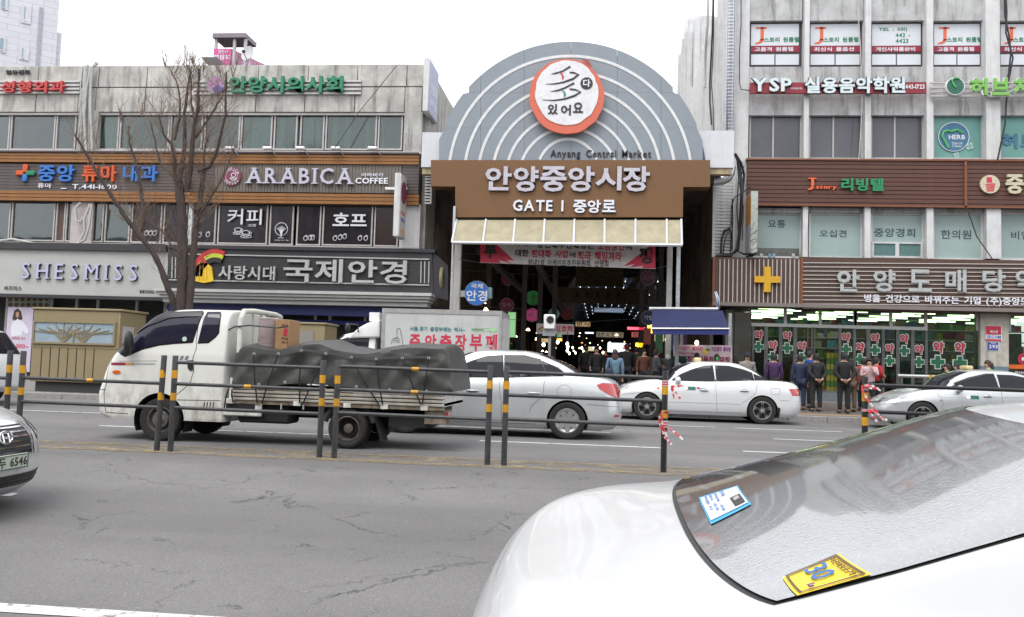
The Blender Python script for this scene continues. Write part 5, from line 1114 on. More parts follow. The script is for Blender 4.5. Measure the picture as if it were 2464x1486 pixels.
bx('pane', Xa+.55, P(c4(1040), 780, YP2)[0], YP2-.012, YP2-.002, zh+.07, zt+.2, gdoor, ph)
yak = [(c5(540), 425, 1), (c5(715), 555, 1), (c5(897), 437, 1), (c5(1078), 565, 1)]
yy = lambda y: (960+y/3.9096)/1.3247
yak = [(a, yy(b), 1) for a, b, _ in yak]; crs = [(c5(537), yy(570), 1), (c5(712), yy(697), 1), (c5(895), yy(587), 1), (c5(1075), yy(710), 1)]
for x, y, s_ in ((285, 375, 1), (420, 468, 1), (562, 382, 1), (700, 480, 1), (838, 388, 1), (978, 490, 1), (1163, 470, 1.25), (1367, 475, 1.25)): yak.append((c4(x), y4(y), s_))
for x, y, s_ in ((287, 487, 1), (420, 583, 1), (560, 495, 1), (698, 597, 1), (838, 502, 1), (977, 608, 1), (1157, 608, 1.25), (1367, 615, 1.25)): crs.append((c4(x), y4(y), s_))
crm = mat('pale outline', (.58, .62, .58), .5); cgr = mat('sticker green', (.01, .11, .05), .5); crd = mat('sticker crimson', (.38, .02, .05), .5)
for x, y, k in yak:
    sx(ph, '약', x-11.5*k, y-12.5*k, x+11.5*k, y+12.5*k, YP2-.02, crm, .004, .18, name='sticker_outline'); sx(ph, '약', x-10*k, y-11*k, x+10*k, y+11*k, YP2-.025, crd, .004, .09, name='sticker')
for x, y, k in crs:
    X, Z = P(x, y, YP2-.02)
    for q, mm, o in ((1.14, crm, .0), (1, cgr, .006)):
        b = .165*k*q; a = .062*k+(q-1)*.16
        MB().prism([(X+u, Z+v) for u, v in ((-a, -b), (a, -b), (a, -a), (b, -a), (b, a), (a, a), (a, b), (-a, b), (-a, a), (-b, a), (-b, -a), (-a, -a))], FY(YP2-.02-o), 0, .004).obj('sticker_cross' if o else 'cross_outline', mm, ph)
# stock inside
bxs = random.Random(5)
bc = [mat('carton %d' % i, c_, .6, var=.25, scale=9) for i, c_ in enumerate(((.30, .29, .04), (.07, .17, .04), (.20, .13, .06), (.08, .22, .32), (.28, .03, .03), (.28, .28, .26), (.22, .12, .06), (.08, .10, .25)))]
st = thing('carton_stack', 'stacked yellow-green and other cartons behind the pharmacy glass', 'cartons', (P(2030, 940, YP2)[0], YP2+.6, zf))
for (xa, xb, nx, nz, cs, Y) in ((c5(1385), c5(1530), 3, 7, (0, 1), .5), (c5(1735), c4(475), 3, 6, (3, 5), .5), (c5(830), c5(966), 2, 6, (2, 6), .6), (c5(515), c5(604), 1, 8, (5,), .5), (c4(640), c4(760), 2, 5, (4, 5), .6), (c4(790), c4(900), 2, 6, (1, 3), .6), (c5(1240), c5(1385), 2, 3, (6, 0), .8), (c4(1060), c4(1300), 4, 2, (2, 3, 5), 1.)):
    X0, X1 = P(xa, 900, YP2+Y)[0], P(xb, 900, YP2+Y)[0]
    for i in range(nx):
        for j in range(nz): bx('carton', X0+(X1-X0)*i/nx+.01, X0+(X1-X0)*(i+1)/nx-.01, YP2+Y, YP2+Y+.4, zf+j*.19, zf+j*.19+.18, bc[cs[(i*2+j) % len(cs)]], st)
sh = thing('shelf_unit', 'long shelf of coloured medicine boxes at the back of the pharmacy', 'shelves', ((Xa+Xb)/2, YP2+5, zf))
for lv in range(6):
    bx('shelf', Xa+.5, Xb-.5, YP2+5, YP2+5.4, zf+.4+lv*.4, zf+.43+lv*.4, alu_p, sh)
mb = MB(); 
for lv in range(6):
    x = Xa+.6
    while x < Xb-.8:
        w_ = bxs.uniform(.08, .35); mb.cur = bxs.randrange(8); mb.box(x, x+w_, YP2+5, YP2+5.3, zf+.431+lv*.4, zf+.431+lv*.4+bxs.uniform(.15, .33)); x += w_+bxs.choice((.01, .02, .2))
tag(mb.obj('medicine_box', bc, sh), kind='stuff')
# door pillar with mirror steel, pale pillar with plates
rb('mirror_column', 1765, 753, 1806, 950, YP2-.1, .12, wst2, ph, front=.3); rb('grey_column', 1744, 745, 1763, 950, YP2-.1, .1, mat('dark column', (.12, .11, .105), .7), ph, front=.5)
rb('pillar', c4(1550), 753, c4(1815), 882, YP2-.1, .1, mat('cream pillar', (.48, .45, .40), .8, var=.15, stain=.5), ph, front=.4); rb('pillar_foot', c4(1550), 882, c4(1815), 950, YP2-.1, .1, mat('blue grey pillar foot', (.13, .19, .25), .7, var=.1), ph, front=.4)
s = thing('security_plate', 'red and white security company plate on the cream pillar', 'sign', (P(2375, 800, YP2)[0], YP2-.2, 2.5)); YX = YP2-.2
rb('plate', c4(1610), y4(265), c4(1760), y4(412), YX, .03, white_paint, s); rb('red_field', c4(1613), y4(268), c4(1757), y4(350), YX-.03, .004, mat('plate red', (.5, .03, .06), .5), s); rb('red_strip', c4(1613), y4(392), c4(1757), y4(410), YX-.03, .004, mat('plate red', (.5, .03, .06)), s)
sx(s, '에스원', c4(1648), y4(308), c4(1720), y4(336), YX, let_w, .004, .05, off=.035); sx(s, 'SECOM', c4(1619), y4(357), c4(1750), y4(388), YX, print_b, .004, .08, off=.031)
s = thing('address_plate', 'blue house number plate below the security plate', 'sign', (P(2372, 835, YP2)[0], YP2-.2, 2.2)); rb('plate', c4(1623), y4(418), c4(1735), y4(498), YX, .02, white_paint, s); rb('field', c4(1627), y4(421), c4(1731), y4(495), YX-.02, .004, mat('plate blue', (.03, .06, .3), .5), s)
sx(s, '293', c4(1638), y4(445), c4(1720), y4(480), YX, let_w, .004, .06, off=.026); sx(s, '중앙로', c4(1655), y4(424), c4(1705), y4(440), YX, let_w, .004, .02, off=.026)
X0, X1, Z0, Z1 = RC(c4(1820), 880, 2600, 890, YP2); bx('orange_band', X0, X1, YP2-.03, YP2-.013, Z0, Z1, mat('orange band', (.65, .13, .02), .5), ph); sx(ph, 'PHARMACY', c4(1890), y4(700), 2500, y4(722), YP2-.03, let_w, .004, .03)
sx(ph, '약', 2448, 848, 2488, 900, YP2-.02, crd, .006, .12, name='sticker'); rb('price_sheets', c4(1825), y4(340), c4(1950), y4(660), YP2+.03, .01, mat('cream paper', (.42, .40, .30), .7, var=.3, scale=14), ph)
rb('poster_pink', c4(1205), y4(335), c4(1320), y4(390), YP2+.02, .01, mat('pink print', (.5, .05, .18), .6), ph)
# street handrail before the pharmacy
s = thing('street_handrail', 'white and yellow tipped steel handrail before the pharmacy window', 'handrail', (P(2240, 905, 27)[0], 27, .2)); X0, X1 = P(2160, 907, 27)[0], P(2330, 907, 27)[0]; zr = P(2240, 907, 27)[1]
MB().tube([(X0, 27, zr), (X1, 27, zr)], .05, 8).obj('rail', mat('bright steel', (.6, .6, .6)), s, smooth=60)
for q in (.05, .37, .7, .97): MB().tube([(X0+(X1-X0)*q, 27, .2), (X0+(X1-X0)*q, 27, zr)], .04, 8).obj('post', stm, s, smooth=60)
bx('band', P(2238, 907, 27)[0]-.04, P(2238, 907, 27)[0]+.05, 26.94, 27.06, zr-.056, zr+.056, mat('reflective yellow', (.60, .33, .01), .5), s)
# ---------------- far white tower ----------------
tw = thing('tiled_tower', 'white tiled tower block behind the left building', 'building', (P(60, 100, 46)[0], 46, 0))
ang = R(38); XT, ZT_ = P(137, 100, 46); Mx = Matrix.Translation((XT, 46, 0)) @ Matrix.Rotation(ang, 4, 'Z')
tile = bpy.data.materials.new('white tile'); tile.use_nodes = True; n_ = tile.node_tree.nodes; l_ = tile.node_tree.links
bt = n_.new('ShaderNodeTexBrick'); bt.inputs['Scale'].default_value = 1; bt.inputs['Brick Width'].default_value = .9; bt.inputs['Row Height'].default_value = .36; bt.inputs['Mortar Size'].default_value = .018
bt.inputs[1].default_value = (.62, .62, .66, 1); bt.inputs[2].default_value = (.58, .58, .63, 1); bt.inputs[3].default_value = (.47, .47, .51, 1)
tcc = n_.new('ShaderNodeTexCoord'); mpp = n_.new('ShaderNodeMapping'); mpp.inputs['Rotation'].default_value = (PI/2, 0, 0)
sxyz = n_.new('ShaderNodeSeparateXYZ'); cxyz = n_.new('ShaderNodeCombineXYZ'); l_.new(tcc.outputs['Object'], sxyz.inputs[0]); l_.new(sxyz.outputs[0], cxyz.inputs[0]); l_.new(sxyz.outputs[2], cxyz.inputs[1]); l_.new(cxyz.outputs[0], bt.inputs[0]); l_.new(bt.outputs[0], n_['Principled BSDF'].inputs['Base Color'])
MB().box(-22, 0, 0, 12, 0, 34).obj('wall', tile, tw, xf=Mx)
MB().box(-.35, .25, .2, 12, 0, ZT_-.0+.6).obj('corner_fin', tile, tw, xf=Mx)
inv = Mx.inverted()
def onT(x, y):
    r = F*FPX+RR*(x-1232)+UU*(743-y); o_ = inv @ Vector((0, 0, CAMZ)); d_ = inv.to_3x3() @ r; t = -o_.y/d_.y; q = o_+d_*t; return q.x, q.z
for (x0, y0, x1, y1) in ((52, 14, 75, 58), (47, 113, 70, 146), (6, -8, 19, 25), (2, 90, 14, 128), (98, -60, 121, -20)):
    ym = (y0+y1)/2; xm = (x0+x1)/2; a = onT(x0, ym)[0]; b = onT(x1, ym)[0]; z0 = onT(xm, y1)[1]; z1 = onT(xm, y0)[1]
    f_ = MB().box(a, b, -.06, .05, z0, z1).obj('window', mat('pale frame', (.60, .60, .64), .5), tw, xf=Mx); h = z0+(z1-z0)*.22
    MB().box(a+.12, b-.3, -.075, -.061, h, z1-.1).obj('pane', mat('pale blue glass', (.26, .36, .42), .2), f_, xf=Mx); MB().box(a+.12, (a+b)/2-.08, -.075, -.061, z0+.1, h-.12).obj('pane', mat('pale blue glass', (.3, .3, .3)), f_, xf=Mx); MB().box((a+b)/2+.02, b-.3, -.075, -.061, z0+.1, h-.12).obj('pane', mat('pale blue glass', (.3, .3, .3)), f_, xf=Mx)
a, b = onT(91, 80)[0], onT(100, 80)[0]; MB().box(a, b, -.05, .01, 0, onT(96, 18)[1]).obj('groove', mat('grey groove', (.36, .36, .41), .6), tw, xf=Mx)
# a thin wire in the sky
s = thing('overhead_wire', 'thin wire from the parapet down to the floodlight', 'wire', P(900, 250, YL-.3)[:1]+(YL-.3, 9)); MB().tube([awp(955, 158, YL-.1), awp(860, 275, YL-.3), awp(806, 356, YL-.45)], .013, 4).obj('wire', cable, s)

# buildings on the camera's side of the street, mirrored in car windows
for k, (xa, xb, h_) in enumerate(((-60, -24, 11), (-23.8, -5, 14), (-4.8, 14, 11.5), (14.2, 60, 15))):
    o_ = thing('opposite_building', ('long grey low building', 'tall beige building', 'brown office building', 'long pale tall building')[k]+' across the street behind the viewer', 'building', ((xa+xb)/2, -13, -.4))
    mm_ = mat('opposite wall %d' % k, ((.22, .22, .21), (.30, .26, .21), (.17, .13, .11), (.33, .33, .34))[k], .8, var=.2, stain=.3)
    bx('wall', xa, xb, -22, -13, -.45, h_, mm_, o_)
    for fl_ in range(int(h_/3.3)):
        x = xa+.8
        while x < xb-2.4: bx('window', x, x+1.9, -12.99, -12.93, .6+fl_*3.3, 2.3+fl_*3.3, win_dk, o_); x += 2.9
tag(sheet('pavement', -140, 140, [-13, -5.6], lambda y: -.32, pav), kind='structure')
# ---------------- vehicles ----------------
def pchip(xs, ys):
    n = len(xs); h = [xs[i+1]-xs[i] for i in range(n-1)]; d = [(ys[i+1]-ys[i])/h[i] for i in range(n-1)]
    m = [0]*n
    if n == 2: m = [d[0], d[0]]
    else:
        for i in range(1, n-1):
            if d[i-1]*d[i] > 0:
                w1 = 2*h[i]+h[i-1]; w2 = h[i]+2*h[i-1]; m[i] = (w1+w2)/(w1/d[i-1]+w2/d[i])
        m[0] = d[0]; m[-1] = d[-1]
    def f(x):
        if x <= xs[0]: return ys[0]
        if x >= xs[-1]: return ys[-1]
        i = 0
        while x > xs[i+1]: i += 1
        t = (x-xs[i])/h[i]; t2 = t*t; t3 = t2*t
        return (2*t3-3*t2+1)*ys[i]+(t3-2*t2+t)*h[i]*m[i]+(-2*t3+3*t2)*ys[i+1]+(t3-t2)*h[i]*m[i+1]
    return f
TF = .22
class Ring:
    def __init__(s, xf, xr, rf, rr, W, z, n=2.7, tf=.0, tr=.0):
        s.xf, s.xr, s.rf, s.rr, s.W, s.n, s.tf, s.tr = xf, xr, rf, rr, W, n, tf, tr
        s.z = (lambda x: z) if isinstance(z, (int, float)) else pchip([p[0] for p in z], [p[1] for p in z])
    def w(s, x):
        m = (s.xf+s.xr)/2; h = max(.1, (s.xr-s.xf)/2); q = (x-m)/h
        return s.W*(1-(s.tf if q < 0 else s.tr)*q*q)
    def pt(s, t):
        if t <= TF:
            a = t/TF*PI/2; p = 2/s.n; x = s.xf+s.rf*(1-max(0, math.cos(a))**p); y = s.w(x)*math.sin(a)**p
        elif t >= 1-TF:
            a = (1-t)/TF*PI/2; p = 2/s.n; x = s.xr-s.rr*(1-max(0, math.cos(a))**p); y = s.w(x)*max(0, math.sin(a))**p
        else:
            x = s.xf+s.rf+(s.xr-s.rr-s.xf-s.rf)*(t-TF)/(1-2*TF); y = s.w(x)
        return x, y, s.z(x)
class Body:
    # local frame: nose at x = 0, tail towards +x, near side is -y
    def __init__(s, rings): s.r = rings; s.cache = {}; s.n = len(rings)
    def P(s, t, q):
        sg = -1
        if t < 0: t = -t; sg = 1
        if t > 1: t = 2-t; sg = 1
        t = min(1, max(0, t)); q = min(s.n-1.0, max(0, q))
        k = round(t, 5)
        if k not in s.cache:
            pts = [r.pt(t) for r in s.r]; ks = list(range(s.n)); s.cache[k] = [pchip(ks, [p[i] for p in pts]) for i in range(3)]
        f = s.cache[k]; return Vector((f[0](q), sg*f[1](q), f[2](q)))
    def N(s, t, q):
        e = .004; a = s.P(t+e, q)-s.P(t-e, q); b = s.P(t, q+.05)-s.P(t, q-.05); n = a.cross(b)
        if n.length < 1e-9: return Vector((0, 0, 1))
        n.normalize(); p = s.P(t, q)
        c = Vector(((s.r[0].xf+s.r[0].xr)/2, 0, .5))
        if (p-c).dot(n) < 0: n = -n
        return n
    def inv(s, x, z, t=None, q=None, qlo=0., qhi=None):
        L0, L1 = s.r[3].xf, s.r[3].xr
        t = t if t is not None else min(.93, max(.07, (x-L0)/(L1-L0))); qhi = qhi if qhi is not None else s.n-2.0
        if q is None:
            q = min((abs(s.P(t, k)[2]-z), k) for k in [qlo+(qhi-qlo)*i/12 for i in range(13)])[1]
        for _ in range(22):
            p = s.P(t, q); ex, ez = x-p.x, z-p.z
            if abs(ex)+abs(ez) < 2e-4: break
            a = s.P(min(.999, t+.003), q); b = s.P(t, q+.02)
            j11, j21 = (a.x-p.x)/.003, (a.z-p.z)/.003; j12, j22 = (b.x-p.x)/.02, (b.z-p.z)/.02
            D = j11*j22-j12*j21
            if abs(D) < 1e-7: break
            dt = (ex*j22-j12*ez)/D; dq = (j11*ez-j21*ex)/D
            t = min(.985, max(.015, t+max(-.08, min(.08, dt)))); q = min(qhi, max(qlo, q+max(-.5, min(.5, dq))))
        return t, q
    def patch(s, name, poly, mt, par, off=.003, side=1, ts=False, grid=(.018, .22), thick=0, qlo=0., qhi=None, dens=4):
        pts = []
        n = len(poly)
        for i in range(n):
            for k in range(dens):
                f = k/dens; pts.append((poly[i][0]+(poly[(i+1) % n][0]-poly[i][0])*f, poly[i][1]+(poly[(i+1) % n][1]-poly[i][1])*f))
        if not ts: pts = [s.inv(x, z, qlo=qlo, qhi=qhi) for x, z in pts]
        K = 20.
        P2 = [Vector((t*K, q)) for t, q in pts]; m = len(P2)
        t0, t1 = min(p[0] for p in P2), max(p[0] for p in P2); q0, q1 = min(p[1] for p in P2), max(p[1] for p in P2)
        a = t0+grid[0]*K*.5
        def inside(x, y):
            c = False
            for i in range(m):
                (x1, y1), (x2, y2) = P2[i-1], P2[i]
                if (y1 > y) != (y2 > y) and x < (x2-x1)*(y-y1)/(y2-y1)+x1: c = not c
            return c
        ex = []
        while a < t1:
            b = q0+grid[1]*.5
            while b < q1:
                if inside(a, b) and min((p[0]-a)**2+(p[1]-b)**2 for p in P2) > (.25*grid[1])**2: ex.append(Vector((a, b)))
                b += grid[1]
            a += grid[0]*K
        vs, es, fs, *_ = delaunay_2d_cdt(P2+ex, [(i, (i+1) % m) for i in range(m)], [list(range(m))], 1, 1e-6)
        V = []
        for v in vs:
            t, q = v[0]/K, v[1]; p = s.P(t, q)+s.N(t, q)*off
            if side < 0: p.y = -p.y
            V.append(p)
        mb = MB(); mb.add(V, [tuple(f) for f in fs])
        o = mb.obj(name, mt, par, smooth=180)
        if side < 0 or True: fixn(o)
        return o
    def seam(s, pts, par, mt, w_=.006, off=.0025, name='panel_line', ts=False, qlo=0., qhi=None):
        tq = [s.inv(x, z, qlo=qlo, qhi=qhi) for x, z in pts] if not ts else pts
        out = []
        for i in range(len(tq)-1):
            for k in range(5): f = k/5; out.append((tq[i][0]+(tq[i+1][0]-tq[i][0])*f, tq[i][1]+(tq[i+1][1]-tq[i][1])*f))
        out.append(tq[-1])
        V = [s.P(t, q)+s.N(t, q)*off for t, q in out]; mb = MB()
        for sd_ in (1, -1):
            vs = []
            for i, v in enumerate(V):
                d = V[min(i+1, len(V)-1)]-V[max(0, i-1)]; n = s.N(*out[i]); c = d.cross(n)
                c = c.normalized()*w_/2 if c.length > 1e-9 else Vector((0, 0, 0))
                for u in (v+c, v-c): vs.append(Vector((u.x, u.y*sd_, u.z)))
            mb.add(vs, [(2*i, 2*i+2, 2*i+3, 2*i+1) for i in range(len(V)-1)])
        return mb.obj(name, mt, par)
    def shell(s, name, mt, par, arches=(), ra=.36, nt=76, sub=5, zcut=None):
        K = 20.; pts = [(0, 0), (1, 0), (1, s.n-1), (0, s.n-1)]
        P2 = []; E = []
        def addp(t, q): P2.append(Vector((t*K, q))); return len(P2)-1
        gt = [i/nt for i in range(nt+1)]; gq = []
        for j in range(s.n-1): gq += [j+k/sub for k in range(sub)]
        gq.append(s.n-1.0)
        skip = []
        loops = []
        for (cx, cz) in arches:
            lp = []
            prev = None
            for i in range(41):
                a = PI*1.12-(PI*1.24)*i/40; x = cx-ra*math.cos(a)*-1; z = cz+ra*math.sin(a)
                t, q = s.inv(x, z, t=prev[0] if prev else None, qhi=4.5)
                if z < s.P(t, 0).z+.004 or q <= .02: q = 0.; t, q = t, 0.
                prev = (t, q); lp.append((t, q))
            loops.append(lp)
        def in_arch(t, q):
            if q > 4.6: return False
            p = s.P(t, q)
            return any((p.x-cx)**2+(p.z-cz)**2 < ra*ra for cx, cz in arches) and TF*.3 < t < 1-TF*.3
        for t in gt:
            for q in gq:
                if not in_arch(t, q):
                    if arches and q < 4.7:
                        p = s.P(t, q)
                        if any(abs(math.hypot(p.x-cx, p.z-cz)-ra) < .018 for cx, cz in arches): continue
                    addp(t, q)
        for lp in loops:
            idx = [addp(*p) for p in lp]; E += [(idx[i], idx[i+1]) for i in range(len(idx)-1)]
        vs, es, fs, *_ = delaunay_2d_cdt(P2, E, [], 0, 1e-6)
        F_ = []
        for f in fs:
            c = sum((vs[i] for i in f), Vector((0, 0)))/len(f); 
            if not in_arch(c[0]/K, c[1]): F_.append(tuple(f))
        V = [s.P(v[0]/K, v[1]) for v in vs]; n = len(V)
        mb = MB(); mb.add(V+[Vector((p.x, -p.y, p.z)) for p in V], F_+[tuple(i+n for i in f)[::-1] for f in F_])
        o = mb.obj(name, mt, par)
        bm = bmesh.new(); bm.from_mesh(o.data); bmesh.ops.remove_doubles(bm, verts=bm.verts, dist=4e-4); bmesh.ops.dissolve_degenerate(bm, edges=bm.edges, dist=1e-5); bmesh.ops.recalc_face_normals(bm, faces=bm.faces)
        bm.to_mesh(o.data); bm.free(); o.data.polygons.foreach_set('use_smooth', [True]*len(o.data.polygons)); o.data.set_sharp_from_angle(angle=R(48))
        return o
def fixn(o):
    me = o.data; bm = bmesh.new(); bm.from_mesh(me); bmesh.ops.remove_doubles(bm, verts=bm.verts, dist=1e-5); bm.to_mesh(me); bm.free(); me.polygons.foreach_set('use_smooth', [True]*len(me.polygons))
paint = lambda n, c, met=.0, ro=.28: mat(n, c, ro, met, var=.04, scale=3, coat=.8, stain=.0)
tint = mat('tinted car glass', (.014, .016, .022), .05, var=.1, scale=2, spec=.3)
tintb = mat('dark violet car glass', (.012, .012, .028), .05, var=.1, scale=2, spec=.6)
rub = mat('tyre rubber', (.022, .021, .020), .85, var=.3, scale=14, bump=.2)
blk = mat('black car trim', (.015, .015, .016), .5, var=0)
wellm = mat('wheel well', (.008, .008, .008), .9, var=0)
alloy = mat('alloy silver', (.55, .55, .56), .3, .8, var=.06)
stw = mat('dirty steel wheel', (.16, .145, .13), .6, .5, var=.35, scale=18)
chrome = mat('chrome trim', (.7, .7, .7), .12, 1., var=0)
redl = mat('tail lamp red', (.45, .008, .012), .12, var=.2, scale=25, coat=1.)
clr = mat('lamp clear', (.45, .47, .48), .1, .3, var=.4, scale=22, coat=1.)
amb = mat('amber lens', (.75, .13, .01), .2, var=.1, coat=1.)
def wheel(par, x, y, z, r, wd, kind, rim=.66, sd_=-1):
    # sd_ -1: outer face towards -y
    Mx = Matrix.Translation((x, y, z)) @ Matrix.Rotation(PI/2 if sd_ < 0 else -PI/2, 4, 'X')
    rr = r*rim; w_ = bpy.data.objects.new('wheel', None); COL.objects.link(w_); w_.parent = par; WL[w_.name] = WL[par.name]
    MB().lathe([(rr, -wd*.5), (r*.93, -wd*.5), (r*.985, -wd*.4), (r, -wd*.25), (r, wd*.25), (r*.985, wd*.4), (r*.93, wd*.5), (r*.82, wd*.53), (rr*1.03, wd*.47), (rr, wd*.42), (rr*.97, wd*.1)], 36, Mx).obj('tyre', rub, w_, smooth=35)
    m = MB()
    if kind in ('five', 'cap'):
        m.lathe([(rr*1.0, wd*.46), (rr*.94, wd*.47), (rr*.9, wd*.36), (rr*.88, wd*.0)], 36, Mx)
        if kind == 'cap': m.lathe([(rr*.93, wd*.40), (rr*.7, wd*.3), (rr*.0+.001, wd*.3)], 36, Mx)
        n = 5 if kind == 'five' else 7
        for k in range(n):
            for o_ in ((-.17, .17) if kind == 'five' else (0,)):
                a = 2*PI*k/n+o_+.3; R2 = Mx @ Matrix.Rotation(a, 4, 'Z')
                if kind == 'five': m.prism([(rr*.14, -.018), (rr*.93, -.022), (rr*.93, .022), (rr*.14, .018)], lambda u, v, w2: R2 @ Vector((u, v-o_*.11, w2)), wd*.28, wd*.42-.0)
                else: m.prism([(rr*.2, -.022), (rr*.55, -.05), (rr*.9, -.028), (rr*.9, .028), (rr*.55, .05), (rr*.2, .022)], lambda u, v, w2: R2 @ Vector((u, v, w2)), wd*.31, wd*.42)
        m.lathe([(.001, wd*.43), (rr*.19, wd*.43), (rr*.22, wd*.38), (rr*.22, wd*.2)], 20, Mx)
        m.obj('rim', alloy, w_, smooth=35)
        MB().lathe([(rr*.9, wd*.05 if kind == 'five' else wd*.31), (.001, wd*.05 if kind == 'five' else wd*.305)], 28, Mx).obj('brake_disc', mat('brake shadow', (.03, .03, .032), .5, .5) if kind == 'five' else mat('hub cap dark slots', (.12, .12, .12), .4, .6), w_)
        if kind == 'five':
            for k in range(5): a = 2*PI*k/5; m2 = MB().lathe([(.001, wd*.44), (.012, wd*.44), (.012, wd*.3)], 8, Mx @ Matrix.Translation((rr*.28*math.cos(a), rr*.28*math.sin(a), 0))); m2.obj('wheel_nut', blk, w_)
    else:
        dp = .5 if kind == 'front' else -.15
        m.lathe([(rr, wd*.46), (rr*.93, wd*.47), (rr*.88, wd*.2), (rr*.78, wd*(.1 if dp > 0 else -.1)), (rr*.6, wd*(.42 if dp > 0 else -.05)), (rr*.42, wd*(.42 if dp > 0 else .02)), (rr*.36, wd*(.5 if dp > 0 else .3)), (rr*.18, wd*(.55 if dp > 0 else .32)), (.001, wd*(.55 if dp > 0 else .32))], 32, Mx); m.obj('rim', stw, w_, smooth=40)
        for k in range(8 if dp > 0 else 10):
            a = 2*PI*k/(8 if dp > 0 else 10); MB().lathe([(.001, wd*(.44 if dp > 0 else -.01)), (rr*.065, wd*(.44 if dp > 0 else -.01)), (rr*.065, 0)], 8, Mx @ Matrix.Translation((rr*.7*math.cos(a), rr*.7*math.sin(a), .006 if dp < 0 else -.02))).obj('rim_hole', blk, w_)
    return w_
def well(par, x, z, r, W, dpt=.34):
    for sd_ in (1, -1):
        m = MB(); n = 16; pts = [(x+r*math.cos(PI*1.15-PI*1.3*i/n), z+r*math.sin(PI*1.15-PI*1.3*i/n)) for i in range(n+1)]
        vs = [(a, sd_*(W-.03), b) for a, b in pts]+[(a, sd_*(W-dpt), b) for a, b in pts]
        m.add(vs, [(i, i+1, n+2+i, n+1+i) for i in range(n)]+[tuple(range(n+1, 2*n+2))]); m.obj('wheel_arch', wellm, par)
        m = MB(); rr_ = r*1.0
def poly_ts(t0, t1, q0, q1, n=8): return [(t0+(t1-t0)*i/n, q0) for i in range(n+1)]+[(t1-(t1-t0)*i/n, q1) for i in range(n+1)]

def sedan(name, label, L, H, W, pm, hood, deck, cowl, roof0, roof1, bl, dlo, wheels, wr, wk, doors, cat='car', dark=None, belt=None, nose=.60, tail=.90, flat=False):
    """hood/deck: heights (x, z) of the shoulder line; cowl, roof0, roof1, bl: x of windscreen base, roof ends, rear-glass base"""
    c = thing(name, label, cat)
    sh = belt
    g0 = [(x, z+.035) for x, z in sh]
    rg = [Ring(.16, L-.14, .45, .35, W*.44, .17, 2.6, .06, .06),
          Ring(.05, L-.05, .50, .40, W*.475, .27, 2.6, .06, .05),
          Ring(.0, L-.0, .52, .42, W*.495, .46, 2.6, .06, .05),
          Ring(.025, L-.02, .55, .42, W*.50, [(0, nose*1.0), (.9, .66), (L-.8, .70), (L, .72)], 2.6, .07, .06),
          Ring(.13, L-.07, .62, .45, W*.47, sh, 2.5, .10, .09),
          Ring((cowl)*.55, L-(L-bl)*.5, .55, .40, W*.445, hood, 2.5, .10, .08),
          Ring(cowl, bl, .34, .28, W*.425, [(x, z) for x, z in g0], 2.5, .05, .07),
          Ring((cowl+roof0)/2-.04, (roof1+bl)/2+.03, .28, .25, W*.378, H-.215, 2.5, .05, .07),
          Ring(roof0-.06, roof1+.06, .22, .2, W*.315, H-.052, 2.6, .05, .06),
          Ring(roof0+.12, roof1-.12, .18, .18, W*.22, H-.015, 2.5, .05, .05),
          Ring(roof0+.3, roof1-.3, .1, .1, .001, H, 2.5, 0, 0)]
    # roof centre line slightly domed
    B = Body(rg)
    B.shell('body', pm, c, wheels, wr*1.10)
    for (x, z) in wheels: well(c, x, z, wr*1.13, W*.5)
    MB().box(.35, L-.35, -W*.40, W*.40, .16, .24).obj('underbody', blk, c)
    gm = dark or tint
    for sd_ in (1, -1):
        for pl in dlo:
            B.patch('window_surround', grow(pl, .022), blk, c, .002, sd_, qlo=5.6, qhi=8.3); B.patch('side_window', pl, gm, c, .011, sd_, qlo=5.6, qhi=8.3)
    B.patch('windscreen', poly_ts(-.165, .165, 6.12, 7.8), gm, c, .004, ts=True)
    B.patch('rear_window', poly_ts(.85, 1.15, 6.1, 7.8), gm, c, .004, ts=True)
    for d in doors: B.seam(d, c, blk)
    for (x, z) in wheels:
        for sd_ in (-1, 1): wheel(c, x, sd_*(W*.5-.125), z, wr, .21, wk, sd_=sd_)
    return c, B
def grow(pl, d):
    cx = sum(p[0] for p in pl)/len(pl); cz = sum(p[1] for p in pl)/len(pl); n = len(pl); out = []
    for i in range(n):
        a = Vector(pl[i-1]); b = Vector(pl[i]); e = Vector(pl[(i+1) % n]); d1 = (b-a).normalized(); d2 = (e-b).normalized()
        n1 = Vector((d1[1], -d1[0])); n2 = Vector((d2[1], -d2[0])); nn = (n1+n2); nn = nn.normalized() if nn.length > .2 else n1
        if (b-Vector((cx, cz))).dot(nn) < 0: nn = -nn
        out.append((b[0]+nn[0]*d, b[1]+nn[1]*d))
    return out
def handle(B, c, x, z, pm, w_=.2, qh=5.):
    for sd_ in (1, -1):
        t, q = B.inv(x, z, qhi=qh); p = B.P(t, q); y = p.y*sd_
        MB().ell((x, y-.003*sd_*-1*-1, z), (w_*.5, .012, .035), 14, 6).obj('handle_cup', mat('cup shade '+pm.name, tuple(v*.5 for v in pm.diffuse_color[:3]) if False else (.25, .25, .26), .4), c, smooth=180)
        MB().tube([(x-w_*.5, y, z), (x-w_*.42, y-.03*sd_, z+.002), (x+w_*.42, y-.03*sd_, z), (x+w_*.5, y, z)], .014, 8).obj('door_handle', pm, c, smooth=60)
def mirror(B, c, x, z, pm, s_=1.):
    for sd_ in (1, -1):
        t, q = B.inv(x, z-.06, qhi=8); y = B.P(t, q).y*sd_
        MB().ell((x, y-.11*sd_, z), (.075*s_, .115*s_, .085*s_), 14, 10).obj('mirror', pm, c, smooth=180); MB().tube([(x+.01, y+.02*sd_, z-.07), (x+.01, y-.07*sd_, z-.05)], .025, 6).obj('mirror_stalk', blk, c)
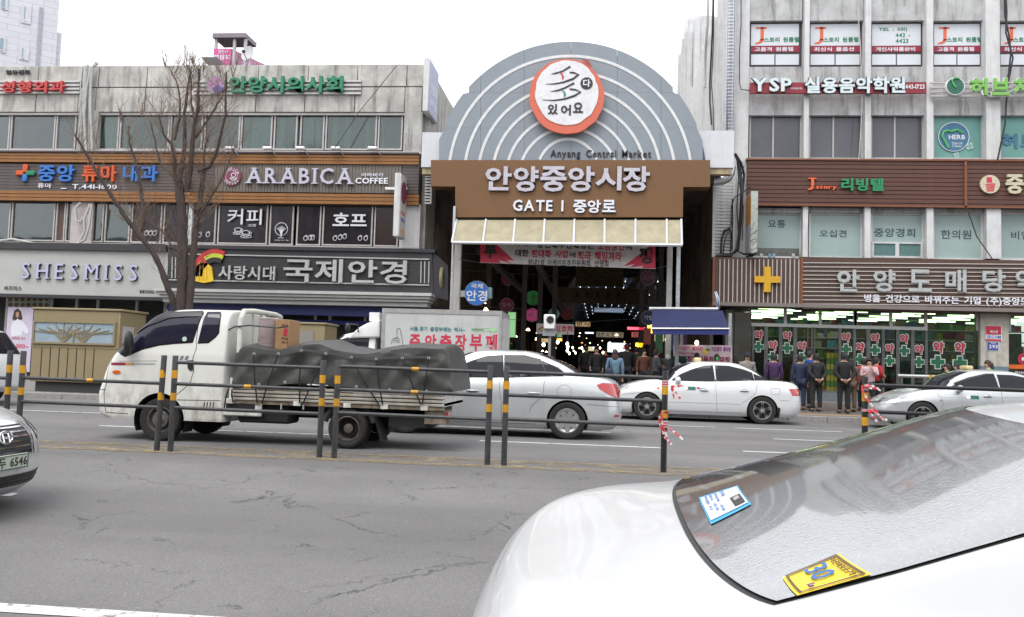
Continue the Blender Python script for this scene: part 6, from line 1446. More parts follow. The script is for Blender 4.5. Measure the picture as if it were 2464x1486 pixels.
def place(c, X, Y, z=0., rz=0.):
    c.location = (X, Y, z); c.rotation_euler = (0, 0, rz); WL[c.name] = Vector((X, Y, z))
# --- silver saloon beyond the fence
silver = mat('silver car paint', (.56, .58, .59), .30, .40, var=.05, scale=3, coat=.8)
L = 4.55; 
SC = lambda x: (x-1365)/143.  # metres from the rear wheel
rw = 3.62
def sv(x, y): return (rw+(x-1365)/143., (1057-y)/143.)
dl1 = [(1.55, .965), (1.72, 1.08), (2.0, 1.22), (2.32, 1.335), (2.42, 1.345), (2.42, .985)]
belt = [(0, .60), (.5, .78), (1.2, .90), (2.5, .965), (3.8, 1.01), (L-.25, .985), (L, .93)]
hood = [(0, .66), (.6, .86), (1.2, .97), (2.4, 1.0), (3.8, 1.06), (4.25, 1.045), (L, .97)]
dlo = [[(1.42, .985), (1.62, 1.11), (1.95, 1.26), (2.2, 1.345), (2.47, 1.375), (2.50, 1.015)],
       [(2.54, 1.015), (2.51, 1.378), (2.85, 1.375), (3.12, 1.32), (3.25, 1.05)],
       [(3.28, 1.05), (3.16, 1.305), (3.42, 1.19), (3.56, 1.10), (3.50, 1.06)]]
car1, B1 = sedan('silver_saloon', 'silver saloon car with red tail lamp driving behind the covered truck', L, 1.49, 1.76, silver, hood, hood, 1.12, 1.95, 3.05, 4.05, dlo, [(.86, .315), (rw, .315)], .315, 'cap',
    [[(1.33, .98), (1.28, .7), (1.3, .3)], [(2.5, 1.0), (2.5, .6), (2.52, .24)], [(3.22, .98), (3.2, .72), (3.02, .55), (2.98, .45)], [(1.3, .24), (3.1, .24)]], belt=belt)
for sd_ in (1, -1):
    B1.patch('tail_lamp', [(4.10, .93), (4.15, .86), (4.33, .76), (4.48, .70), (4.525, .74), (4.50, .88), (4.40, .955), (4.2, .965)], redl, c := car1, .006, sd_)
    B1.patch('reflector', [(4.40, .40), (4.50, .39), (4.50, .43), (4.42, .44)], redl, car1, .004, sd_); B1.patch('headlight', [(.2, .62), (.62, .80), (.55, .70), (.14, .55)], clr, car1, .005, sd_)
for (a, b) in ((3.0, .76), (1.95, .77)): handle(B1, car1, a+.05, b, silver)
mirror(B1, car1, 1.55, .99, silver)
m_ = [(3.56+.12*math.cos(a*PI/10), .80+.115*math.sin(a*PI/10)) for a in range(21)]; B1.seam(m_, car1, mat('fuel flap gap', (.12, .12, .12), .5), .005, name='fuel_flap')
B1.seam([(1.3, .30), (2.5, .28), (3.1, .32)], car1, chrome, .012, name='sill_strip'); B1.seam([(3.95, .60), (4.3, .58), (4.5, .56)], car1, blk, .005)
B1.seam([(1.45, .965), (2.4, .985), (3.45, 1.035)], car1, chrome, .01, qlo=4.5, qhi=7)
place(car1, P(1365, 1000, 14.8)[0]-rw, 14.75+.88, 0)
# --- white taxi
whp = mat('white car paint', (.66, .67, .68), .3, 0, var=.03, scale=3, coat=.8)
L = 4.8; rw = 3.78
belt = [(0, .62), (.5, .77), (1.2, .88), (2.5, .93), (3.9, .985), (L-.3, .96), (L, .90)]
hood = [(0, .68), (.6, .87), (1.25, .97), (2.4, .975), (3.9, 1.04), (4.4, 1.03), (L, .94)]
dlo = [[(1.60, .965), (1.85, 1.11), (2.15, 1.25), (2.42, 1.335), (2.62, 1.36), (2.66, .985)],
       [(2.72, .985), (2.69, 1.362), (3.0, 1.355), (3.35, 1.28), (3.55, 1.21), (3.60, 1.01)],
       [(3.64, 1.01), (3.60, 1.19), (3.85, 1.08), (3.94, 1.025)]]
def taxi(name, label, pm):
    c, B = sedan(name, label, L, 1.475, 1.83, pm, hood, hood, 1.3, 2.12, 3.25, 4.12, dlo, [(1.05, .33), (rw, .33)], .33, 'five',
        [[(1.5, .95), (1.45, .7), (1.5, .26)], [(2.69, .96), (2.7, .6), (2.72, .25)], [(3.66, .96), (3.62, .75), (3.4, .55), (3.3, .5)], [(1.5, .25), (3.3, .25)], [(.45, .60), (.9, .66)], [(4.18, .58), (4.75, .56)]], belt=belt)
    for sd_ in (1, -1):
        B.patch('tail_lamp', [(4.40, .86), (4.48, .70), (4.76, .70), (4.77, .87)], redl, c, .006, sd_); B.patch('headlight', [(.10, .60), (.16, .74), (.66, .83), (.50, .67)], clr, c, .005, sd_)
        B.patch('side_repeater', [(1.28, .76), (1.34, .76), (1.34, .80), (1.28, .80)], amb, c, .006, sd_)
        B.patch('mud_flap', [(4.12, .42), (4.2, .40), (4.18, .16), (4.12, .16)], blk, c, .01, sd_)
    B.seam([(1.55, .48), (2.68, .48)], c, pm, .03, .008, name='side_moulding'); B.seam([(2.72, .48), (3.28, .48)], c, pm, .03, .008, name='side_moulding')
    B.seam([(1.55, .945), (2.6, .965), (3.95, 1.005)], c, chrome, .012, qlo=4.5, qhi=7.2, name='belt_trim')
    for a in (2.40, 3.35): handle(B, c, a, .77+.02*(a > 3), pm)
    mirror(B, c, 1.78, .99, pm)
    B.seam([(4.0, .72), (4.18, .72), (4.18, .86), (3.98, .86), (3.98, .73)], c, mat('fuel flap gap', (.1, .1, .1)), .006, name='fuel_flap')
    g = B.patch('door_emblem', [(2.0, .76), (2.2, .76), (2.2, .84), (2.0, .84)], mat('emblem green', (.02, .13, .10), .4), c, .006)
    B.patch('door_emblem', [(1.97+.05*math.cos(a), .80+.05*math.sin(a)) for a in [i*PI/5 for i in range(10)]], white_paint, c, .008, dens=1); B.patch('door_emblem_red', [(2.22, .79), (2.28, .79), (2.30, .83), (2.24, .84)], print_r, c, .006); B.patch('door_emblem_blue', [(2.28, .78), (2.42, .78), (2.42, .81), (2.28, .81)], print_b, c, .006)
    MB().box(2.24, 2.4, -.22, .22, 1.46, 1.56).obj('roof_lamp', mat('taxi lamp cream', (.72, .58, .30), .4), c, bevel=.03, seg=2)
    return c, B
tx1, Bt = taxi('white_taxi', 'white taxi with yellow roof lamp waiting at the kerb by the arcade', whp)
XT1 = P(1835, 990, 21.45)[0]-rw
place(tx1, XT1, 21.45+.91, 0)
# --- silver taxi at the right
L = 4.82; rw = 3.82
belt = [(0, .60), (.5, .74), (1.2, .87), (2.5, .95), (3.9, 1.0), (L-.3, .98), (L, .92)]
hood = [(0, .66), (.6, .84), (1.3, .96), (2.4, .995), (3.9, 1.05), (4.4, 1.04), (L, .95)]
dlo = [[(1.62, .99), (1.9, 1.13), (2.25, 1.27), (2.55, 1.335), (2.68, 1.34), (2.74, 1.01)], [(2.80, 1.01), (2.76, 1.34), (3.1, 1.33), (3.45, 1.27), (3.8, 1.15), (3.95, 1.07)]]
tx2, B2 = sedan('silver_taxi', 'silver taxi parked at the kerb before the pharmacy, nose to the striped post', L, 1.47, 1.83, mat('light silver car paint', (.52, .54, .55), .3, .4, var=.04, coat=.8), hood, hood, 1.25, 2.15, 3.2, 4.3, dlo, [(1.02, .34), (rw, .34)], .33, 'five',
    [[(1.5, .97), (1.46, .7), (1.5, .26)], [(2.77, .98), (2.78, .6), (2.8, .25)], [(3.75, .97), (3.7, .75), (3.5, .55)]], belt=belt)
for sd_ in (1, -1):
    B2.patch('headlight', [(.12, .56), (.10, .62), (.35, .74), (.78, .82), (.72, .76), (.50, .62)], clr, tx2, .005, sd_); B2.patch('headlight_glass', [(.2, .60), (.34, .69), (.52, .72), (.40, .62)], mat('lamp core', (.75, .78, .8), .05, .3), tx2, .009, sd_); B2.patch('tail_lamp', [(4.3, .86), (4.4, .72), (4.76, .74), (4.78, .88)], redl, tx2, .006, sd_)
    B2.patch('side_repeater', [(1.36, .70), (1.44, .71), (1.43, .735)], chrome, tx2, .006, sd_); B2.patch('wind_deflector', [(1.75, 1.12), (2.1, 1.26), (2.5, 1.36), (2.68, 1.365), (2.68, 1.335), (2.5, 1.325), (2.15, 1.225), (1.82, 1.10)], blk, tx2, .02, sd_, qlo=5.6, qhi=8.5)
B2.patch('grille', poly_ts(-.10, .10, 3.05, 3.85), blk, tx2, .006, ts=True)
for i in range(4): B2.seam([(t_/100., 3.15+i*.18) for t_ in range(-10, 11, 2)], tx2, chrome, .014, .012, name='grille_bar', ts=True)
B2.seam([(1.4, .78), (2.8, .83), (4.2, .86)], tx2, mat('crease shade', (.35, .36, .37), .4, .4), .008)  # body crease drawn as a darker strip, its shade put into the colour
for a in (2.45, 3.45): handle(B2, tx2, a, .85, chrome, .18)
mirror(B2, tx2, 1.82, 1.0, tx2.children[0].data.materials[0])
B2.patch('door_emblem', [(2.05, .77), (2.25, .77), (2.25, .85), (2.05, .85)], mat('emblem green', (.02, .13, .10)), tx2, .006); B2.patch('door_emblem', [(2.02+.05*math.cos(a), .81+.05*math.sin(a)) for a in [i*PI/5 for i in range(10)]], white_paint, tx2, .008, dens=1)
MB().box(2.25, 2.41, -.22, .22, 1.46, 1.55).obj('roof_lamp', mat('taxi lamp cream', (.7, .6, .3)), tx2, bevel=.03, seg=2)
place(tx2, P(2222, 985, 21.2)[0]-1.02, 21.2+.91, 0)
# --- small white truck with a tarpaulin over its bed
YT = 11.75; gT = lambda x: 0
XT0 = P(212, 955, YT)[0]
trk = thing('covered_truck', 'dirty white cab-over truck with dark tarpaulin over its load', 'truck')
def tp(x, y): X, Z = P(x, y, YT); return (X-XT0, Z)
def c1(x, y): return tp(x/3.281, (900+y/2.477)/1.3247)
def c2(x, y): return tp((600+x/2.464)/1.3247, (900+y/2.464)/1.3247)
dirty = bpy.data.materials.new('dirty white truck paint'); dirty.use_nodes = True
n_ = dirty.node_tree.nodes; l_ = dirty.node_tree.links; b_ = n_['Principled BSDF']; b_.inputs['Roughness'].default_value = .38; b_.inputs['Coat Weight'].default_value = .35
tc_ = n_.new('ShaderNodeTexCoord'); sp_ = n_.new('ShaderNodeSeparateXYZ'); l_.new(tc_.outputs['Object'], sp_.inputs[0])
hz = n_.new('ShaderNodeMapRange'); hz.inputs[1].default_value = .25; hz.inputs[2].default_value = 1.15; hz.inputs[3].default_value = 1; hz.inputs[4].default_value = 0; l_.new(sp_.outputs[2], hz.inputs[0])
mp_ = n_.new('ShaderNodeMapping'); mp_.inputs['Scale'].default_value = (2.5, 2.5, 1.2); l_.new(tc_.outputs['Object'], mp_.inputs[0])
no_ = n_.new('ShaderNodeTexNoise'); no_.inputs['Scale'].default_value = 2.2; no_.inputs['Detail'].default_value = 9; no_.inputs['Roughness'].default_value = .75; l_.new(mp_.outputs[0], no_.inputs[0])
nr_ = n_.new('ShaderNodeMapRange'); nr_.inputs[1].default_value = .42; nr_.inputs[2].default_value = .72; l_.new(no_.outputs[0], nr_.inputs[0])
ml_ = n_.new('ShaderNodeMath'); ml_.operation = 'MULTIPLY'; l_.new(hz.outputs[0], ml_.inputs[0]); l_.new(nr_.outputs[0], ml_.inputs[1])
mx_ = n_.new('ShaderNodeMix'); mx_.data_type = 'RGBA'; mx_.inputs[6].default_value = (.74, .74, .70, 1); mx_.inputs[7].default_value = (.17, .14, .10, 1); l_.new(ml_.outputs[0], mx_.inputs[0]); l_.new(mx_.outputs[2], b_.inputs['Base Color'])
W2 = .82; CL = c1(1800, 500)[0]
cr = [(.30, .14, .805), (.36, .03, .815), (.62, 0, .82), (.80, .045, .82), (1.0, .10, .82), (1.19, .20, .82), (1.30, .34, .81), (1.55, .585, .775), (1.76, .83, .725), (1.855, 1.06, .64), (1.885, 1.22, .42)]
rg = [Ring(xf, CL, .26 if z < 1.2 else .2, .06, w_, z, 2.8, .03, .0) for z, xf, w_ in cr]+[Ring(1.4, CL-.1, .1, .03, .001, 1.90, 2.5)]
BT = Body(rg)
fw = c1(1250, 1085); rwc = c2(1245, 1155); r1, r2 = .305, .278
BT.shell('cab', dirty, trk, [(fw[0], r1)], .37, nt=60)
well(trk, fw[0], r1, .38, .82)
fwin = [c1(*p) for p in ((1012, 572), (985, 582), (905, 540), (960, 475), (1040, 395), (1180, 292), (1290, 252), (1430, 240), (1572, 240), (1512, 473), (1370, 480), (1250, 493), (1120, 525))]
rwin = [c1(*p) for p in ((1603, 236), (1700, 236), (1714, 260), (1712, 400), (1690, 430), (1638, 474), (1562, 480))]
for sd_ in (1, -1):
    for pl in (fwin, rwin):
        BT.patch('window_surround', grow(pl, .018), blk, trk, .002, sd_, qlo=4, qhi=10); BT.patch('side_window', pl, tintb, trk, .012, sd_, qlo=4, qhi=10)
    BT.patch('rain_visor', [c1(*p) for p in ((1180, 285), (1300, 240), (1578, 233), (1572, 275), (1460, 275), (1320, 285), (1150, 350), (1060, 415), (1040, 395), (1110, 340))], mat('smoked visor', (.02, .02, .028), .3), trk, .03, sd_, qlo=4, qhi=10)
    for (a, b, mm) in ((870, 988, mat('wine stripe', (.28, .02, .05), .4)), (988, 1055, mat('ochre stripe', (.55, .33, .12), .4)), (1055, 1225, mat('thin grey stripe', (.40, .41, .42), .4))):
        h = 10 if a < 1000 else 5; BT.patch('stripe', [c1(a, 645-h), c1(b, 645-h), c1(b, 645+h), c1(a, 645+h)], mm, trk, .005, sd_)
    BT.patch('side_repeater', [c1(920+33*math.cos(i*PI/6), 710+14*math.sin(i*PI/6)) for i in range(12)], amb, trk, .012, sd_, dens=1)
    BT.patch('headlight', [c1(745, 690), c1(770, 640), c1(795, 640), c1(760, 790), c1(742, 790)], clr, trk, .006, sd_)
    BT.patch('indicator_lamp', [c1(758, 720), c1(775, 655), c1(800, 640), c1(790, 700)], amb, trk, .008, sd_)
    BT.patch('door_handle', [c1(1480, 620), c1(1530, 615), c1(1530, 690), c1(1505, 702), c1(1485, 680)], blk, trk, .012, sd_)
    BT.patch('window_sticker', [c1(1453+19*math.cos(i*PI/5), 450+19*math.sin(i*PI/5)) for i in range(10)], mat('pale green sticker', (.5, .65, .55), .4), trk, .016, sd_, qlo=4, qhi=10, dens=1)
    for i in range(4): BT.patch('vent_slot', [c1(1612+i*24, 945), c1(1620+i*24, 945), c1(1612+i*24, 990), c1(1604+i*24, 990)], blk, trk, .004, sd_)
BT.seam([c1(905, 540), c1(862, 620), c1(835, 800), c1(832, 1030)], trk, blk, .008); BT.seam([c1(1575, 240), c1(1548, 520), c1(1520, 620), c1(1530, 700), c1(1500, 800), c1(1400, 885), c1(1330, 900)], trk, blk, .008)
BT.seam([c1(740, 850), c1(832, 848)], trk, blk, .008); BT.seam([c1(870, 625), c1(1240, 622)], trk, mat('crease shade w', (.42, .42, .39)), .01); BT.seam([c1(832, 1028), c1(1010, 1040)], trk, blk, .008); BT.seam([c1(1400, 930), c1(1760, 935)], trk, blk, .008)  # the grey strip is a door crease, shade painted in; black ones are gaps
sx_ = [c1(1620, 565), c1(1680, 620)]
BT.patch('windscreen', poly_ts(-.19, .19, 6.1, 8.7), tintb, trk, .004, ts=True)
for sd_ in (1, -1):
    a = c1(1005, 500); MB().ell((a[0]+.09, -sd_*-1*0-sd_*(.95), a[1]+.03), (.06, .08, .175), 12, 10).obj('mirror', blk, trk, smooth=180)
    MB().tube([(a[0]+.08, -sd_*.8, a[1]-.05), (a[0], -sd_*.93, a[1]-.08)], .02, 6).obj('mirror_arm', blk, trk)
for x, r_, wd, k, yy_ in ((fw[0], r1, .19, 'front', (.70, -.70)), (rwc[0], r2, .30, 'rear', (.66, -.66))):
    for y_ in yy_: wheel(trk, x, y_, r_, r_, wd, k, rim=.60 if k == 'front' else .62, sd_=-1 if y_ < 0 else 1)
dkc = mat('chassis black', (.018, .017, .017), .8, var=.4, scale=8)
xe = c2(2010, 940)[0]
MB().box(CL-.2, xe-.1, -.42, .42, .38, .62).obj('chassis_rail', dkc, trk); MB().box(CL+.15, CL+.9, -.72, -.30, .30, .58).obj('fuel_tank', dkc, trk, bevel=.03); MB().box(rwc[0]+.55, xe-.2, -.7, .7, .32, .5).obj('spare_carrier', dkc, trk)
MB().box(CL+.02, CL+.1, -.75, .75, .55, .75).obj('cross_frame', dirty, trk)
ztb = c2(1200, 955)[1]; ztt = c2(1200, 838)[1]
x0b = c2(345, 900)[0]
for sd_ in (-1, 1):
    for i in range(4):
        z = ztb+(ztt-ztb)*i/4; MB().box(x0b, xe, sd_*.80-.02, sd_*.80+.02, z, z+(ztt-ztb)/4-.012).obj('side_board', mat('dirty bed board', (.50, .49, .45), .6, var=.5, scale=3, col2=(.28, .24, .19), stretch=(1, 1, 5), stain=.5), trk, bevel=.008)
MB().box(x0b, xe, -.79, .79, ztb+.01, ztb+.05).obj('bed_floor', dkc, trk); MB().box(xe-.03, xe, -.8, .8, ztb, ztt).obj('tail_board', dirty, trk)
MB().box(x0b-.05, x0b+.0, -.8, .8, ztb-.05, ztt+.1).obj('head_board', dirty, trk)
MB().box(x0b, xe, -.805, -.76, ztb-.05, ztb-.006).obj('bed_sill', mat('rusty sill', (.20, .16, .12), .8, var=.6, scale=9), trk)
for x in (c2(380, 0)[0], c2(900, 0)[0], c2(1290, 0)[0], c2(1580, 0)[0], c2(1890, 0)[0]): MB().box(x-.05, x+.05, -.835, -.80, ztb-.05, ztb+.01).obj('hinge', dirty, trk)
for x in (573, 731, 905, 1530, 1835): a = c2(x, 955); MB().tube([(a[0], -.82, a[1]), (a[0], -.82, a[1]-.08)], .012, 5).obj('hook', mat('pale hook', (.45, .44, .4), .5), trk)
a = c2(430, 975); MB().box(a[0]-.33, a[0]+.26, -.79, -.76, a[1]-.14, a[1]+.1).obj('battery_cover', dirty, trk, bevel=.03); MB().box(a[0]-.26, a[0]+.16, -.795, -.788, a[1]-.08, a[1]+.04).obj('cover_opening', black, trk)
MB().box(c2(1890, 0)[0], xe+.02, -.78, -.3, c2(0, 1045)[1], ztb-.05).obj('rear_bracket', mat('rusty sill', (.2, .2, .2)), trk); MB().box(xe+.0, xe+.05, -.76, -.45, c2(0, 1010)[1], c2(0, 950)[1]).obj('tail_lamp', redl, trk)
a = c2(1500, 1150); MB().add([(a[0]-.12, -.8, ztb-.06), (a[0]+.02, -.8, .12), (a[0]+.05, -.5, .12), (a[0]-.09, -.5, ztb-.06)], [(0, 1, 2, 3)]).obj('mud_flap', dkc, trk)
m = MB(); m.tube([(rwc[0]+.36*math.cos(PI*i/12), -.70, r2+.36*math.sin(PI*i/12)*.95) for i in range(1, 12)], [.05]*11, 5); m.obj('mudguard', mat('dark grey mudguard', (.05, .048, .045), .7), trk)
# guard frame behind the cab
gf = mat('off-white bars', (.58, .57, .52), .5, var=.15); xg = c2(440, 0)[0]; zg_ = 1.86
MB().tube([(xg-.05, -.74, ztb+.1), (xg-.05, -.76, zg_-.12), (xg-.03, -.70, zg_), (xg, -.4, zg_+.02), (xg, .4, zg_+.02), (xg-.03, .70, zg_), (xg-.05, .76, zg_-.12), (xg-.05, .74, ztb+.1)], .04, 8).obj('guard_frame', gf, trk, smooth=60)
for y in (-.45, -.15, .15, .45): MB().tube([(xg, y, 1.2), (xg, y, zg_)], .02, 6).obj('guard_bar', gf, trk, smooth=60)
MB().box(xg-.06, xg-.03, -.7, .7, ztb+.1, 1.2).obj('guard_panel', dirty, trk)
for y in (-.25, .25): MB().tube([(xg+.02, y, 1.45), (xg+.02, y+.3, 1.45)], .018, 6).obj('guard_bar', gf, trk)
# text on the cab door
t_, q_ = BT.inv(*c1(1435, 597))
def onB(B, x0, z0):
    def f(u, v, w_):
        tt, qq = B.inv(u, v, qhi=B.n-2.); p = B.P(tt, qq)+B.N(tt, qq)*(w_+.004); return p
    return f
a, b = c1(1395, 612), c1(1480, 583); tx(trk, 'POTER II', a[0], b[0], a[1], b[1], mat('badge grey', (.3, .31, .33), .4, .5), onB(BT, 0, 0), .003, .0, slant=.3) if False else tx(trk, 'II', c1(1452, 0)[0], b[0], a[1], b[1], mat('badge grey', (.3, .31, .33), .4, .5), onB(BT, 0, 0), .003, .0, slant=.4)
# tarpaulin (a cover lying over the load: its own thing)
trp = thing('tarpaulin', 'dark grey wrinkled tarpaulin roped over the truck bed', 'tarpaulin')
top = [c2(*p) for p in ((352, 640), (362, 570), (400, 515), (480, 500), (575, 515), (690, 530), (770, 512), (850, 492), (940, 480), (1030, 476), (1090, 500), (1150, 522), (1240, 540), (1340, 555), (1430, 550), (1520, 535), (1620, 518), (1750, 505), (1850, 508), (1950, 512), (1995, 512), (2030, 560), (2060, 700), (2080, 800))]
bot = [c2(*p) for p in ((335, 832), (480, 822), (640, 817), (770, 803), (880, 797), (960, 799), (1030, 806), (1140, 812), (1250, 822), (1380, 842), (1500, 857), (1700, 860), (1900, 863), (2000, 866), (2080, 862))]
ft = pchip([p[0] for p in top], [p[1] for p in top]); fb = pchip([p[0] for p in bot], [p[1] for p in bot])
x0, x1 = top[0][0], top[-1][0]; nx, nv = 120, 46; V = []
for i in range(nx+1):
    x = x0+(x1-x0)*i/nx; zt_, zb_ = ft(x), fb(x); e = 1-min(1, (x1-x)/.12)*.0
    for j in range(nv+1):
        v = j/nv
        if v < .36: s_ = v/.36; y = -.83+.05*s_*s_; z = zb_+(zt_-zb_)*s_
        elif v < .64: s_ = (v-.36)/.28; y = -.78+1.5*s_; z = zt_+.06*math.sin(PI*s_)+(.02*s_)
        else: s_ = (v-.64)/.36; y = .72+.08*s_; z = zt_+.02+(zb_-zt_-.02)*s_
        nn = noise.noise(Vector((x*2.6, z*2.2+y, 3)))*.03+noise.noise(Vector((x*7-z*5, z*2+y*3, 8)))*.014+abs(noise.noise(Vector((x*2.2+z*2.9, z*.6+y, 5))))*.06-abs(noise.noise(Vector((x*2.6-z*2.2, z*.5+y, 15))))*.05
        # gathered folds run down from each rope eyelet
        fold = math.sin((x-z*.55)*15+4*noise.noise(Vector((x, z, 0))))*.020
        d = nn+fold
        if v < .36: y -= d*math.sin(PI*min(1, s_*1.1)); x_ = x
        elif v < .64: z += d*.22
        V.append((x+(nn*.4 if 0 < i < nx else 0), y, z))
mb = MB(); mb.add(V, [(i*(nv+1)+j, (i+1)*(nv+1)+j, (i+1)*(nv+1)+j+1, i*(nv+1)+j+1) for i in range(nx) for j in range(nv)])
mb.add([V[i] for i in range(nv+1)], [tuple(range(nv+1))]); mb.add([V[nx*(nv+1)+i] for i in range(nv+1)], [tuple(range(nv, -1, -1))])
tarpm = mat('tarpaulin cloth', (.050, .050, .047), .5, var=.3, scale=3, bump=.2, bscale=14, stain=.0); mb.obj('cloth', tarpm, trp, smooth=50)
# lap seam, eyelets and ropes
lap = [(530, 565), (720, 563), (900, 540), (1090, 562), (1290, 592), (1485, 606), (1690, 598), (1895, 598), (1960, 606)]
m = MB(); 
for i in range(len(lap)-1):
    a, b = c2(*lap[i]), c2(*lap[i+1]); m.add([(a[0], -.855, a[1]), (b[0], -.855, b[1]), (b[0], -.845, b[1]+.03), (a[0], -.845, a[1]+.03)], [(0, 1, 2, 3)])
m.obj('lap_seam', mat('dark seam', (.03, .03, .03), .7), trp)
for x, y in lap[:-1]+[(568, 803), (772, 785), (1330, 820), (1590, 845), (1880, 858)]:
    a = c2(x, y); MB().lathe([(.008, 0), (.022, 0), (.022, .01), (.008, .01)], 10, Matrix.Translation((a[0], -.875, a[1])) @ Matrix.Rotation(PI/2, 4, 'X')).obj('eyelet', alu, trp)
rp = thing('rope', 'black ropes tying the tarpaulin down to the truck bed', 'ropes')
for (a, b) in (((530, 570), (548, 950)), ((720, 570), (585, 955)), ((900, 545), (880, 950)), ((1085, 570), (905, 960)), ((1290, 600), (1500, 960)), ((1485, 612), (1530, 965)), ((1690, 604), (1830, 960)), ((1895, 604), (1842, 960)), ((335, 832), (290, 990)), ((360, 840), (360, 945))):
    p, q = c2(*a), c2(*b); MB().tube([(p[0], -.89, p[1]), ((p[0]+q[0])/2, -.90, (p[1]+q[1])/2), (q[0], -.85, q[1])], .011, 5).obj('strand', cable, rp)
MB().tube([(c2(300, 375)[0], -.75, c2(300, 375)[1]), (c2(360, 350)[0], -.8, c2(360, 350)[1]), (c2(480, 340)[0], -.82, c2(480, 340)[1]), (c2(700, 358)[0], -.8, c2(700, 358)[1]), (c2(760, 345)[0], -.7, c2(760, 345)[1])], .011, 5).obj('strand', cable, rp)
# packages behind the cab
a0, a1 = c2(470, 490), c2(645, 278); s = thing('wrapped_roll', 'big roll wrapped in clear film standing behind the truck cab', 'roll'); rr_ = (a1[0]-a0[0])/2
prof = [(.001, a0[1]-.1), (rr_*.97, a0[1]-.1)]+[(rr_*(1+.02*math.sin(k*2.1)), a0[1]-.1+(a1[1]-a0[1]+.1)*k/9) for k in range(10)]+[(rr_*.92, a1[1]+.01), (.001, a1[1]+.012)]
MB().lathe(prof, 24, Matrix.Translation(((a0[0]+a1[0])/2, -.45, 0))).obj('roll', mat('pinkish wrapped fabric', (.36, .29, .29), .25, var=.25, scale=7, bump=.8, bscale=9, coat=.6), s, smooth=40)
a0, a1 = c2(650, 490), c2(762, 290); s2 = thing('cardboard_box', 'brown cardboard box with red arrow print beside the wrapped roll', 'box')
MB().box(a0[0], a1[0], -.68, -.2, a0[1]-.1, a1[1]).obj('carton', mat('cardboard', (.36, .21, .10), .8, var=.12, scale=6), s2, bevel=.006)
a, b = c2(718, 418), c2(752, 352); fnb = lambda u, v, w_: (u, -.681-w_, v)
MB().prism([(a[0], a[1]), (b[0], a[1]), (b[0], b[1]-.04), ((a[0]+b[0])/2, b[1]), (a[0], b[1]-.04)], fnb, 0, .003).obj('red_print', print_r, s2)
for y_, t_ in ((335, '주의'), (440, '취급'), (470, '주의 위')): p, q = c2(705, y_+9), c2(755, y_-7); tx(s2, t_, p[0], q[0], p[1], q[1], mat('brown print', (.10, .05, .03), .6), fnb, .003, .0)
for o in (trk, trp, rp, s, s2): place(o, XT0, YT+.82, 0)
# --- white box truck
YBx = 21.3
def bp(x, y): return P(x, y, YBx)
XBx = bp(830, 850)[0]
bt_ = thing('box_truck', 'white box truck with red Korean catering lettering behind the covered truck', 'truck', (XBx, YBx, 0))
X0, Zt = bp(921, 743); X1 = bp(1206, 800)[0]; boxm = mat('box truck white', (.52, .53, .52), .45, var=.08, scale=2, stain=.25)
bx('cargo_box', X0, X1, YBx, YBx+1.75, .75, Zt, boxm, bt_); 
for (a, b, c, d) in ((X0-.01, X1+.01, Zt-.1, Zt+.01), (X0-.01, X0+.07, .74, Zt-.1), (X1-.05, X1+.012, .74, Zt-.1), (X0-.01, X1+.01, .74, .82)): bx('corner_rail', a, b, YBx-.015, YBx+1.765, c, d, alu, bt_)
bx('rear_door', X1+.012, X1+.03, YBx+.05, YBx+1.7, .85, Zt-.12, boxm, bt_)
for z in (1.2, 1.9, 2.4): bx('hinge', X1+.03, X1+.06, YBx+.02, YBx+.2, z, z+.06, alu, bt_)
def cb_(x, y): return (600+x/2.464)/1.3247, (900+y/2.464)/1.3247
def s2x(t_, a, b, mt, bb=.05, d=.006): (xa, ya), (xb, yb) = cb_(*a), cb_(*b); sx(bt_, t_, xa, ya, xb, yb, YBx, mt, d, bb, off=.001, split=False)
bg_ = mat('blue green print', (.05, .20, .22), .5)
s2x('서울.경기 출장부페는 역시~', (1740, 352), (2175, 388), bg_)
for t_, xa, xb in (('중', 1738, 1822), ('앙', 1858, 1948), ('출', 1975, 2068), ('장', 2095, 2185), ('부', 2212, 2308), ('페', 2335, 2425)): s2x(t_, (xa, 410), (xb, 545), print_r, .06)
s2x('각종행사 피로연 및', (1990, 582), (2205, 620), bg_); s2x('중앙출장부페', (2230, 370), (2320, 380), let_g, .02)
xa, ya = cb_(2220, 360); xb, yb = cb_(2425, 387); X0_, X1_, Z0, Z1 = RC(xa, ya, xb, yb, YBx); bars(MB(), X0_, X1_, Z0, Z1, .015, YBx-.006, YBx-.001).obj('printed_frame', mat('pale green print', (.35, .6, .3), .5), bt_); bx('printed_tab', X1_-.2, X1_, YBx-.008, YBx-.002, Z0, Z1, mat('pale green print', (.35, .6, .3)), bt_)
th = [(1595, 485), (1600, 455), (1618, 440), (1645, 432), (1638, 400), (1640, 370), (1655, 362), (1668, 375), (1672, 410), (1680, 440), (1685, 490)]
MB().tube([(bp(*cb_(*p))[0], YBx-.004, bp(*cb_(*p))[1]) for p in th], .009, 4).obj('thumb_print', mat('grey print', (.2, .2, .22), .5), bt_)
for yy_ in (448, 462, 476): MB().tube([(bp(*cb_(*p))[0], YBx-.004, bp(*cb_(*p))[1]) for p in ((1612, yy_-5), (1640, yy_-8), (1662, yy_-3))], .008, 4).obj('thumb_print', mat('grey print', (.2, .2, .22)), bt_)
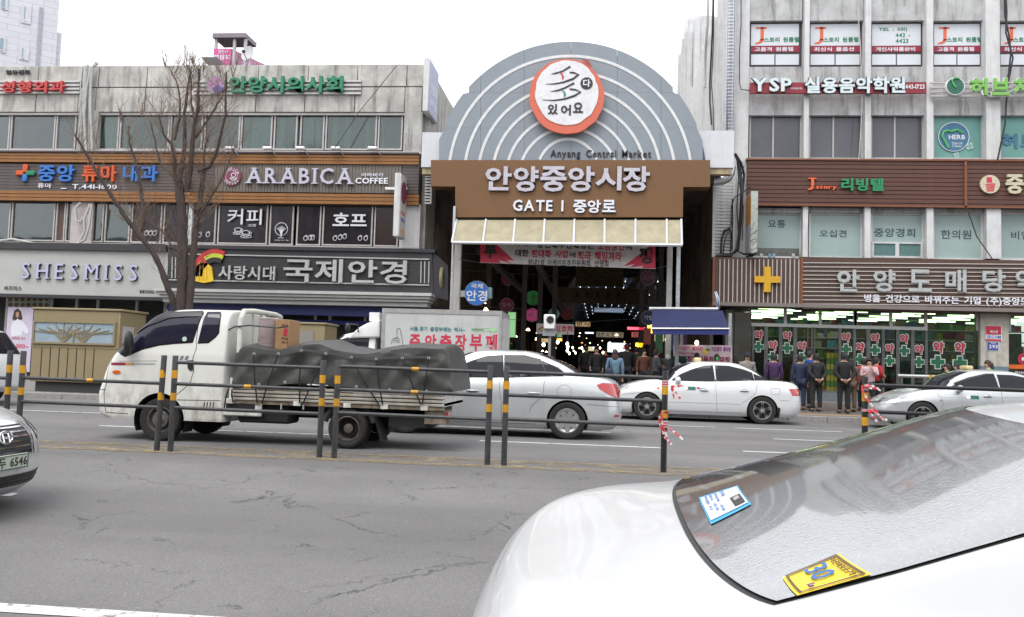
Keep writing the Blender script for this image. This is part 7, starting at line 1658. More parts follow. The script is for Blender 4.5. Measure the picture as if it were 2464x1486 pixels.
# fairing and cab
fa = [cb_(*p) for p in ((1248, 445), (1275, 410), (1330, 358), (1400, 320), (1500, 290), (1502, 435), (1300, 440))]
MB().prism([bp(*p) for p in fa][::-1], FY(YBx+.05), -1.6, 0).obj('fairing', white_paint, bt_, bevel=.05, seg=3)
ca = [cb_(*p) for p in ((1205, 480), (1240, 455), (1300, 446), (1480, 440), (1520, 500))]
zc = bp(870, 817)[1]
rgb_ = [Ring(xf, 1.85, .25, .06, w_, z, 2.8, .03, 0) for z, xf, w_ in [(.32, .1, .8), (.62, 0, .82), (1.0, .08, .82), (1.25, .25, .81), (1.6, .6, .76), (1.85, .85, .71), (1.93, 1.1, .62), (1.95, 1.25, .4)]]+[Ring(1.3, 1.75, .1, .03, .001, 1.96, 2.5)]
cab2 = thing('tmp', 'x', 'x'); Bc = Body(rgb_); oc = Bc.shell('cab', white_paint, cab2, [(.95, .33)], .38, nt=50)
for sd_ in (1, -1): Bc.patch('side_window', [(.45, 1.2), (.85, 1.72), (1.1, 1.80), (1.65, 1.80), (1.65, 1.22), (1.0, 1.2)], tint, cab2, .008, sd_, qlo=2, qhi=7)
Bc.patch('windscreen', poly_ts(-.19, .19, 3.2, 5.), tint, cab2, .004, ts=True)
for x, r_ in ((.95, .32), (3.35, .32)):
    for y_ in (-.7, .7): wheel(cab2, x, y_, r_, r_, .2, 'front', rim=.6, sd_=-1 if y_ < 0 else 1)
for o in list(cab2.children): o.parent = bt_; o.location = (X0-2.0-XBx, .87, 0)
bpy.data.objects.remove(cab2)
bx('chassis_rail', X0-.3, X1, YBx+.4, YBx+1.3, .45, .74, dkc, bt_); rb('cooling_unit', 896, 754, 920, 775, YBx+.6, .3, white_paint, bt_, front=.5)
MB().tube([(bp(836, 795)[0], YBx-.1, bp(836, 795)[1]), (bp(836, 780)[0], YBx-.12, bp(836, 780)[1]), (bp(864, 782)[0], YBx-.1, bp(864, 782)[1]), (bp(862, 800)[0], YBx, bp(862, 800)[1])], .02, 5).obj('mirror_arm', black, bt_); MB().ell((bp(840, 790)[0], YBx-.12, bp(840, 790)[1]), (.07, .06, .13), 10, 8).obj('mirror', black, bt_, smooth=180)
# --- white van at the far left edge
L = 4.6
rgv = [Ring(.15, L-.12, .4, .25, .80, .3, 2.8), Ring(.03, L-.0, .45, .28, .88, .45, 2.8), Ring(0, L, .45, .25, .90, .65, 2.8), Ring(.03, L-.06, .45, .25, .90, .95, 2.8), Ring(1.1, L-.12, .4, .25, .87, 1.08, 2.8), Ring(1.6, L-.35, .3, .25, .80, 1.42, 2.8), Ring(1.9, L-.52, .25, .22, .70, 1.63, 2.8), Ring(2.1, L-.7, .2, .2, .4, 1.68, 2.6), Ring(2.3, L-.9, .1, .1, .001, 1.70, 2.6)]
van = thing('white_estate_car', 'rear end of a white estate car cut off by the picture edge, before the poster', 'car'); Bv = Body(rgv); Bv.shell('body', whp, van, [(.9, .33), (3.65, .33)], .37)
for sd_ in (1, -1):
    Bv.patch('side_window', [(3.2, 1.12), (3.2, 1.5), (3.9, 1.5), (4.05, 1.42), (4.2, 1.14)], tint, van, .008, sd_, qlo=3.5, qhi=6.5); Bv.patch('side_window', [(1.9, 1.14), (2.2, 1.45), (3.1, 1.5), (3.1, 1.12)], tint, van, .008, sd_, qlo=3.5, qhi=6.5)
    Bv.patch('tail_lamp', [(4.35, .95), (4.35, .72), (4.55, .72), (4.5, .98)], redl, van, .006, sd_); wheel(van, .9, sd_*.76, .33, .33, .2, 'five', sd_=sd_); wheel(van, 3.65, sd_*.76, .33, .33, .2, 'five', sd_=sd_); handle(Bv, van, 3.3, .98, whp)
Bv.patch('rear_window', poly_ts(.86, 1.14, 4.2, 5.8), tint, van, .005, ts=True)
place(van, P(60, 905, 17.3)[0]-L-.85, 17.0+.9, 0)
# --- silver car entering at the left edge in the near lanes
L = 4.9; belt = [(0, .80), (.5, .86), (1.2, .93), (2.5, .98), (3.9, 1.0), (L, .95)]; hood = [(0, .88), (.5, .95), (1.3, 1.03), (2.5, 1.0), (3.9, 1.06), (L, .98)]
nsil = mat('bright silver paint', (.55, .56, .57), .28, .35, var=.03, coat=.9)
nc, Bn = sedan('silver_car', 'front of a silver car with chrome grille and number plate entering at the picture edge', L, 1.49, 1.87, nsil, hood, hood, 1.35, 2.2, 3.3, 4.2, [[(1.7, 1.0), (2.3, 1.3), (2.6, 1.36), (2.7, 1.0)], [(2.76, 1.0), (2.72, 1.36), (3.3, 1.3), (3.8, 1.05)]], [(1.0, .33), (3.8, .33)], .33, 'five', [[(2.7, 1.), (2.7, .3)]], belt=belt, nose=.66)
Bn.patch('grille', poly_ts(-.052, .052, 2.4, 3.85), mat('grille dark', (.03, .028, .035), .4), nc, .008, ts=True)
for i in range(6): Bn.seam([(t_/100., 2.5+i*.24) for t_ in range(-5, 6)], nc, chrome, .016, .018, name='grille_bar', ts=True)
Bn.seam([(t_/100., 3.9) for t_ in range(-5, 6)], nc, chrome, .03, .02, name='grille_frame', ts=True); Bn.seam([(.054, 2.35+k*.155) for k in range(11)], nc, chrome, .03, .02, name='grille_frame', ts=True)
for sd_ in (1, -1):
    Bn.patch('headlight', [(.085, 2.95), (.085, 3.8), (.15, 4.05), (.23, 4.25), (.275, 4.3), (.25, 3.7), (.21, 3.1)], clr, nc, .008, sd_, ts=True); Bn.patch('headlight_glass', [(.105, 3.1), (.105, 3.6), (.16, 3.8), (.17, 3.3)], mat('lamp core', (.7, .7, .7)), nc, .012, sd_, ts=True)
Bn.patch('lower_intake', poly_ts(-.17, .17, .95, 1.55), blk, nc, .006, ts=True)
for k in (1.1, 1.3): Bn.seam([(t_/100., k) for t_ in range(-16, 17, 2)], nc, mat('intake bar', (.08, .08, .08), .5), .01, .01, name='intake_bar', ts=True)
p0 = Bn.P(0, 3.25); m = MB(); Me = Matrix.Translation((p0.x-.03, 0, p0.z)) @ Matrix.Rotation(R(-78), 4, 'Y')
m.tube([Me @ Vector((.055*math.sin(2*PI*i/20), .085*math.cos(2*PI*i/20), 0)) for i in range(21)], .010, 6, cap=False); m.tube([Me @ Vector(v) for v in ((-.04, -.045, 0), (.04, -.03, 0))], .010, 5); m.tube([Me @ Vector(v) for v in ((-.04, .03, 0), (.04, .045, 0))], .010, 5); m.tube([Me @ Vector(v) for v in ((-.008, -.04, 0), (.008, .04, 0))], .010, 5); m.obj('emblem', chrome, nc, smooth=60)
p1 = Bn.P(0, 2.15); zc_ = p1.z
MB().box(p1.x-.04, p1.x-.015, -.26, .26, zc_-.065, zc_+.065).obj('number_plate', mat('plate pale green', (.40, .46, .38), .5), nc, bevel=.004)
tx(nc, '두 6546', -.14, .24, zc_-.045, zc_+.045, let_k, lambda u, v, w_: (p1.x-.041-w_, -u, v), .002, .04)
bars(MB(), -.255, .255, zc_-.06, zc_+.06, .006, 0, .003).obj('plate_frame', blk, nc, xf=Matrix.Translation((p1.x-.044, 0, 0)) @ Matrix.Rotation(-PI/2, 4, 'Z'))
place(nc, -5.12, 7.15, gz(7.15), PI+R(1))
# --- white car parked in the foreground, seen over its boot and rear window
L = 4.8; H = 1.455; W = 1.76; cxL = 4.224
belt = [(0, .60), (.5, .78), (1.2, .90), (2.5, .94), (3.9, 1.03), (L-.45, 1.014), (L-.1, .97), (L, .93)]
hood = [(0, .68), (.6, .87), (1.3, .97), (2.4, .985), (3.9, 1.08), (4.35, 1.084), (4.6, 1.07), (L-.05, 1.014), (L, .98)]
fp = mat('white car paint', (.66, .67, .68))
fc = thing('parked_white_car', 'white saloon car seen over its boot and dusty rear window', 'car')
rgf = [Ring(.16, L-.10, .45, .35, W*.44, .17, 2.6, .06, .06), Ring(.05, L+.0, .50, .40, W*.475, .27, 2.6, .06, .05), Ring(.0, L+.03, .52, .42, W*.495, .46, 2.6, .06, .05), Ring(.025, L+.03, .55, .40, W*.50, [(0, .6), (.9, .66), (L-.8, .68), (L, .62)], 2.6, .07, .07),
       Ring(.13, L-.04, .62, .42, W*.475, belt, 2.5, .10, .12), Ring(.7, L-.10, .55, .42, W*.445, hood, 2.4, .10, .12), Ring(1.3, cxL+.12, .34, .16, W*.425, [(x, z+.03) for x, z in hood], 2.5, .05, .10),
       Ring(1.75, 3.885, .28, .16, W*.385, H-.205, 2.5, .05, .08), Ring(2.2, 3.46, .22, .15, W*.325, H-.06, 2.6, .05, .06), Ring(2.4, 3.255, .18, .18, W*.22, H-.02, 2.5, .05, .05), Ring(2.6, 3.075, .1, .1, .001, H, 2.5, 0, 0)]
Bf = Body(rgf); Bf.shell('body', fp, fc, [(1.0, .32), (3.7, .32)], .36, nt=90, sub=7)
rgl = mat('dusty rear glass', (.09, .093, .097), .09, var=.9, scale=90, spec=1., coat=1., bump=.10, bscale=170, col2=(.022, .024, .026)); rgl.node_tree.nodes['Principled BSDF'].inputs['IOR'].default_value = 2.5
n_ = rgl.node_tree.nodes; l_ = rgl.node_tree.links; vv = n_.new('ShaderNodeTexVoronoi'); vv.inputs['Scale'].default_value = 190; tcg = n_.new('ShaderNodeTexCoord'); l_.new(tcg.outputs['Object'], vv.inputs['Vector'])
sp2 = n_.new('ShaderNodeSeparateColor'); l_.new(vv.outputs['Color'], sp2.inputs[0]); g1 = n_.new('ShaderNodeMath'); g1.operation = 'GREATER_THAN'; g1.inputs[1].default_value = .72; l_.new(sp2.outputs[0], g1.inputs[0])
g2 = n_.new('ShaderNodeMath'); g2.operation = 'LESS_THAN'; g2.inputs[1].default_value = .34; l_.new(vv.outputs['Distance'], g2.inputs[0]); g3 = n_.new('ShaderNodeMath'); g3.operation = 'MULTIPLY'; l_.new(g1.outputs[0], g3.inputs[0]); l_.new(g2.outputs[0], g3.inputs[1])
mxg = n_.new('ShaderNodeMix'); mxg.data_type = 'RGBA'; mxg.inputs[7].default_value = (.22, .215, .20, 1); l_.new(g3.outputs[0], mxg.inputs[0]); bq = n_['Principled BSDF']; l_.new(bq.inputs['Base Color'].links[0].from_socket, mxg.inputs[6]); l_.new(mxg.outputs[2], bq.inputs['Base Color'])
Bf.patch('rear_window', poly_ts(.800, 1.200, 6.14, 7.94, 12), blk, fc, .002, ts=True, grid=(.012, .12)); Bf.patch('rear_window', poly_ts(.803, 1.197, 6.165, 7.91, 12), rgl, fc, .006, ts=True, grid=(.012, .12))
Bf.patch('windscreen', poly_ts(-.165, .165, 6.12, 7.8), tint, fc, .004, ts=True)
for sd_ in (1, -1):
    for pl in ([(1.60, .985), (1.85, 1.11), (2.15, 1.24), (2.6, 1.33), (2.66, 1.0)], [(2.72, 1.0), (2.69, 1.33), (3.0, 1.32), (3.4, 1.23), (3.65, 1.04)]): Bf.patch('side_window', pl, tint, fc, .008, sd_, qlo=5.6, qhi=8.3)
    for x in (1.0, 3.7): wheel(fc, x, sd_*(W*.5-.125), .32, .32, .2, 'five', sd_=sd_)
    Bf.patch('tail_lamp', [(.80, 3.1), (.80, 3.85), (.88, 3.8), (.93, 3.6), (.93, 3.15)], redl, fc, .006, sd_, ts=True); handle(Bf, fc, 3.4, .80, fp)
for x in (1.0, 3.7): well(fc, x, .32, .36, W*.5)
Bf.seam([(t_/100., 3.6) for t_ in range(84, 117, 2)], fc, mat('boot gap', (.12, .12, .12), .6), .006, ts=True)
FR = R(180-.308)
FZ = gz(2.03)
Mf = Matrix.Translation((4.484, 2.254, -.29)) @ Matrix.Rotation(FR, 4, 'Z') @ Matrix.Rotation(R(-2.237), 4, 'X')
def proj(p):
    d = p-Vector((0, 0, CAMZ)); k = FPX/d.dot(F); return 1232+d.dot(RR)*k, 743-d.dot(UU)*k
def pix_tq(B, Mw, x, y, t0, t1, q0, q1):
    best = None; ct, cq, ht, hq = (t0+t1)/2, (q0+q1)/2, (t1-t0)/2, (q1-q0)/2
    for _ in range(7):
        for i in range(-5, 6):
            for j in range(-5, 6):
                t = min(t1, max(t0, ct+ht*i/5)); q = min(q1, max(q0, cq+hq*j/5)); a, b = proj(Mw @ B.P(t, q)); e = (a-x)**2+(b-y)**2
                if best is None or e < best[0]: best = (e, t, q)
        ct, cq = best[1], best[2]; ht *= .35; hq *= .35
    return best[1], best[2]
def stick(par, B, Mw, quad, name, mt, off, rng=(.80, 1.2, 6.1, 7.95)):
    tq = [pix_tq(B, Mw, x, y, *rng) for x, y in quad]
    def f(u, v, w_):
        a = [tq[0][i]*(1-u)*(1-v)+tq[1][i]*u*(1-v)+tq[2][i]*u*v+tq[3][i]*(1-u)*v for i in (0, 1)]; return B.P(*a)+B.N(*a)*(off+w_)
    def rect(nm, m2, u0, u1, v0, v1, o2=0, pr=None):
        mb = MB(); n = 6; mb.add([f(u0+(u1-u0)*i/n, v0+(v1-v0)*j/n, o2) for i in range(n+1) for j in range(n+1)], [(i*(n+1)+j, (i+1)*(n+1)+j, (i+1)*(n+1)+j+1, i*(n+1)+j+1) for i in range(n) for j in range(n)]); return mb.obj(nm, m2, pr or par)
    return f, rect
f1_, rect = stick(fc, Bf, Mf, [(1683, 1205), (1713, 1271), (1810, 1222), (1777, 1176)], 'note', white_paint, .0085)
ncard = rect('paper_note', mat('cyan note', (.04, .35, .62), .4), 0, 1, 0, 1); rect('note_field', white_paint, .1, .9, .04, .96, .002, ncard); rect('phone_print', let_k, .55, .85, .66, .92, .004, ncard); rect('phone_screen', alu, .6, .68, .72, .86, .005, ncard)
tx(ncard, '주차', .12, .4, .5, .62, print_b, lambda u, v, w_: f1_(u, v, .004+w_), .001, 0, split=False)
for r_ in range(3): tx(ncard, ('연락처 전화', '잠시 주차', '죄송합니다')[r_], .14, .82-.1*r_, .36-.12*r_, .44-.12*r_, print_b, lambda u, v, w_: f1_(u, v, .004+w_), .001, .0, split=False)
f2_, rect2 = stick(fc, Bf, Mf, [(1885, 1400), (1925, 1462), (2100, 1392), (2020, 1342)], 'sticker', white_paint, .0085)
st2 = rect2('speed_sticker', mat('sticker yellow', (.85, .62, .05), .5), 0, 1, 0, 1)
for q in ((.06, .94, .05, .09), (.06, .94, .91, .95), (.04, .09, .05, .95), (.91, .96, .05, .95)): rect2('sticker_border', mat('sticker brown', (.12, .07, .03), .5), *q, .003, st2)
tx(st2, '30', .14, .64, .34, .70, print_b, lambda u, v, w_: f2_(u, v, .004+w_), .001, .02, split=False, gap=.12); tx(st2, '어린이보호구역', .16, .84, .72, .86, mat('sticker brown', (.1, .1, .1)), lambda u, v, w_: f2_(1-u*0-v*.0-(1-v)*1.0 if False else v, 1-u, .004+w_), .001, 0) if False else None
tx(st2, '어린이보호구역', .14, .88, .76, .88, mat('sticker brown', (.1, .1, .1)), lambda u, v, w_: f2_(u, v, .004+w_), .001, 0, split=False); tx(st2, 'Km', .72, .88, .22, .33, mat('sticker purple', (.2, .08, .3), .5), lambda u, v, w_: f2_(u, v, .004+w_), .001, .03, split=False)
place(fc, 4.484, 2.254, -.29, FR); fc.rotation_euler = (R(-2.237), 0, FR)
# ---------------- median fence ----------------
YFn = 10.6
fgr = mat('fence grey paint', (.062, .062, .066), .45, .2, var=.35, scale=7, bump=.1); fbk = mat('fence black paint', (.018, .018, .020), .4, var=.2)
fye = mat('fence yellow band', (.62, .31, .012), .5, var=.2, scale=9)
dmt = mat('dusty post foot', (.16, .14, .11), .85, var=.3)
FD = {}
def fx(x, y=1100): return P(x, y, YFn)[0]
def fence(label, xa, xb, zs, bands=(), mt=fgr, posts=(1, 1), lean=(0, 0), Y=YFn, top=1.205, tapes=()):
    Xa, Xb = fx(xa), fx(xb); f_ = thing('street_fence', label, 'fence', ((Xa+Xb)/2, Y, 0), 'panels of the median fence')
    for k, X in enumerate((Xa, Xb)):
        if not posts[k]: continue
        l_ = lean[k]; yj = Y
        pm_ = mt if not isinstance(mt, tuple) else mt[k]
        p = MB().tube([(X, yj, -.02), (X+l_*.5, yj, .6), (X+l_, yj, top-.008), (X+l_, yj, top)], [.036, .036, .036, .033], 14).obj('post', pm_, f_, smooth=60)
        for z0, z1 in ((.64, .735), (.92, 1.02)):
            MB().lathe([(.0375, 0), (.0375, z1-z0)], 14, Matrix.Translation((X+l_*(z0/top), yj, z0))).obj('reflective_band', fye, p, smooth=60)
    for z in zs:
        MB().tube([(Xa+lean[0]*z/top, Y, z), (Xb+lean[1]*z/top, Y, z-.012)], .0225, 10).obj('rail', mt if not isinstance(mt, tuple) else fgr, f_, smooth=60)
    for xx, z in tapes:
        X = fx(xx); MB().lathe([(.0245, -.045), (.0245, .045)], 12, Matrix.Translation((X, Y, z)) @ Matrix.Rotation(PI/2, 4, 'Y')).obj('reflective_band', fye, f_, smooth=60)
    return f_
fence('fence panel behind the silver car at the picture edge, its top rail missing', -300, 8, (.86, .56))
fence('fence panel without a top rail in front of the kiosk and truck nose', 40, 376, (.86, .555), lean=(0, .03), tapes=((206, .855),))
fence('fence panel crossing the truck cab and front of its load', 409, 768, (1.12, .85, .55), lean=(.0, .0), tapes=((588, .845),))
fence('fence panel crossing the rear half of the covered truck', 804, 1173, (1.135, .85, .56), tapes=((992, 1.13), (992, .847)))
fe = fence('fence panel crossing the silver saloon, with a black end post wrapped in red tape', 1213, 1597, (1.13, .85, .56), mt=(fgr, fbk))
fe2 = fence('black fence panel behind the foreground car, tape tied to its striped post', 2081, 2680, (1.11, .80), mt=fbk)
# red and white warning tape
tpw = mat('tape white', (.60, .56, .56), .4, var=.1); tpr = mat('tape red', (.60, .02, .04), .4)
def tape(label, runs, Y=YFn-.05):
    t_ = thing('warning_tape', label, 'tape', (P(*runs[0][0], Y)[0], Y, .5)); k = 0
    for run in runs:
        mb = MB(); pts = [P(x, y, Y) for x, y in run]; dense = []
        for i in range(len(pts)-1):
            for j in range(5): f = j/5; dense.append((pts[i][0]+(pts[i+1][0]-pts[i][0])*f, pts[i][1]+(pts[i+1][1]-pts[i][1])*f))
        dense.append(pts[-1])
        for i in range(len(dense)-1):
            a, b = Vector(dense[i]), Vector(dense[i+1]); d = (b-a).normalized(); n_ = Vector((-d[1], d[0]))*(.011+.004*math.sin(i*1.7)); mb.cur = 1 if (i % 5 < 3) else 0
            dy = .004
            mb.add([(a[0]-n_[0], Y+dy, a[1]-n_[1]), (b[0]-n_[0], Y-dy, b[1]-n_[1]), (b[0]+n_[0], Y-dy+.01, b[1]+n_[1]), (a[0]+n_[0], Y+dy+.01, a[1]+n_[1])], [(0, 1, 2, 3)])
        o = mb.obj('strip', [tpw, tpr], t_)
    return t_
def t4(x, y): return ((2080+x/4.128)/1.3247, (1180+y/4.128)/1.3247)
def wrap(t_, x, z, Xc, h=.05):
    m = MB(); 
    for i in range(5): m.cur = i % 2; m.lathe([(.041+.002*(i % 2), z+i*h/5), (.041, z+(i+1)*h/5)], 12, Matrix.Translation((Xc, YFn, 0)))
    m.obj('wrap', [tpw, tpr], t_)
ta = tape('red and white tape tied high on the black end post', [[t4(240, 220), t4(330, 215), t4(420, 205)], [t4(250, 230), t4(300, 285), t4(345, 345), t4(375, 400)], [t4(250, 230), t4(272, 320), t4(292, 405)]]); wrap(ta, 0, 1.02, fx(1597)+.0, .07)
tb = tape('red and white tape hanging low on the black end post', [[t4(215, 560), t4(120, 560), t4(88, 640), t4(100, 740), t4(150, 840), t4(170, 900)], [t4(225, 770), t4(290, 820), t4(400, 915)], [t4(165, 890), t4(210, 935), t4(250, 982)], [t4(120, 600), t4(130, 720), t4(190, 880)]]); wrap(tb, 0, .53, fx(1597), .08)
def t5(x, y): return ((2700+x/4.369)/1.3247, (1100+y/4.369)/1.3247)
tc2_ = tape('red and white tape trailing from the striped post before the silver taxi', [[t5(200, 590), t5(290, 560), t5(380, 580), t5(470, 640)], [t5(210, 600), t5(260, 560), t5(350, 610), t5(440, 600)], [t5(205, 620), t5(270, 740), t5(360, 860), t5(470, 1010), t5(560, 1050)], [t5(300, 910), t5(360, 990), t5(420, 1070)], [t5(330, 900), t5(420, 960), t5(520, 1050)]], YFn-.06); wrap(tc2_, 0, .80, fx(2081), .03); wrap(tc2_, 0, 1.05, fx(2081), .05)
tx(tc2_, 'DANGER', *(lambda a, b: (a[0], a[0]+.30, b[1], b[1]+.035))(P(*t5(300, 900), YFn-.08), P(*t5(420, 965), YFn-.08)), print_r, lambda u, v, w_: (u, YFn-.085-w_, v-(u-P(*t5(300, 900), YFn-.08)[0])*1.1+.2), .001, .02) if False else None
# ---------------- bare street tree ----------------
YTr = 23.4
tree = thing('bare_tree', 'bare pruned street tree with many twigs in front of the left building', 'tree', (P(432, 740, YTr)[0], YTr, .15))
bark = mat('grey brown bark', (.068, .050, .043), .9, var=.4, scale=9, stretch=(3, 3, .8), bump=.6)
twm = mat('twig brown', (.20, .135, .10), .85, var=.3, scale=9)
def tt(x, y): return P((280+x/1.905)/1.3247, (200+y/1.905)/1.3247, YTr)
limbs = [([(570, 1500), (572, 1300), (575, 1150), (575, 1000), (572, 880), (560, 780), (555, 720)], 27, 22, 0), ([(618, 1500), (622, 1300), (635, 1150), (648, 1000), (660, 900), (668, 800), (672, 650)], 21, 12, .1),
         ([(535, 1490), (505, 1380), (475, 1280), (430, 1170), (380, 1090), (330, 1020), (285, 950), (235, 860), (190, 770), (130, 660), (80, 570), (50, 500)], 18, 5, -.2), ([(330, 1020), (325, 900), (310, 790), (285, 690), (250, 580), (215, 470), (200, 360)], 15, 4, .15),
         ([(560, 780), (530, 700), (540, 600), (515, 500), (480, 450), (450, 330)], 14, 5, -.1), ([(560, 740), (575, 600), (580, 450), (575, 300), (590, 150), (605, 40)], 15, 6, .1), ([(600, 780), (630, 650), (640, 500), (655, 400), (690, 290), (690, 170), (700, 60)], 17, 6, -.1),
         ([(650, 470), (690, 400), (740, 290), (790, 190), (810, 90)], 8, 3, .2), ([(672, 660), (740, 640), (790, 560), (830, 450), (860, 330), (870, 200), (880, 90)], 12, 5, -.15), ([(555, 720), (500, 680), (450, 640), (410, 590), (370, 460), (330, 330)], 11, 3, .2),
         ([(660, 900), (720, 830), (780, 720), (830, 580), (845, 500)], 9, 4, .25), ([(530, 470), (545, 330), (540, 220), (510, 100), (470, 30)], 8, 3, .2), ([(650, 380), (640, 250), (645, 120), (640, 20)], 6, 3, -.2), ([(575, 1150), (500, 1120), (440, 1040), (360, 960), (300, 880)], 8, 3, .3), ([(660, 1000), (700, 930), (760, 860), (820, 780)], 8, 3, -.3), ([(700, 640), (700, 500), (720, 400)], 7, 3, .3)]
rt_ = random.Random(21)
kpx = (tt(700, 700)[0]-tt(600, 700)[0])/100
ends = []
for pts, ra_, rb2, dy in limbs:
    n = len(pts); V = []
    for i, p in enumerate(pts):
        X, Z = tt(*p); V.append((X+rt_.uniform(-.02, .02), YTr+dy*i*.45+rt_.uniform(-.03, .03), Z))
    if pts[0][1] > 1480: V = [(V[0][0]+(-.02 if ra_ > 20 else .04), YTr, .13)]+V
    rs = [kpx*(1.15 if pts[0][1] > 1480 else .95)*(ra_+(rb2-ra_)*i/(len(V)-1)) for i in range(len(V))]
    # finer steps with knobbly radius
    W_, Rr2 = [], []
    for i in range(len(V)-1):
        for k in range(4):
            f = k/4; q = Vector(V[i]).lerp(Vector(V[i+1]), f)+Vector((rt_.uniform(-1, 1), rt_.uniform(-1, 1), 0))*.012; W_.append(q); Rr2.append((rs[i]+(rs[i+1]-rs[i])*f)*(1+rt_.uniform(-.12, .14)))
    W_.append(Vector(V[-1])); Rr2.append(rs[-1])
    MB().tube(W_, Rr2, 9).obj('trunk' if pts[0][1] > 1480 else 'limb', bark, tree, smooth=70)
    for i, q in enumerate(W_):
        if q.z > 3.1: ends.append((q, Rr2[i], (W_[min(i+1, len(W_)-1)]-W_[max(0, i-1)]).normalized()))
tw = MB()
def twig(p, d, L_, r_, dep):
    pts = [p]; q = p.copy(); dd = d.copy(); n = 6
    for i in range(n):
        dd = (dd+Vector((rt_.uniform(-1, 1), rt_.uniform(-1, 1), rt_.uniform(-.35, 1)))*.16).normalized(); q = q+dd*L_/n; pts.append(q.copy())
    tw.tube(pts, [r_*(1-.8*i/n) for i in range(n+1)], 4, cap=False)
    if dep > 0:
        for _ in range(rt_.choice((1, 2, 3))):
            i = rt_.randrange(1, n); twig(pts[i], (dd+Vector((rt_.uniform(-1, 1), rt_.uniform(-1, 1), rt_.uniform(-.3, .8)))*.8).normalized(), L_*rt_.uniform(.35, .65), r_*.6, dep-1)
for q, r_, d in ends:
    k = 1 if r_ > .09 else 2
    k += rt_.choice((0, 1))
    for _ in range(k):
        if rt_.random() < (.2 if q.x < tree.location.x else .0): continue
        a = rt_.uniform(0, 2*PI); v = Vector((math.cos(a)*1.0, math.sin(a)*.6, rt_.uniform(.0, 1.2))); twig(q, (v+d*.4).normalized(), rt_.uniform(.4, 1.25 if q.z < 9 else .8), rt_.uniform(.005, .0095), 2)
for (x, y) in ((450, 330), (605, 40), (700, 60), (810, 90), (880, 90), (470, 30), (640, 20), (330, 330), (200, 360), (50, 500)):
    X, Z = tt(x, y)
    for _ in range(4): twig(Vector((X, YTr, Z)), Vector((rt_.uniform(-.35, .35), rt_.uniform(-.2, .2), 1)).normalized(), rt_.uniform(.3, .7), .012, 2)
tag(tw.obj('twig', twm, tree), kind='stuff')
# ---------------- people ----------------
hair_m = {'black': mat('black hair', (.012, .010, .010), .55, var=.3, scale=30, stretch=(4, 4, 1), bump=.4), 'brown': mat('brown wavy hair', (.055, .025, .018), .55, var=.3, scale=20, stretch=(4, 4, 1), bump=.5)}
shoe = mat('dark shoe', (.02, .018, .018), .5)
def cloth(n, c): return mat('cloth '+n, c, .85, var=.2, scale=7, bump=.5, bscale=12)
def person(label, x, ytop, Y, h, rz, pose, top, bot, hair='black', long=False, hat=None, extra=None, coat=False, puffy=False):
    zf_ = pz(Y) if Y < 29.8 else .38
    X = P(x, ytop+60, Y)[0]; s_ = h/1.72; p_ = thing('person', label, 'person')
    body, jack, trou, hands, feet = body_tpl(pose)
    def inst(nm, me, mt_):
        m2 = me.copy(); return mkobj(nm, m2, mt_, p_)
    inst('body', body, skin); inst('trousers', trou, bot)
    j = inst('coat' if coat else 'jacket', jack, top)
    if coat:
        for v in j.data.vertices:
            if v.co.z < .98 and abs(v.co.x) < .2: v.co.z -= (.98-v.co.z)*1.9+.05; v.co.x *= 1.12
    if puffy:
        for v in j.data.vertices: k = 1+.035*math.sin(v.co.z*75); v.co.x *= k; v.co.y *= k
    for hm in hands:
        m2 = MB(); m2.v = list(hm.v); m2.f = list(hm.f); m2.mi = list(hm.mi); m2.obj('fingers', skin, p_, smooth=60)
    for f_ in feet:
        a = f_[0]; MB().ell((a[0], a[1]-.06, .045), (.05, .135, .05), 10, 6).obj('shoe', shoe, p_, smooth=180)
    # hair shell: back and top of the head, face left free
    m = MB(); vs = []; nn_, mm_ = 16, 10
    for i in range(mm_+1):
        a = PI*.62*i/mm_ if not long else PI*.75*i/mm_
        for k in range(nn_):
            t = 2*PI*k/nn_; fr = max(0, -math.sin(t)); aa = a*(1-.48*fr)
            r_ = .098+.006*math.sin(5*t+i*2); vs.append((r_*math.sin(aa)*math.cos(t)*.93, .005+r_*1.12*math.sin(aa)*math.sin(t), 1.60+.115*math.cos(aa)-(.05*max(0, (i/mm_-.7))*3*(1-fr) if not long else .0)))
    m.add(vs, [(i*nn_+k, (i+1)*nn_+k, (i+1)*nn_+(k+1) % nn_, i*nn_+(k+1) % nn_) for i in range(mm_) for k in range(nn_)])
    if long: m.ell((0, .045, 1.46), (.105, .065, .17), 14, 8)
    m.obj('hair', hair_m[hair], p_, smooth=180)
    MB().ell((0, -.105, 1.575), (.012, .018, .022), 6, 5).obj('nose', skin, p_, smooth=180)
    for e in (-1, 1):
        MB().ell((e*.03, -.092, 1.60), (.012, .008, .006), 6, 4).obj('eye', let_k, p_); MB().ell((e*.078, .0, 1.58), (.012, .02, .03), 6, 5).obj('ear', skin, p_, smooth=180)
    bx_ = MB().box(-.022, .022, -.103, -.094, 1.532, 1.540).obj('mouth', mat('lips', (.32, .10, .09), .5), p_)
    if hat:
        MB().lathe([(.001, .13), (.06, .12), (.098, .07), (.106, 0)], 16, Matrix.Translation((0, .0, 1.61))).obj('cap', hat, p_, smooth=60); MB().box(-.07, .07, -.20, -.09, 1.605, 1.622).obj('cap_peak', hat, p_, bevel=.005)
    if extra: extra(p_)
    p_.scale = (s_, s_, s_); p_.location = (X, Y, zf_); p_.rotation_euler = (0, 0, rz); WL[p_.name] = Vector((X, Y, zf_)); return p_
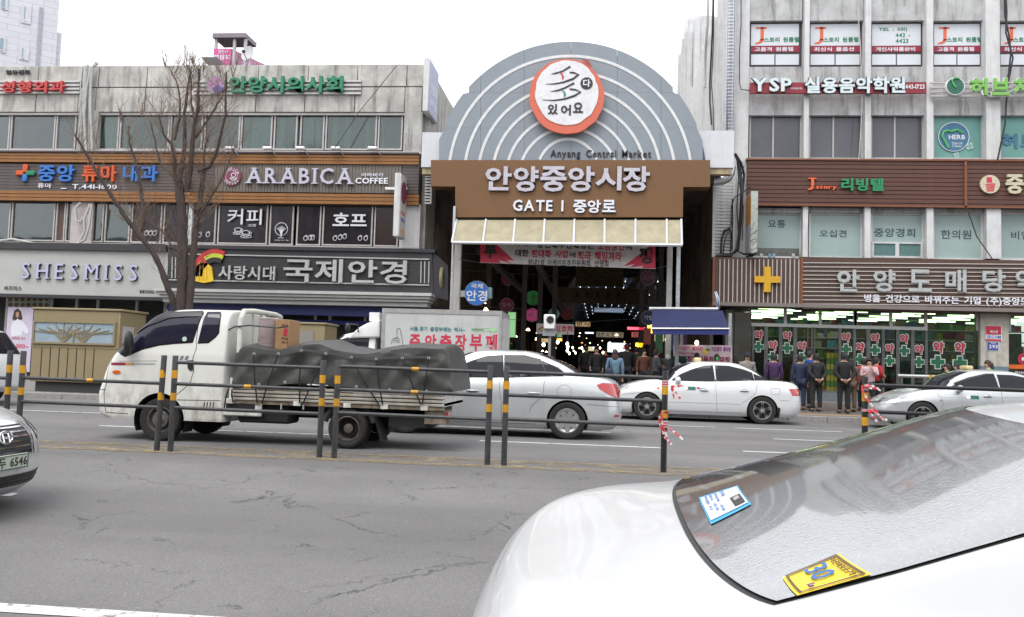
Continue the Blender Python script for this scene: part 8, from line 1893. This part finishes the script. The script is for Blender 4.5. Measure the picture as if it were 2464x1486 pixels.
blk_s = cloth('black suit', (.014, .014, .016)); navy = cloth('navy coat', (.02, .03, .07)); pad = cloth('padded black', (.022, .023, .028)); pur = cloth('purple jacket', (.06, .022, .085)); blu_ = cloth('denim blue', (.12, .20, .29)); dk = cloth('dark', (.02, .02, .024)); redc = cloth('red', (.45, .02, .03)); pinkc = cloth('pale pink', (.60, .42, .46)); grn = cloth('bright green', (.06, .45, .10)); royal = cloth('royal blue', (.02, .07, .35)); brn = cloth('rust brown', (.11, .04, .025)); gry = cloth('grey hoodie', (.25, .23, .22)); slt = cloth('slate coat', (.06, .065, .075))
def bag(mt_, x, z, y=.14):
    def f(p_):
        MB().box(x-.11, x+.11, y-.05, y+.05, z-.12, z+.12).obj('handbag', mt_, p_, bevel=.04, seg=2); MB().tube([(x-.07, y-.02, z+.1), (x*.8, y-.06, 1.42), (x+.07, y-.02, z+.1)], .012, 5).obj('bag_strap', mt_, p_)
    return f
person('man in a black suit standing with hands behind his back, seen from behind', 2031, 852, 25.3, 1.74, PI, 'back', blk_s, blk_s, coat=False)
person('man in a black padded jacket and dark trousers, hands behind his back, looking right', 1964, 857, 25.6, 1.68, PI+.3, 'back', pad, dk, puffy=True)
person('person in a long navy coat standing left of the padded jacket man', 1925, 857, 25.9, 1.62, PI, 'hang', navy, navy, coat=True)
person('person in a bright blue jacket with dark hair half hidden behind two men', 1948, 850, 26.8, 1.72, PI*.5, 'front', royal, dk)
person('woman in a purple hooded jacket behind the white taxi boot', 1862, 856, 26.2, 1.62, PI, 'hang', pur, dk)
person('person with a dark cap and grey hoodie behind the white taxi roof', 1797, 857, 26.0, 1.62, 0, 'hang', gry, dk, hat=cloth('navy cap', (.015, .018, .04)))
person('woman in a light blue denim jacket with long brown hair, seen from behind', 1479, 843, 25.6, 1.63, PI, 'hang', blu_, dk, 'brown', True, extra=bag(mat('dark bag', (.02, .03, .06), .4), .17, 1.0))
person('woman in a rust brown coat walking out of the arcade', 1549, 850, 28.2, 1.60, .2, 'hang', brn, dk, coat=True)
person('person in a dark slate coat with red gloves, turned right, before the arcade', 1578, 848, 27.4, 1.62, PI*.6, 'front', slt, dk, coat=True)
person('person in black walking into the dark arcade beside the blue jacket', 1507, 846, 29.0, 1.74, PI, 'walk', blk_s, dk)
person('second dark figure further left in the arcade mouth', 1434, 855, 29.5, 1.6, 0, 'walk', dk, dk)
person('dark figure at the bulbs deeper in the arcade', 1408, 852, 32., 1.68, PI, 'walk', dk, dk)
person('shopper in dull green deep in the arcade centre', 1530, 850, 31., 1.66, PI, 'walk', cloth('dull green', (.03, .05, .03)), dk)
person('shopper in dull wine coat between the stalls', 1455, 852, 33., 1.62, 0, 'walk', cloth('wine', (.07, .015, .02)), dk, coat=True)
def fur(p_): MB().lathe([(.07, 0), (.10, .02), (.07, .05)], 12, Matrix.Translation((0, 0, 1.43))).obj('green_band', grn, p_)
person('person with black hair standing at the plant banner behind the taxi roof lamp', 1676, 858, 26.6, 1.56, PI, 'hang', slt, dk)
person('person with a bright green hood standing at the plant banner', 1724, 860, 26.4, 1.55, PI, 'hang', cloth('dark green', (.03, .06, .03)), dk, extra=lambda p_: MB().ell((0, .09, 1.56), (.05, .03, .08), 8, 6).obj('hair_clip', grn, p_, smooth=180))
person('girl in a red jacket with black hair hugging her friend', 2108, 862, 26.3, 1.60, PI*.6, 'front', redc, dk)
person('girl wrapped in a pale pink top held by the girl in red', 2092, 866, 25.9, 1.57, -.3, 'face', pinkc, dk)
person('third girl in a red hooded top half hidden beside the pink one', 2078, 868, 26.5, 1.55, PI, 'hang', redc, dk)
person('woman in a patterned skirt half hidden behind the black suit', 2047, 868, 25.9, 1.56, PI, 'hang', cloth('brown pattern', (.14, .09, .06)), cloth('brown pattern', (.14, .09, .06)), coat=True)
person('woman with short black hair and pale scarf looking left above the silver taxi', 2279, 877, 25.4, 1.50, -PI*.5, 'hang', dk, dk)
person('woman with round black hair looking left, right of the scarf woman', 2303, 878, 25.8, 1.50, -PI*.5, 'hang', cloth('dark wine', (.05, .02, .02)), dk)
person('woman in a bright green jacket with a ponytail walking left', 2377, 862, 25.6, 1.62, -PI*.5, 'walk', grn, dk, 'brown', extra=lambda p_: MB().ell((0, .13, 1.50), (.035, .05, .14), 8, 6).obj('ponytail', hair_m['brown'], p_, smooth=180))
person('dark haired shopper standing inside the pharmacy doorway', 2002, 846, 30.6, 1.75, PI, 'hang', dk, dk)
# clothes dummies at the arcade corner
s = thing('clothes_dummy', 'headless dummy wearing a grey denim vest with white collar', 'mannequin', (P(1607, 900, 27.6)[0], 27.6, .27)); X = P(1607, 900, 27.6)[0]
_, jk, _, _, _ = body_tpl('hang'); m2 = jk.copy(); o = mkobj('vest', m2, cloth('washed black denim', (.07, .075, .08)), s); m2.transform(Matrix.Scale(.92, 4)); MB().ell((X, 27.58, 1.63), (.10, .1, .09), 10, 6).obj('white_neck', white_paint, s, smooth=180); MB().tube([(X, 27.6, .27), (X, 27.6, 1.3)], .025, 6).obj('stand', steel, s)
s = thing('hanging_sweater', 'dark green sweater with white star hanging beside the dummy', 'sweater', (P(1634, 880, 27.6)[0], 27.6, 1.1)); m2 = jk.copy(); m2.transform(Matrix.Scale(.9, 4) @ Matrix.Translation((0, 0, -.8))); mkobj('sweater', m2, cloth('bottle green', (.01, .04, .025)), s)
Xs, Zs = P(1635, 877, 27.4); star = [(Xs+.07*(1 if i % 2 == 0 else .42)*math.sin(PI*i/5), Zs+.07*(1 if i % 2 == 0 else .42)*math.cos(PI*i/5)) for i in range(10)]; MB().prism(star, FY(27.44), 0, .01).obj('star_print', let_w, s); MB().tube([(P(1634, 800, 27.6)[0], 27.6, 1.35), (P(1634, 800, 27.6)[0], 27.6, 2.6)], .01, 4).obj('hanger', black, s)
